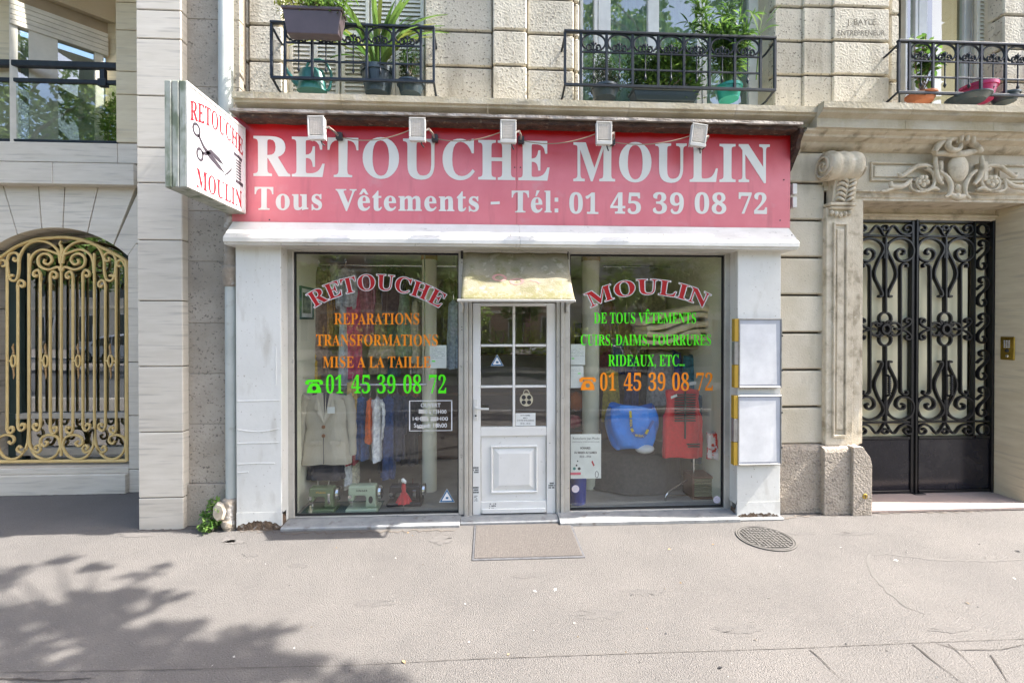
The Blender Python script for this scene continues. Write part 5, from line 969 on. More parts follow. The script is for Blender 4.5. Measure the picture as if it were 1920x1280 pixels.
for r0, r1 in ((rm - .012, rm), (rm - .030, rm - .018)):
    v = []; f = []
    for k in range(48):
        a = 2 * pi * k / 48
        for rr_, z in ((r0, .004), (r0, .009), (r1, .009), (r1, .004)): v.append((c.x + rr_ * cos(a), c.y + rr_ * sin(a), z))
    for k in range(48):
        for q in range(3): f.append((k * 4 + q, k * 4 + q + 1, (k + 1) % 48 * 4 + q + 1, (k + 1) % 48 * 4 + q))
    MB().add(v, f).build('rim', M_cast, mh)
mb = MB(); rr = random.Random(3); s = .031
for i in range(-8, 9):
    for j in range(-8, 9):
        x, y = i * s, j * s
        if math.hypot(x, y) < rm - .045:
            o = rr.random() < .5; w = .0085
            if o: mb.box(c.x + x - s * .42, c.x + x + s * .42, c.y + y - w, c.y + y + w, .004, .010)
            else: mb.box(c.x + x - w, c.x + x + w, c.y + y - s * .42, c.y + y + s * .42, .004, .010)
            if rr.random() < .45: mb.box(c.x + x - s * .42, c.x + x - s * .42 + w * 1.4, c.y + y - s * .42, c.y + y + s * .42, .004, .0097)
stuff(mb.build('raised_pattern', M_cast, mh))
# display cases on the right pilaster
M_case = mat('case_metal', (.40, .39, .37), (.30, .29, .27), 14, .4, .5); M_yel = mat('yellow_strip', lin((188, 152, 52)), rough=.5)
for (a, b, cc, d, ttl) in ((1378, 1467, 597, 727, 'upper of two metal notice cases on the white pilaster, empty white sheet inside'), (1377, 1467, 741, 872, 'lower of two metal notice cases on the white pilaster, empty white sheet inside')):
    yc = YP - .055; nc = thing('notice_case', ttl, 'notice case', (PX((a + b) / 2, yc), YP, PZ(d, 1420, yc)), 'notice cases on the right pilaster')
    X0, X1 = PX(a, yc), PX(b, yc); Z0, Z1 = PZ(d, 1420, yc), PZ(cc, 1420, yc); XY = PX(a + 8, yc)
    MB().box(XY, X1, YP - .045, YP - .001, Z0, Z1, .003).build('case_back', M_case, nc)
    for (p, q, r_, s_) in ((XY, XY + .010, Z0, Z1), (X1 - .010, X1, Z0, Z1), (XY + .0105, X1 - .0105, Z0, Z0 + .012), (XY + .0105, X1 - .0105, Z1 - .012, Z1)):
        MB().box(p, q, yc, YP - .0455, r_, s_, .002).build('case_frame', M_case, nc)
    MB().box(XY + .012, X1 - .012, YP - .048, YP - .0455, Z0 + .013, Z1 - .013).build('liner', mat('liner_grey', (.48, .50, .55), rough=.5), nc)
    # curled sheet
    v = []; f = []; sx0, sx1 = XY + .014, X1 - .045; sz0, sz1 = Z0 + .03, Z1 - .05
    for i in range(11):
        t = i / 10; v += [(sx0 + (sx1 - sx0) * t, YP - .0485 - .004 * sin(t * 3) * t, sz0), (sx0 + (sx1 - sx0) * t - .012 * t, YP - .0485 - .003 * t, sz1)]
    f = [(2 * i, 2 * i + 2, 2 * i + 3, 2 * i + 1) for i in range(10)]
    MB().add(v, f).build('sheet', M_vwhite, nc, recalc=False)
    dz = (Z1 - Z0) / 3
    for k in range(3):
        MB().box(X0, XY - .001, yc + .004, YP - .001, Z0 + k * dz + .002, Z0 + (k + 1) * dz - .002, .002).build('yellow_edge' if k != 1 else 'metal_edge', M_yel if k != 1 else M_case, nc)
    for z in (.25, .75): MB().box(X1 - .006, X1 + .004, yc - .004, yc + .01, Z0 + (Z1 - Z0) * z - .008, Z0 + (Z1 - Z0) * z + .008).build('latch', M_dark, nc)
# brass intercom on the jamb, brass disc on the plinth
xi = xg1; ic = thing('intercom', 'brass door entry keypad on the stone jamb right of the gate', 'intercom', (xi, 4.37, 1.4))
def jp(px):
    t = ray(px, 640); return CO.y + t.y * ((xi - CO.x) / t.x)
yi0, yi1 = jp(1904), jp(1877); zi0, zi1 = 1.43, 1.665
MB().box(xi - .012, xi + .0, yi0, yi1, zi0, zi1, .006).build('plate', M_brass, ic)
for r_ in range(4):
    for k in range(3): MB().box(xi - .016, xi - .0125, yi0 + (yi1 - yi0) * (.3 + .16 * k), yi0 + (yi1 - yi0) * (.39 + .16 * k), zi1 - .05 - r_ * .02, zi1 - .037 - r_ * .02).build('key', M_whitem, ic)
MB().ball((xi - .013, (yi0 + yi1) / 2, zi0 + .095), .008, .02, .02).build('speaker', M_dark, ic); MB().ball((xi - .013, (yi0 + yi1) / 2, zi0 + .04), .006, .016, .016).build('call_button', M_chrome, ic)
p = at(1622, 930, YG - .131)
bd_ = thing('survey_disc', 'small round brass disc on the plinth left of the black gate', 'disc', p)
MB().lathe([(0, -.004), (.02, -.004), (.026, 0), (0, 0)], p, 16, 'y').build('disc', M_brass, bd_, smooth=30)
MB().box(p.x - .018, p.x + .018, p.y - .0055, p.y - .0042, p.z - .002, p.z + .002).box(p.x - .002, p.x + .002, p.y - .0057, p.y - .0043, p.z - .018, p.z + .018).build('cross_mark', M_castd, bd_)
# inscription cut in the stone
yins = YU - .0415; M_ins = mat('cut_letter', (.17, .155, .125), rough=.95)
stuff(L('J. BAYLE', 1588, 1642, 36, 47, yins, apt, M_ins, .0, 'carved_lettering')); stuff(L('ENTREPRENEUR', 1571, 1659, 57, 67, yins, apt, M_ins, .0, 'carved_lettering'))

# ================================================================ lettering on the panes
YV = YW + .0105
def arc_map(px0, px1, py_end, py_mid, ch, Y, tall=0):
    a = at(px0, py_end, Y); b = at(px1, py_end, Y); mz = at((px0 + px1) / 2, py_mid, Y).z; h = mz - a.z; c_ = (b.x - a.x)
    Rr = (c_ * c_ / 4 + h * h) / (2 * h); cx_ = (a.x + b.x) / 2; cz_ = mz - Rr; half = math.asin(c_ / 2 / Rr)
    chw = ch
    def f(u, v):
        th = (u - .5) * 2 * half; rr_ = Rr + chw * v; return (cx_ + rr_ * sin(th), Y, cz_ + rr_ * cos(th))
    return f
for txt, a, b, pe, pm, w in (('RETOUCHE', 589, 824, 577, 543, win_l), ('MOULIN', 1107, 1322, 577, 551, win_r)):
    letters(txt, arc_map(a, b, pe, pm, .138, YV - .0012), M_vwhite, 'letter_outline', w, track=20, off=22, one=False)
    letters(txt, arc_map(a, b, pe, pm, .138, YV - .0022), M_redv, 'letter', w, track=20, one=False)
for txt, a, b, t_, bb, m in (('REPARATIONS', 626, 787, 587, 608, M_orange), ('TRANSFORMATIONS', 592, 822, 627, 648, M_orange), ('MISE A LA TAILLE', 605, 808, 668, 689, M_orange)):
    letters(txt, plane_map(a, b, bb, t_, YV), m, 'lettering', win_l)
for txt, a, b, t_, bb, m in (('DE TOUS VÊTEMENTS', 1113, 1306, 586, 606, M_green), ('CUIRS, DAIMS, FOURRURES', 1088, 1334, 627, 647, M_green), ('RIDEAUX, ETC...', 1140, 1284, 665, 686, M_green)):
    letters(txt, plane_map(a, b, bb, t_, YV), m, 'lettering', win_r)
for w, m, sp, t_, bb in ((win_l, M_green, ((610, 645, '01'), (658, 696, '45'), (706, 743, '39'), (755, 791, '08'), (803, 838, '72')), 704, 737), (win_r, M_orange, ((1124, 1156, '01'), (1169, 1204, '45'), (1215, 1249, '39'), (1259, 1293, '08'), (1304, 1338, '72')), 700, 732)):
    for a, b, s_ in sp: letters(s_, plane_map(a, b, bb, t_ - 0, YV), m, 'lettering', w)
def phone(px, py, Y, w, m):
    c = at(px, py, Y); s = .15 / 30
    def P(a, b): return (c.x + a * s, Y, c.z + b * s)
    body = [(-9, 2), (-5, 6), (5, 6), (9, 2), (12, -4), (13, -12), (-13, -12), (-12, -4)]; hole = [(4.2 * cos(2 * pi * k / 10), -3.5 + 4.2 * sin(2 * pi * k / 10)) for k in range(10)]
    vv = [[Vector((a, b, 0)) for a, b in q] for q in (body, hole)]; fl_ = body + hole
    mb = MB().add([P(*q) for q in fl_], [tuple(t) for t in tessellate_polygon(vv)])
    hs = [(-15, 3), (-16, 8), (-12, 12), (12, 12), (16, 8), (15, 3), (9.5, 3), (9, 7.5), (-9, 7.5), (-9.5, 3)]
    vv = [[Vector((a, b, 0)) for a, b in hs]]; mb.add([P(*q) for q in hs], [tuple(t) for t in tessellate_polygon(vv)])
    mb.build('telephone_symbol', m, w, recalc=False)
phone(589, 724, YV, win_l, M_green); phone(1102, 719, YV, win_r, M_orange)
# opening hours box
for a, b, c_, d in ((767, 848, 750, 752), (767, 848, 806, 808), (767, 769, 752, 806), (846, 848, 752, 806)):
    p, q = at(a, d, YV), at(b, c_, YV); MB().add([(p.x, YV, p.z), (q.x, YV, p.z), (q.x, YV, q.z), (p.x, YV, q.z)], [(0, 1, 2, 3)]).build('hours_border', M_vwhite, win_l, recalc=False)
for s_, a, b, c_, d in (('OUVERT', 789, 826, 755.5, 763), ('0 à 13H00', 797, 837, 768, 775), ('14H', 774, 789, 781, 788), ('à', 800, 804, 783, 788), ('H00', 820, 840, 781, 788), ('Samedi 18h00', 776, 838, 793, 801)):
    sans(s_, plane_map(a, b, d, c_, YV), M_vwhite, 'lettering', win_l, .008)
for a, b, c_, d in ((785, 796, 767, 775), (790, 801, 780, 789), (808, 819, 781, 789), (783, 795, 799, 803)): pcard(a, b, c_, d, YV, mat('tape_grey', (.62, .60, .56), rough=.6), 'masking_tape', win_l)
# notices behind the glass
pcard(806, 837, 647, 690, YW + .03, M_paper, 'notice', win_l); marks(809, 834, 651, 672, YW + .0285, win_l, 6, 21, mat('grey_ink', (.3, .35, .32), rough=.7), fill=.75, h=.22); marks(810, 816, 674, 680, YW + .0285, win_l, 1, 3, M_green, fill=1)
pcard(1069, 1097, 645, 684, YW + .03, M_paper, 'notice', win_r); marks(1071, 1095, 652, 668, YW + .0285, win_r, 6, 24, mat('grey_ink', (.3, .35, .32), rough=.7), fill=.75, h=.22); marks(1072, 1077, 670, 674, YW + .0285, win_r, 1, 3, M_green, fill=1)
pcard(1069, 1094, 685.5, 727, YW + .03, M_paper, 'notice', win_r); marks(1071, 1092, 690, 696, YW + .0285, win_r, 3, 26, mat('grey_ink', (.3, .35, .32), rough=.7), fill=.7, h=.22); marks(1084, 1089, 698, 702, YW + .0285, win_r, 1, 3, M_green, fill=1)
yp = YW + .028; ps_ = thing('poster', 'white sewing workshop poster with opening hours low in the right window', 'poster', at(1098, 897, yp))
pcard(1069, 1127, 813, 897, yp, M_paper, 'sheet', ps_); ypp = yp - .0018
L('Retoucherie Jean Moulin', 1074, 1124, 819, 823.5, ypp, ps_, bold=0); L('CREATION DE VETEMENTS RETOUCHES', 1073, 1124, 827, 829, ypp, ps_, bold=0); L('HORAIRES', 1088, 1107, 837.5, 841.5, ypp, ps_, bold=.03); L('DU MARDI AU SAMEDI', 1077, 1119, 846, 850, ypp, ps_, bold=.03); L('10 H - 19 H', 1087, 1108, 853.5, 857.5, ypp, ps_, bold=.03)
for (px, py, r_, m) in ((1077, 878, .014, mat('teal_button', (.03, .22, .20), rough=.5)), (1086, 878, .014, M_dark), (1081, 872, .009, M_dark), (1083, 864, .007, M_dark)):
    MB().lathe([(0, -.001), (r_, -.001), (r_, 0), (0, 0)], at(px, py, ypp), 12, 'y').build('button_print', m, ps_)
M_pink = mat('pink_print', (.75, .14, .20), rough=.6); pcard(1069.5, 1089, 885, 890, ypp, M_pink, 'tape_measure_print', ps_)
p = at(1111, 869, ypp); MB().add([(p.x - .012, ypp, p.z + .02), (p.x + .0, ypp, p.z + .03), (p.x + .02, ypp, p.z - .015), (p.x + .008, ypp, p.z - .024)], [(0, 1, 2, 3)]).build('chalk_print', M_redv, ps_, recalc=False)
flat_ribbon([(1119 + 3 * cos(2 * pi * k / 12), 889 + 6 * sin(2 * pi * k / 12)) for k in range(13)], .5, 'safety_pin_print', M_dark, ps_, lambda a, b: tuple(at(a, b, ypp)))
triangle_sticker(838, 932, .135, YV, win_l)
for (px, py) in ((1079, 916), (1344, 936)):
    c = at(px, py, YV); MB().lathe([(0, -.0012), (.035, -.0012), (.035, 0), (0, 0)], c, 20, 'y').build('round_sticker', mat('lilac_sticker', (.70, .64, .72), rough=.5), win_r)
    marks(px - 4.5, px + 4.5, py - 4, py + 4, YV - .0016, win_r, 4, int(px), mat('grey_ink', (.3, .35, .32), rough=.7), h=.25)
# ================================================================ entrance gate (black wrought iron)
YGt = YG + .30
M_frost = glassmat('frosted_glass', (.5, .48, .36), 1.5, .25, .95, (.90, .82, .56))
gate = thing('entrance_gate', 'black wrought iron double gate with scrollwork beside the carved stone pilaster', 'gate', (4.4, YGt, .04))
def G(u, v, d=0): return at(1450 + u / 2.064, 380 + v / 2.064, YGt - d)
def gbox(u0, u1, v0, v1, y0, y1, nm, m=M_iron, c=.003, par=gate):
    a, b = G(u0, v1), G(u1, v0); zt_, zb_ = G(680, v0).z, G(680, v1).z
    return MB().box(a.x, b.x, YGt + y0, YGt + y1, zb_, zt_, c).build(nm, m, par)
UC = 547  # centre line
def mu(u): return 2 * UC - u
for s in (1, -1):
    f_ = (lambda u: u) if s == 1 else mu
    gbox(f_(837), f_(853), 68, 1122, -.02, .05, 'gate_frame'); gbox(f_(772), f_(783), 72, 905, -.01, .03, 'stile')
    gbox(f_(553.5), f_(561), 72, 1118, -.015, .03, 'stile')
    for v0, v1 in ((70, 78), (127, 134), (843, 850), (903, 912)): gbox(f_(561.5), f_(771.5), v0, v1, -.008, .025, 'rail', c=.002); gbox(f_(783.5), f_(836.5), v0, v1, -.008, .025, 'rail', c=.002)
    gbox(f_(561.5), f_(836.5), 1108, 1118, -.008, .025, 'rail')
    gbox(f_(562), f_(836), 913, 1107, .0, .018, 'kick_panel', mat('black_panel', (.006, .0065, .012), (.012, .012, .018), 3, .16, spec=.35, coat=.0, spots=((.06, .05, .045), 40, .62, .75, .5), spots2=((.10, .09, .08), 3, .62, .8, .25)))
    gbox(f_(562), f_(771), 79, 903, .045, .053, 'glass_backing', M_frost, 0)
    gbox(f_(784), f_(836), 79, 903, .045, .053, 'glass_backing', M_frost, 0)
gbox(540, 553, 70, 1124, -.03, .02, 'meeting_stile')
gbox(532, 575, 1118, 1134, -.05, .0, 'threshold_stop')
def gt(pts, nm='scroll', w=5.2, s=1, par=gate, smoothn=5, d=.004):
    f_ = (lambda u: u) if s == 1 else mu
    q = [G(f_(a), b, d) for a, b in pts]; q = cr(q, smoothn) if smoothn else q
    return MB().tube(q, w / 2.064 / F * YGt * 1.05, 6, 1.5).build(nm, M_iron, par, smooth=60)
def sp2(u, v, r0, r1, a0, a1, n=14): return [(a, b) for a, b in spiral(u, v, r0, r1, a0, a1, n)]
c0 = 663
def both(pts, **k):   # mirror in the leaf about its centre bar, and to the other leaf
    for s in (1, -1):
        gt(pts, s=s, **k); gt([(2 * c0 - a, b) for a, b in pts], s=s, **k)
VM = 488.5
def four(pts, **k): both(pts, **k); both([(a, 2 * VM - b) for a, b in pts], **k)
four([(668, 215), (668, 185), (676, 160), (700, 143), (730, 139), (758, 152), (771, 180), (767, 208), (748, 224), (724, 226), (708, 212), (706, 192), (720, 180), (734, 183), (737, 195), (728, 199)], w=5.6)
four([(664, 150), (672, 190), (690, 225), (704, 262), (703, 290), (688, 322), (675, 350), (678, 362), (688, 362)], nm='lyre_scroll', w=5.6)
four([(722, 488), (722, 360), (722, 262), (726, 242), (738, 236), (748, 241), (745, 250)], nm='baluster', w=5.6, smoothn=3)
for s in (1, -1): gt([(c0, 135), (c0, 425)], nm='centre_bar', s=s, smoothn=0, w=6.5); gt([(c0, 552), (c0, 843)], nm='centre_bar', s=s, smoothn=0, w=6.5)
for s in (1, -1):
    for a in range(4):
        an = a * 90; cc = (c0 + 37 * cos(R(an)), VM + 40 * sin(R(an)))
        gt([(cc[0] + 23 * cos(R(an - 140 + 280 * k / 16)), cc[1] + 24 * sin(R(an - 140 + 280 * k / 16))) for k in range(17)], nm='rosette_lobe', s=s, smoothn=2)
        for q in (1, -1):
            gt(sp2(c0 + 26 * cos(R(an + 45)) + q * 4, VM + 27 * sin(R(an + 45)), 13, 4, an + 40 * q, an + 40 * q + 330 * q, 10), nm='rosette_curl', s=s, smoothn=2, w=4.2)
    gt([(c0 + 15 * cos(2 * pi * k / 16), VM + 17 * sin(2 * pi * k / 16)) for k in range(17)], nm='rosette_ring', s=s, smoothn=2, w=8)
for m_ in (1, -1):
    P_ = [(725, VM + m_ * 2), (735, VM + m_ * 8), (752, VM + m_ * 30), (764, VM + m_ * 30), (768, VM + m_ * 40), (758, VM + m_ * 42), (755, VM + m_ * 34), (744, VM + m_ * 22)]
    P_ = [(724, VM + m_ * 3), (738, VM + m_ * 6), (752, VM + m_ * 14), (762, VM + m_ * 28), (756, VM + m_ * 40), (744, VM + m_ * 38), (742, VM + m_ * 28), (751, VM + m_ * 27)]
    both(P_, nm='side_curl', w=5)
both([(700, VM), (726, VM)], nm='link', smoothn=0); 
# top and bottom friezes
for vv, sg in ((104, 1), (877, -1)):
    both([(c0 + 3, vv + sg * 24), (c0 + 14, vv + sg * 6), (c0 + 10, vv - sg * 10), (c0 - 4, vv - sg * 14), (c0 - 10, vv - sg * 4), (c0 - 2, vv + sg * 3)][::-1], nm='frieze_curl', w=4.6)
    both([(c0 + 14, vv + sg * 4), (c0 + 34, vv - sg * 14), (c0 + 58, vv + sg * 12), (c0 + 84, vv + sg * 20), (c0 + 102, vv + sg * 8), (c0 + 100, vv - sg * 12), (c0 + 84, vv - sg * 16), (c0 + 74, vv - sg * 6), (c0 + 80, vv + sg * 4), (c0 + 89, vv + sg * 0)], nm='frieze_scroll', w=4.8)
# side strips
for s in (1, -1):
    for v0 in (104, 877): gt([(810 + 20 * cos(2 * pi * k / 14), v0 + 20 * sin(2 * pi * k / 14)) for k in range(15)], nm='strip_ring', s=s, smoothn=2, w=4.6)
    n = 5; H = (843 - 134) / n
    for k in range(n):
        y = 134 + k * H
        gt([(806, y + 34), (798, y + 28), (800, y + 16), (814, y + 12), (828, y + 22), (830, y + 42), (818, y + 62), (800, y + 78), (790, y + 96), (792, y + 116), (806, y + 124), (818, y + 118), (820, y + 106), (812, y + 100)], nm='strip_scroll', s=s, w=4.8)
        gt([(786, y + 60), (796, y + 50), (806, y + 42)], nm='strip_link', s=s, w=4.6)
# twisted pull handles
for s in (1, -1):
    f_ = (lambda u: u) if s == 1 else mu
    uu = 690 if s == 1 else mu(690) - 0
    if s == -1: uu = 422 + 27
    a, b = G(uu, 672, .06), G(uu, 742, .06)
    mb = MB(); mb.tube([G(uu - 20, 668, 0), G(uu - 4, 668, .05), a, b, G(uu - 4, 746, .05), G(uu - 20, 746, 0)], .011, 8)
    for k in range(9):
        t = k / 8; mb.ball(a.lerp(b, t), .016, .016, .012, 8, 4)
    mb.build('pull_handle', M_iron, gate, smooth=60)
    gbox(uu - 26, uu - 20, 660, 755, -.02, .0, 'handle_plate')
# ================================================================ cream window grille (left)
YGr = YR + .10
gr = thing('window_grille', 'cream painted scrollwork window grille with ten bars, left building', 'grille', (-4.9, YGr, .6))
def Q(u, v, d=0): return at(u / 2.133, 400 + v / 2.133, YGr - d)
wq = .0145
def qt(pts, nm='scroll', w=wq, smoothn=5, flat=1.0, d=0):
    q = [Q(a, b, d) for a, b in pts]; q = cr(q, smoothn) if smoothn else q
    return MB().tube(q, w, 6, flat).build(nm, M_cream, gr, smooth=60)
UC2 = 247
def qm(pts, **k): qt(pts, **k); qt([(2 * UC2 - a, b) for a, b in pts], **k)
qt([(-20, 192), (20, 165), (70, 132), (140, 106), (210, 98), (270, 97), (330, 107), (400, 134), (460, 162), (508, 192)], nm='arch_bar', w=.019, smoothn=4)
qt([(-20, 992), (506, 988)], nm='bottom_bar', w=.018, smoothn=0)
qt([(506, 190), (507, 990)], nm='side_bar', w=.018, smoothn=0); qt([(-12, 190), (-14, 990)], nm='side_bar', w=.018, smoothn=0)
# vertical bars with curled heads and feet
bars = {292: (245, 868), 332: (238, 850), 378: (160, 800), 422: (285, 850), 465: (190, 868)}
for u, (v0, v1) in bars.items(): qm([(u, v0), (u, v1)], nm='bar', smoothn=0, w=.0135)
qt([(246, 125), (245, 968)], nm='bar', smoothn=0, w=.0135)
def curl(u, v, side, up, r=20): # small scroll ending a bar
    return [(u, v + (30 if up else -30)), (u, v), (u + side * r * .5, v - (r * .9 if up else -r * .9)), (u + side * r * 1.3, v - (r * .5 if up else -r * .5)), (u + side * r * 1.35, v + (r * .3 if up else -r * .3)), (u + side * r * .8, v + (r * .45 if up else -r * .45)), (u + side * r * .7, v)]
qm(curl(292, 250, -1, True, 19), nm='bar_curl'); qm(curl(332, 244, 1, True, 19), nm='bar_curl'); qm(curl(422, 285, -1, True, 19), nm='bar_curl')
qm(curl(292, 862, -1, False, 19), nm='bar_curl'); qm(curl(332, 850, 1, False, 20), nm='bar_curl'); qm(curl(422, 850, -1, False, 20), nm='bar_curl'); qm(curl(465, 862, -1, False, 18), nm='bar_curl')
# crown scrolls
qm([(250, 230), (262, 215), (300, 225), (335, 210), (340, 180), (320, 162), (295, 168), (285, 188), (298, 204), (316, 198), (312, 184)], w=.015)
qm([(247, 170), (270, 160), (320, 145), (355, 160), (372, 190), (376, 240)], nm='inner_arch', w=.014)
qm([(252, 200), (262, 150), (300, 118), (350, 112), (392, 135), (415, 180), (418, 230), (425, 262), (440, 270), (454, 262), (450, 248), (438, 250)], nm='outer_scroll', w=.015)
qm([(465, 190), (455, 165), (432, 158), (418, 172), (424, 190), (438, 188), (436, 176)], nm='crown_curl'); qm([(503, 215), (488, 188), (472, 192), (470, 208), (484, 212)], nm='crown_curl')
qm([(465, 190), (462, 230), (458, 255)], nm='crown_link')
qt([(246, 110), (240, 122), (246, 136), (252, 148), (245, 165)], nm='finial', w=.012)
# bottom scrolls
for cx_, s_ in ((247, 1), (247, -1)):
    qt([(cx_ + s_ * 4, 930), (cx_ + s_ * 16, 895), (cx_ + s_ * 50, 885), (cx_ + s_ * 78, 895), (cx_ + s_ * 84, 918), (cx_ + s_ * 68, 930), (cx_ + s_ * 56, 918), (cx_ + s_ * 66, 910)], nm='foot_scroll')
    qt([(cx_ + s_ * 4, 930), (cx_ + s_ * 22, 965), (cx_ + s_ * 60, 982), (cx_ + s_ * 100, 970), (cx_ + s_ * 124, 935), (cx_ + s_ * 131, 890), (cx_ + s_ * 131, 800)], nm='foot_arc')
    qt([(cx_ + s_ * 118, 945), (cx_ + s_ * 95, 955), (cx_ + s_ * 84, 940), (cx_ + s_ * 94, 926), (cx_ + s_ * 106, 934), (cx_ + s_ * 100, 942)], nm='foot_curl')
    qt([(cx_ + s_ * 131, 860), (cx_ + s_ * 138, 925), (cx_ + s_ * 165, 968), (cx_ + s_ * 200, 982), (cx_ + s_ * 235, 968), (cx_ + s_ * 255, 930), (cx_ + s_ * 250, 898), (cx_ + s_ * 222, 885), (cx_ + s_ * 195, 892), (cx_ + s_ * 190, 910), (cx_ + s_ * 203, 920), (cx_ + s_ * 213, 910)], nm='foot_scroll')
    qt([(cx_ + s_ * 140, 940), (cx_ + s_ * 160, 955), (cx_ + s_ * 178, 945), (cx_ + s_ * 170, 930), (cx_ + s_ * 160, 938)], nm='foot_curl')
M_goldw = mat('worn_gilt', (.50, .33, .16), (.40, .24, .10), 30, .45, .3)
for u in (54, 183, 313, 442):
    k = MB(); k.tube([Q(u, 520, .01), Q(u - 3, 535, .01), Q(u, 552, .01), Q(u, 562, .01)], [.004, .011, .008, .014], 6)
    k.tube([Q(u, 662, .01), Q(u + 2, 645, .01), Q(u, 628, .01), Q(u, 617, .01)], [.003, .009, .008, .014], 6); k.build('knot_tip', M_goldw, gr, smooth=60)
    k = MB(); k.tube([Q(u + 9 * cos(2 * pi * i / 10), 590 + 24 * sin(2 * pi * i / 10), .01) for i in range(10)], .011, 6, closed=True); k.build('knot_ring', M_cream, gr, smooth=60)
    k = MB()
    for s_ in (1, -1): k.tube([Q(u + s_ * 9, 590, .01), Q(u + s_ * 22, 590, .0)], .011, 6)
    k.build('knot_link', M_cream, gr)
# ================================================================ balcony railings
def railing(label, px0, px1, bars_px, zt_, z1, zm, zb_, Yf=YB, group=None, ends=(True, True)):
    x0, x1 = PX(px0, Yf), PX(px1, Yf); t = thing('balcony_railing', label, 'railing', ((x0 + x1) / 2, Yf, zb_))
    r = .0115
    MB().box(x0 - .01, x1 + .01, Yf - .018, Yf + .02, zt_ - .009, zt_ + .013, .004).build('handrail', M_rail, t)
    for z in (z1, zm): MB().box(PX(bars_px[0], Yf), PX(bars_px[-1], Yf), Yf - .007, Yf + .007, z - .008, z + .008, .002).build('rail', M_rail, t)
    MB().box(x0 - .008, x1 + .008, Yf - .013, Yf + .013, zb_ - .013, zb_ + .010, .002).build('rail', M_rail, t)
    for x in (x0, x1):
        MB().box(x - r, x + r, Yf - r, Yf + r, zb_ + .011, zt_ - .010, .002).build('post', M_rail, t)
    for x, on in ((x0, ends[0]), (x1, ends[1])):
        if on:
            s = 1 if x == x0 else -1
            for z, dz in ((zt_ - .03, -.03), (zb_ - .0, -.04)): MB().tube([(x, Yf + .01, z), (x + s * -.0, Yf + .14, z + dz), (x, YU + .02, z + dz)], .011, 6).build('wall_arm', M_rail, t)
    xs = [PX(b, Yf) for b in bars_px]
    for x in xs: MB().box(x - r, x + r, Yf - r + .002, Yf + r - .002, zb_ + .011, zt_ - .010, .002).build('baluster', M_rail, t)
    proto = None
    for a, b in zip(xs, xs[1:]):
        c = (a + b) / 2; hw = (b - a) / 2 - r
        mb = MB(); rr_ = min(hw, .10); zc_ = z1 + (zt_ - z1) * .48
        mb.tube([(c + hw * cos(R(q)), Yf, zc_ + (zt_ - .012 - zc_) * sin(R(q))) for q in range(-48, 229, 12)], .0095, 5); mb.build('arch', M_rail, t, smooth=60)
        for s in (1, -1):
            mb = MB(); pts = [(c, z1 + .012), (c + s * .018, z1 + .024), (c + s * .05, z1 + .012), (c + s * .064, z1 + .038), (c + s * .052, z1 + .064), (c + s * .030, z1 + .060), (c + s * .024, z1 + .042), (c + s * .040, z1 + .038)]
            mb.tube(cr([(p[0], Yf, p[1]) for p in pts], 4), .0088, 5); mb.build('curl', M_rail, t, smooth=60)
        mb = MB(); mb.tube([(c, Yf, z1 + .01), (c, Yf, z1 + .05), (c, Yf, z1 + .07), (c, Yf, z1 + .10)], [.006, .007, .016, .003], 6); mb.ball((c - .018, Yf, z1 + .078), .010).ball((c + .018, Yf, z1 + .078), .010); mb.build('bud', M_rail, t, smooth=60)
        mb = MB(); q = [(c, Yf, z1 - .008), (c, Yf, zm - .03), (c, Yf, zm - .055), (c, Yf, zm - .075), (c, Yf, zm - .10)]; mb.tube(q, [.006, .006, .007, .014, .002], 6); mb.build('drop_rod', M_rail, t, smooth=80)
    return t
railing('blue black iron balcony railing above the left part of the red sign, watering can behind', 511, 814, [536, 587, 638, 689, 739, 790], 4.445, 4.275, 4.115, 3.965)
railing('widest iron balcony railing above the middle of the red sign, bushy plants behind', 1059, 1451, [1088.5, 1136.6, 1185, 1233, 1281, 1329, 1376, 1424], 4.455, 4.275, 4.125, 3.975)
railing('iron balcony railing at top right above the carved doorway', 1682, 2090, [1702, 1746, 1791, 1836, 1881.5, 1928, 1975, 2022, 2068], 4.47, 4.29, 4.14, 3.99)
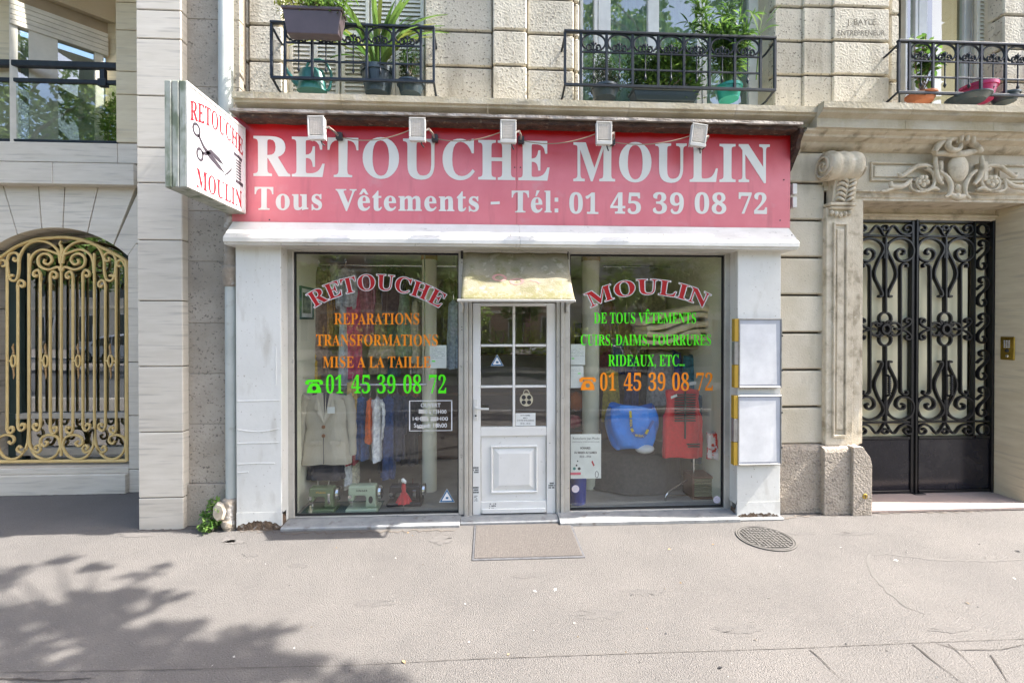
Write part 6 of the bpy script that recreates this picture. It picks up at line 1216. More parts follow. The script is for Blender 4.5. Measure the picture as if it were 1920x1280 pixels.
# ================================================================ upper windows
M_shut = mat('cream_shutter', (.72, .70, .61), (.66, .64, .55), 6, .6, spots=((.35, .33, .27), 20, .64, .72, .4))
M_wfr = mat('white_window_paint', (.78, .79, .78), rough=.45)
yw_ = YU + .30
def upwin(label, x0, x1): 
    t = thing('upper_window', label, 'window', ((x0 + x1) / 2, yw_, 3.8)); return t
w1 = upwin('window with closed cream louvred shutters over the left of the sign', xw1a, xw1b)
ysh = YU + .16
def leaf(par, pa, pb, yl, ang=0):
    a, b = PX(pa, yl), PX(pb, yl); z0, z1 = 3.77, 5.6
    t = MB().box(a, a + .035, yl - .015, yl + .02, z0, z1, .003).box(b - .035, b, yl - .015, yl + .02, z0, z1, .003).box(a + .0355, b - .0355, yl - .013, yl + .018, z0, z0 + .06, .003).box(a + .0355, b - .0355, yl - .013, yl + .018, 4.56, 4.62, .003).build('shutter_frame', M_shut, par)
    me = None; zz = z0 + .07
    i = 0
    while zz < 5.3:
        if not (4.53 < zz < 4.62):
            if me is None:
                s = MB().add([(a + .036, yl - .012, 0), (b - .036, yl - .012, 0), (b - .036, yl + .006, .037), (a + .036, yl + .006, .037), (a + .036, yl - .012, .006), (b - .036, yl - .012, .006), (b - .036, yl + .006, .043), (a + .036, yl + .006, .043)], [(0, 3, 2, 1), (4, 5, 6, 7), (0, 1, 5, 4), (2, 3, 7, 6), (0, 4, 7, 3), (1, 2, 6, 5)]).build('slat', M_shut, t)
                me = s.data; s.location.z += zz; base = s.location.copy(); z0_ = zz
            else:
                s = bpy.data.objects.new('slat', me); COL.objects.link(s); s.parent = t; s.location = base + Vector((0, 0, zz - z0_))
        zz += .041
for pa, pb in ((545, 590), (591, 638), (642, 694), (697, 742), (743, 796)): leaf(w1, pa, pb, ysh)
MB().box(xw1a, xw1b, ysh + .03, ysh + .06, 3.6, 5.6).build('window_blind', M_shut, w1)
w2 = upwin('tall white framed windows with net curtains behind the middle balcony', xw2a, xw2b)
for a, b in ((1086, 1092), (1112, 1119), (1120, 1143), (1212, 1233), (1303, 1312), (1314, 1322), (1400, 1424), (1425, 1453)):
    MB().box(PX(a, yw_), PX(b, yw_) - .001, yw_ - .03, yw_ + .03, 3.7, 5.6, .004).build('frame', M_wfr, w2)
MB().box(xw2a, xw2b, yw_ + .035, yw_ + .05, 3.7, 3.86).build('frame', M_wfr, w2)
for a, b in ((1092, 1112), (1143, 1212), (1233, 1303), (1322, 1400)): MB().box(PX(a, yw_) + .001, PX(b, yw_) - .002, yw_ + .0, yw_ + .01, 3.7, 5.6).build('pane', M_glass2, w2)
M_netc = mat('blue_green_net', (.40, .48, .46), (.30, .40, .39), 6, .9, stretch=(7, 7, .3))
def curtain(par, x0, x1, y, z0, z1, m, amp=.02, nw=9, nm='curtain'):
    n = nw * 6; v = []
    for i in range(n + 1):
        x = x0 + (x1 - x0) * i / n; yy = y + amp * sin(2 * pi * nw * i / n) + amp * .4 * sin(5.3 * i); v += [(x, yy, z0), (x, yy, z1)]
    return MB().add(v, [(2 * i, 2 * i + 2, 2 * i + 3, 2 * i + 1) for i in range(n)]).build(nm, m, par, smooth=80, recalc=False)
curtain(w2, xw2a, xw2b, yw_ + .15, 3.6, 5.6, M_netc, .015, 22)
struct(MB().box(xw2a - .3, xw2b + .3, yw_ + 1.2, yw_ + 1.3, 3.4, 5.8).build('room_wall', mat('room_wall_paint', (.3, .29, .26), rough=.8)))
w3 = upwin('white framed window with one open shutter leaf behind the right balcony', xw3a, xw3b)
for a, b in ((1690, 1694), (1708, 1714), (1715, 1731), (1800, 1812), (1813, 1825)): MB().box(PX(a, yw_), PX(b, yw_) - .001, yw_ - .03, yw_ + .03, 3.7, 5.6, .004).build('frame', M_wfr, w3)
for a, b in ((1694, 1708), (1731, 1800)): MB().box(PX(a, yw_) + .001, PX(b, yw_) - .002, yw_, yw_ + .01, 3.7, 5.6).build('pane', M_glass2, w3)
leaf(w3, 1826, 1884, ysh + .02)
MB().box(xw3a, PX(1812, yw_), yw_ + .4, yw_ + .42, 3.6, 5.6).build('blind', mat('dark_blind', (.16, .17, .17), rough=.8), w3)
# dark floor slab and ceiling joining the rooms so no sky shows through
struct(MB().box(-3.4, 8.5, YU + .45, 7.6, 5.6, 5.7).build('upper_floor', M_int))
MB().box(-2.62, 7.6, YU + .02, YU + .5, 3.60, 3.748).build('floor_slab', M_lime2, apt)
MB().box(-2.62, 8.5, YU + .01, YU + .5, 5.55, 9.0).build('wall', M_lime, apt)
MB().box(-8.0, pxr, YL, YU + .5, 5.602, 9.0).build('wall', M_trav, lb)
# ================================================================ plants and pots on the balconies
M_leafs = [mat('leaf_green_a', (.11, .22, .04), (.06, .14, .03), 20, .5, rand=.25, spec=.4), mat('leaf_green_b', (.20, .33, .07), (.13, .24, .05), 20, .5, rand=.25), mat('leaf_dark', (.04, .09, .03), (.06, .12, .04), 20, .5, rand=.2), mat('leaf_yellow', (.30, .32, .08), (.20, .25, .05), 20, .5, rand=.2)]
for m in M_leafs:
    m.node_tree.nodes['Principled BSDF'].inputs['Subsurface Weight'].default_value = 0
def pot(label, px, pyt, pyb, w, Y, m, kind='pot', d=None):
    c = at(px, pyb, Y); zt_ = at(px, pyt, Y).z; zb_ = c.z; h = zt_ - zb_; r = w / 2 * (c.y / F) * .98
    t = thing('plant_pot', label, 'plant pot', (c.x, Y, zb_))
    MB().lathe([(.0, 0), (r * .72, 0), (r * .92, h * .78), (r * .92, h * .80), (r, h * .80), (r, h), (r * .9, h), (r * .86, h * .9), (0, h * .9)], (c.x, Y, zb_), 20).build('pot_body', m, t, smooth=30)
    MB().lathe([(0, h * .88), (r * .87, h * .905), (0, h * .93)], (c.x, Y, zb_), 12).build('soil', M_rust, t)
    return t, Vector((c.x, Y, zt_)), r
def trough(label, px0, px1, pyt, pyb, Y, m, dy=.16, tilt=0):
    c = at((px0 + px1) / 2, pyb, Y); zt_ = at((px0 + px1) / 2, pyt, Y).z; x0, x1 = PX(px0, Y), PX(px1, Y); h = zt_ - c.z
    t = thing('planter_box', label, 'planter', ((x0 + x1) / 2, Y, c.z))
    i = .03; v = [(x0 + i, Y + i * .6, c.z), (x1 - i, Y + i * .6, c.z), (x1 - i, Y + dy - i * .6, c.z), (x0 + i, Y + dy - i * .6, c.z), (x0, Y, zt_ - .03), (x1, Y, zt_ - .03), (x1, Y + dy, zt_ - .03), (x0, Y + dy, zt_ - .03)]
    MB().add(v, [(0, 1, 2, 3), (0, 1, 5, 4), (1, 2, 6, 5), (2, 3, 7, 6), (3, 0, 4, 7), (4, 5, 6, 7)]).build('box_body', m, t, bevel=.006)
    MB().box(x0 - .01, x1 + .01, Y - .01, Y + dy + .01, zt_ - .029, zt_, .006).build('box_rim', m, t)
    return t, Vector(((x0 + x1) / 2, Y + dy / 2, zt_)), (x1 - x0) / 2
def leafquad(mb, p, d, l, w, droop=.3, seg=2):
    d = d.normalized(); s = d.cross(Vector((0, 0, 1)));
    if s.length < .1: s = Vector((1, 0, 0))
    s.normalize(); a = random.random() * .8 - .4; s = (s + Vector((0, 0, a))).normalized()
    v = []; q = p.copy(); dd = d.copy()
    for i in range(seg + 1):
        ww = w * (sin(pi * min(.96, max(.08, i / seg * .9 + .08)))); v += [tuple(q + s * ww), tuple(q - s * ww)]; q = q + dd * (l / seg); dd = (dd + Vector((0, 0, -droop))).normalized()
    mb.add(v, [(2 * i, 2 * i + 1, 2 * i + 3, 2 * i + 2) for i in range(seg)])
def bush(par, c, rx, ry, rz, n, ll, m, nm='foliage', narrow=.3, up=.4, stems=6, floor=None):
    mb = MB(); rr = random.Random(int(c.x * 1000) + n)
    clumps = [(c + Vector((rx * .75 * (rr.random() * 2 - 1), ry * .7 * (rr.random() * 2 - 1), rz * .75 * (rr.random() * 2 - 1)))) for _ in range(max(4, n // 35))]
    for i in range(n):
        k = clumps[rr.randrange(len(clumps))]; d = Vector((rr.gauss(0, 1), rr.gauss(0, 1), rr.gauss(0, 1) + up)).normalized()
        p = k + Vector((rr.gauss(0, rx * .22), rr.gauss(0, ry * .22), rr.gauss(0, rz * .2)))
        leafquad(mb, p, d, ll * (.6 + .8 * rr.random()), ll * narrow * .5, .25)
    o = mb.build(nm, m, par, recalc=False)
    mb = MB()
    for k in clumps[:stems]: mb.tube([Vector((c.x, c.y, c.z - rz)), (Vector((c.x, c.y, c.z - rz)) + k) / 2 + Vector((.01, 0, .02)), k], .004, 4)
    mb.build('stem', M_rust, par)
    return o
def plant(name, label, c, cat='plant', group=None): return thing(name, label, cat, c, group)
M_tealp = mat('teal_plastic', (.03, .17, .15), rough=.35); M_blup = mat('blue_black_plastic', (.03, .05, .065), rough=.4); M_aub = mat('aubergine_plastic', (.10, .075, .085), (.08, .06, .068), 6, .4); M_terr = mat('terracotta', (.42, .15, .07), rough=.7); M_mag = mat('magenta_plastic', (.45, .02, .12), rough=.35)
Ypl = YB + .12
# hanging planter on the left railing, in front
t, c, hw = trough('aubergine planter box hooked over the left balcony railing', 531, 641, 12, 61, YB - .19, M_aub, .13)
t2 = plant('trailing_plant', 'leafy trailing plant in the aubergine planter on the left railing', c)
bush(t2, c + Vector((-.10, 0, .05)), .20, .08, .10, 420, .05, M_leafs[3]); bush(t2, c + Vector((.13, -.02, .05)), .18, .08, .11, 420, .06, M_leafs[1]); bush(t2, c + Vector((.02, -.06, .01)), .12, .04, .05, 50, .05, M_leafs[1])
# watering can
wc = at(585, 172, Ypl - .02); wt = thing('watering_can', 'teal plastic watering can behind the left balcony railing', 'watering can', wc)
MB().lathe([(0, 0), (.115, 0), (.11, .04), (.10, .15), (.085, .19), (.06, .20), (0, .2)], wc, 18, 'z', 1.15, .75).build('can_body', M_tealp, wt, smooth=40)
MB().tube(cr([wc + Vector((-.09, 0, .03)), wc + Vector((-.16, 0, .10)), wc + Vector((-.235, 0, .20))], 5), [.028] * 6 + [.018] * 5, 8).build('spout', M_tealp, wt, smooth=60)
MB().tube(cr([wc + Vector((-.06, 0, .17)), wc + Vector((-.02, 0, .27)), wc + Vector((.10, 0, .28)), wc + Vector((.17, 0, .17)), wc + Vector((.155, 0, .03)), wc + Vector((.10, 0, .02))], 5), .012, 7).build('handle', M_tealp, wt, smooth=60)
# strap-leaved plant: every leaf is its own part
t, c, r = pot('blue black pot with long strap leaves, left balcony', 708, 133, 178, 62, Ypl + .02, M_blup)
sp_ = plant('strap_leaf_plant', 'tall plant with long strap leaves behind the left railing', c)
rr = random.Random(5)
for i in range(40):
    a = rr.random() * 2 * pi; le = .45 + .5 * rr.random(); sl = .25 + .9 * rr.random(); d = Vector((cos(a) * sl, sin(a) * sl * .35, 1.3)).normalized()
    mb = MB(); q = c + Vector((cos(a) * .02, sin(a) * .02, -.02)); s = Vector((-sin(a), cos(a) * .4, 0)).normalized() * (1 if i % 2 else 1); s = (s + Vector((.5, 0, 0)) * rr.choice((-1, 1))).normalized(); v = []
    n = 9
    for k in range(n + 1):
        t_ = k / n; w = .019 * (sin(pi * (t_ * .85 + .15)) ** .6) * (1 if k < n else .05); v += [tuple(q + s * w), tuple(q + Vector((0, .004, -.004))), tuple(q - s * w)]
        q = q + d * le / n; d = (d + Vector((cos(a) * .10, sin(a) * .03, -.10 - .1 * sl * t_))).normalized()
    f = []
    for k in range(n): f += [(3 * k, 3 * k + 1, 3 * k + 4, 3 * k + 3), (3 * k + 1, 3 * k + 2, 3 * k + 5, 3 * k + 4)]
    mb.add(v, f).build('leaf', [M_leafs[0], M_leafs[1], M_leafs[1], M_leafs[3]][i % 4], sp_, smooth=80, recalc=False)
for i in range(9):
    pass
t, c, r = pot('small black pot at the right end of the left balcony', 770, 157, 178, 52, Ypl, M_blup)
pp = plant('box_shrub', 'dense dark small leaved shrub at the right end of the left balcony', c); bush(pp, c + Vector((0, 0, .17)), .09, .07, .17, 700, .022, M_leafs[2], narrow=.5); bush(pp, c + Vector((.0, -.04, .20)), .08, .05, .16, 160, .022, M_leafs[0], narrow=.5)
# middle balcony
t, c, r = pot('dark blue pot under an olive green bush, middle balcony', 1134, 166, 186, 55, Ypl, M_blup)
pp = plant('olive_bush', 'fine leaved dark bush at the left of the middle balcony', c); bush(pp, c + Vector((0, 0, .15)), .19, .08, .19, 1300, .035, M_leafs[2], narrow=.25); bush(pp, c + Vector((0, -.03, .14)), .17, .06, .16, 420, .035, mat('leaf_grey', (.12, .16, .10), rough=.6), narrow=.25)
t, c, r = trough('long dark blue planter trough of the middle balcony', 1188, 1310, 164, 187, Ypl - .02, M_blup, .16)
pp = plant('leafy_hedge', 'dense green bush filling the long trough, middle balcony', c)
bush(pp, c + Vector((-.16, 0, .17)), .24, .09, .21, 1500, .045, M_leafs[2], narrow=.4); bush(pp, c + Vector((.12, -.02, .18)), .26, .08, .23, 1500, .05, M_leafs[0], narrow=.4); bush(pp, c + Vector((.0, -.05, .15)), .26, .06, .20, 700, .045, M_leafs[1], narrow=.4); bush(pp, c + Vector((.12, -.02, .36)), .05, .04, .12, 70, .06, M_leafs[1], narrow=.25)
t, c, r = pot('bright teal pot with tall oleander, middle balcony', 1366, 163, 188, 50, Ypl, mat('bright_teal', (.03, .33, .27), rough=.35))
pp = plant('oleander', 'tall oleander with narrow leaves at the right of the middle balcony', c)
rr = random.Random(11)
for i in range(24):
    a = rr.random() * 2 * pi; tip = c + Vector((rr.gauss(-.04, .19), rr.gauss(-.02, .05), .35 + .5 * rr.random())); mid = c.lerp(tip, .5) + Vector((rr.gauss(0, .03), 0, .05))
    q = cr([c + Vector((0, 0, -.02)), mid, tip], 6); MB().tube(q, [.006 - .003 * k / len(q) for k in range(len(q))], 5).build('stem', M_leafs[1], pp)
    for j, (mt_, cnt) in enumerate(((M_leafs[0], 16), (M_leafs[1], 12), (M_leafs[2], 8))):
        mb = MB()
        for k in range(cnt):
            t_ = .25 + .75 * rr.random(); p = q[int(t_ * (len(q) - 1))]; d = Vector((rr.gauss(0, 1), rr.gauss(0, .6), rr.random() * 1.2 - .2)); leafquad(mb, p, d, .09 + .05 * rr.random(), .0085, .22, 4)
        stuff(mb.build('leaf_spray', mt_, pp, recalc=False))
mb = MB()
pr_ = plant('reed_shoot', 'pale reed like shoot leaning past the right end of the middle balcony', at(1425, 75, YB - .02))
q0 = at(1418, 150, YB + .05)
for (px, py) in ((1466, 8), (1436, 8), (1462, 48), (1405, 20), (1452, 30)):
    e = at(px, py, YB - .05); b = at(1424, 64, YB)
    m_ = b.lerp(e, .5) + Vector((0, 0, .03)); q = cr([b, m_, e], 4); v = []
    for i, p in enumerate(q): w = .012 * sin(pi * (i / (len(q) - 1) * .9 + .08)); v += [tuple(p + Vector((w * .5, 0, w))), tuple(p - Vector((w * .5, 0, w)))]
    MB().add(v, [(2 * i, 2 * i + 1, 2 * i + 3, 2 * i + 2) for i in range(len(q) - 1)]).build('leaf', M_leafs[1], pr_, recalc=False)
MB().tube([q0, at(1424, 64, YB)], .006, 5).build('stem', M_leafs[1], pr_)
# right balcony
t, c, r = pot('terracotta saucer pot on the right balcony', 1727, 178, 193, 52, Ypl - .02, M_terr)
pp = plant('climbing_plant', 'thin climbing plant with large leaves in terracotta pot on the right balcony', c)
rr = random.Random(21)
for i in range(8):
    tip = c + Vector((rr.uniform(-.1, .22), rr.uniform(-.05, .05), .35 + .3 * rr.random())); q = cr([c, c.lerp(tip, .5) + Vector((rr.gauss(0, .04), 0, .03)), tip], 5)
    MB().tube(q, .005, 5).build('stem', mat('woody_stem', (.22, .14, .10), rough=.8), pp)
    for k in range(15):
        p = q[rr.randrange(3, len(q))] + Vector((rr.gauss(0, .03), rr.gauss(0, .02), rr.gauss(0, .03))); mb = MB(); leafquad(mb, p, Vector((rr.gauss(0, 1), rr.gauss(0, .5), rr.gauss(0, .6))), .07, .024, .3, 4); mb.build('leaf', M_leafs[1] if k % 3 else M_leafs[0], pp, recalc=False)
t, c, r = pot('magenta pot on the right balcony', 1833, 163, 192, 62, Ypl, M_mag)
t, c, r = pot('low dark teal bowl in front of the magenta pot, right balcony', 1815, 183, 193, 72, Ypl - .1, M_blup)
t, c, r = pot('low dark bowl near the right edge of the right balcony', 1884, 178, 193, 46, Ypl - .03, M_blup)
# plant in loggia behind glass
pl_ = plant('loggia_shrub', 'dark leafy shrub behind the glass panel at the right end of the loggia', Vector((-4.0, 5.25, 3.62)))
bush(pl_, Vector((PX(208, 5.25), 5.28, 4.0)), .13, .08, .28, 420, .06, M_leafs[2], narrow=.45); bush(pl_, Vector((PX(206, 5.25), 5.24, 4.05)), .12, .06, .25, 90, .06, M_leafs[0], narrow=.45)
# weed at the foot of the downpipe
wb = g(398, 992); wd = plant('wall_weed', 'green weed growing at the foot of the downpipe', wb)
wb2 = Vector((wb.x, 4.05, 0)); bush(wd, wb2 + Vector((0, 0, .17)), .10, .06, .17, 260, .045, M_leafs[1], narrow=.55); bush(wd, wb2 + Vector((.03, 0, .09)), .11, .07, .09, 160, .04, M_leafs[0], narrow=.55)
# ================================================================ shop interior
XL, XR, YBK, ZCE = -1.80, 2.28, 7.4, 2.53
struct(MB().box(XL - .1, XL, YW + .06, YBK, 0, ZCE).build('interior_wall', M_int)); struct(MB().box(XR, XR + .1, YW + .06, YBK, 0, ZCE).build('interior_wall', M_int))
struct(MB().box(XL - .1, XR + .1, YBK, YBK + .1, 0, ZCE).build('interior_wall', mat('interior_back', (.70, .64, .48), rough=.8)))
struct(MB().box(XL - .1, XR + .1, YW + .06, YBK + .1, ZCE, ZCE + .1).build('interior_ceiling', M_int)); struct(MB().box(XL, XR, YW + .055, YBK, -.02, .012).build('interior_floor', M_floor))
for x0, r, nm in ((-.63, .078, 'left'), (1.12, .092, 'right')):
    MB().lathe([(r, .012), (r, ZCE - .03)], (x0, 4.92, 0), 20).build('interior_column', M_int, shop, smooth=50)
    MB().lathe([(r + .01, ZCE - .05), (r + .01, ZCE - .001)], (x0, 4.92, 0), 20).build('column_collar', mat('orange_collar', (.42, .28, .12), rough=.7), shop, smooth=50)
for px, py in ((643, 474), (741, 474), (1178, 476), (1296, 476)):
    MB().lathe([(.0, -.012), (.05, -.012), (.055, 0), (0, 0)], at(px, py, 4.62) * 0 + Vector((at(px, 500, 4.75).x, 4.75, ZCE)), 16).build('ceiling_spot', M_whitem, shop, smooth=30)
def fab(name, c1, c2=None, **k): k.setdefault('scale', 30); k.setdefault('rough', .9); k.setdefault('bump', .3); k.setdefault('bscale', 120); return mat(name, c1, c2, sheen=.2, **k)
def garment(name, label, cat, px, pyt, pyb, wt, wb, Y, m, depth=.06, folds=5, amp=.012, sleeves=0, slv_l=.5, neck=.25, group=None, hang=True, seed=1, turn=0, shoulder=.05, prof=None):
    c = at(px, (pyt + pyb) / 2, Y); z1 = at(px, pyt, Y).z; z0 = at(px, pyb, Y).z; s_ = c.y / F * .99
    hwt, hwb = wt * s_ / 2, wb * s_ / 2; h = z1 - z0; rr = random.Random(seed); ph = rr.random() * 6
    t = thing(name, label, cat, (c.x, Y, z1), group); n, m_ = 40, 16; v = []; f = []
    for j in range(m_ + 1):
        u = j / m_; w = hwt + (hwb - hwt) * min(1, u * 1.15); top = min(1, u * h / max(.01, shoulder))
        w *= .35 + .65 * min(1, top) ** .6
        if prof:
            for (u0, w0), (u1, w1) in zip(prof, prof[1:]):
                if u0 <= u <= u1: w *= w0 + (w1 - w0) * (u - u0) / (u1 - u0)
        d = depth * (.35 + .65 * min(1, top)) * (1 + .3 * u)
        for k in range(n):
            th = 2 * pi * k / n; fo = amp * u * (sin(folds * th + ph) + .5 * sin((folds * 2 + 1) * th + ph * 2 + u * 2)) + .0035 * sin(13 * u + 3 * th + ph) * sin(2 * th - 9 * u) + .002 * sin(29 * u + 5 * th)
            cx_ = (abs(cos(th)) ** .8) * (1 if cos(th) > 0 else -1); sy = (abs(sin(th)) ** .8) * (1 if sin(th) > 0 else -1)
            zz = z1 - u * h - (.03 * (1 - top)) * abs(cos(th)) + (.006 * sin(3 * th + ph) if j == m_ else 0)
            v.append((c.x + (w + fo) * cx_, Y + (d + fo * 1.6) * sy, zz))
    for j in range(m_):
        for k in range(n): f.append((j * n + k, j * n + (k + 1) % n, (j + 1) * n + (k + 1) % n, (j + 1) * n + k))
    f.append(tuple(range(n)))
    MB().add(v, f).build('cloth_body', m, t, smooth=80)
    if sleeves:
        for s in (1, -1):
            a = Vector((c.x + s * hwt * .84, Y, z1 - .045)); e = Vector((c.x + s * (hwt * 1.12), Y + .02, z1 - .045 - slv_l)); mid = a.lerp(e, .5) + Vector((s * .03, -.01, 0))
            q = cr([a, a.lerp(mid, .3) + Vector((s * .02, 0, .0)), mid, e], 5); nn = len(q)
            MB().tube(q, [sleeves * (1.1 - .45 * i / nn) + .004 * sin(i * 1.9) for i in range(nn)], 12).build('sleeve', m, t, smooth=80)
    if hang:
        q = [Vector((c.x, Y, z1 - .01)), Vector((c.x, Y, z1 + .04)), Vector((c.x + .012, Y, z1 + .06)), Vector((c.x + .0, Y, z1 + .08)), Vector((c.x - .014, Y, z1 + .065))]
        MB().tube(q, .0025, 5).build('hanger_hook', M_chrome, t)
    return t, c, z0, z1, hwt
# hanging rails
def rail_(label, pa, pb, py, Y):
    a, b = at(pa, py, Y), at(pb, py, Y); b.z = a.z
    t = thing('clothes_rail', label, 'clothes rail', (a.x, Y, a.z)); MB().tube([a, b], .013, 10).build('tube', M_chrome, t, smooth=60)
    for x in (a.x + .02, b.x - .02): MB().tube([(x, Y, a.z), (x, Y, ZCE)], .006, 6).build('hanging_rod', M_chrome, t)
rail_('chrome clothes rail under the green phone number', 566, 800, 722, 4.75); rail_('chrome clothes rail high in the left window', 590, 855, 497, 4.95); rail_('chrome clothes rail high in the right window', 1130, 1300, 500, 5.6)
M_jack = fab('oatmeal_wool', (.50, .455, .37), (.43, .39, .31), scale=200)
t, c, z0, z1, hw = garment('suit_jacket', 'oatmeal wool suit jacket with two brown buttons on a hanger', 'jacket', 614, 733, 868, 80, 84, 4.52, M_jack, .055, 4, .010, prof=[(0, 1), (.15, 1), (.5, .93), (1, 1.04)], sleeves=.052, slv_l=.58, seed=2)
yj = 4.52 - .072
for s in (1, -1):
    MB().add([(c.x + s * .012, yj - .004, z1 - .01), (c.x + s * .075, yj + .012, z1 - .005), (c.x + s * .095, yj - .008, z1 - .16), (c.x + s * .060, yj - .010, z1 - .17), (c.x + s * .07, yj - .012, z1 - .19), (c.x - s * .004, yj - .014, z1 - .31)], [(0, 1, 2, 3, 4, 5)]).build('lapel', fab('oatmeal_lapel', (.54, .49, .40), (.46, .42, .34), scale=200), t)
MB().add([(c.x - .012, yj - .004, z1 - .0), (c.x + .05, yj - .002, z1 - .0), (c.x + .0, yj - .010, z1 - .27)], [(0, 1, 2)]).build('lining', fab('dark_lining', (.03, .03, .04)), t)
for dz in (.33, .415): MB().lathe([(0, -.005), (.016, -.005), (.018, 0), (0, 0)], (c.x - .008, yj - .015, z1 - dz), 14, 'y').build('button', mat('brown_button', (.25, .11, .05), rough=.4), t, smooth=30)
MB().box(c.x - .13, c.x - .03, yj - .012, yj - .006, z1 - .50, z1 - .47).build('pocket_flap', M_jack, t); MB().box(c.x + .05, c.x + .15, yj - .012, yj - .006, z1 - .50, z1 - .47).build('pocket_flap', M_jack, t)
MB().box(c.x + .03, c.x + .10, yj - .016, yj - .014, z1 - .20, z1 - .14).build('paper_tag', M_paper, t)
MB().tube([(c.x - .008, yj - .016, z1 - .42), (c.x - .005, yj - .0175, z0 + .02)], .0035, 4).build('front_edge', fab('dark_lining', (.03, .03, .04)), t)
garment('trousers', 'dark navy trousers hanging below the oatmeal jacket', 'trousers', 612, 855, 897, 60, 66, 4.60, fab('navy_wool', (.02, .025, .04)), .05, 6, .012, hang=False, seed=3, shoulder=.01)
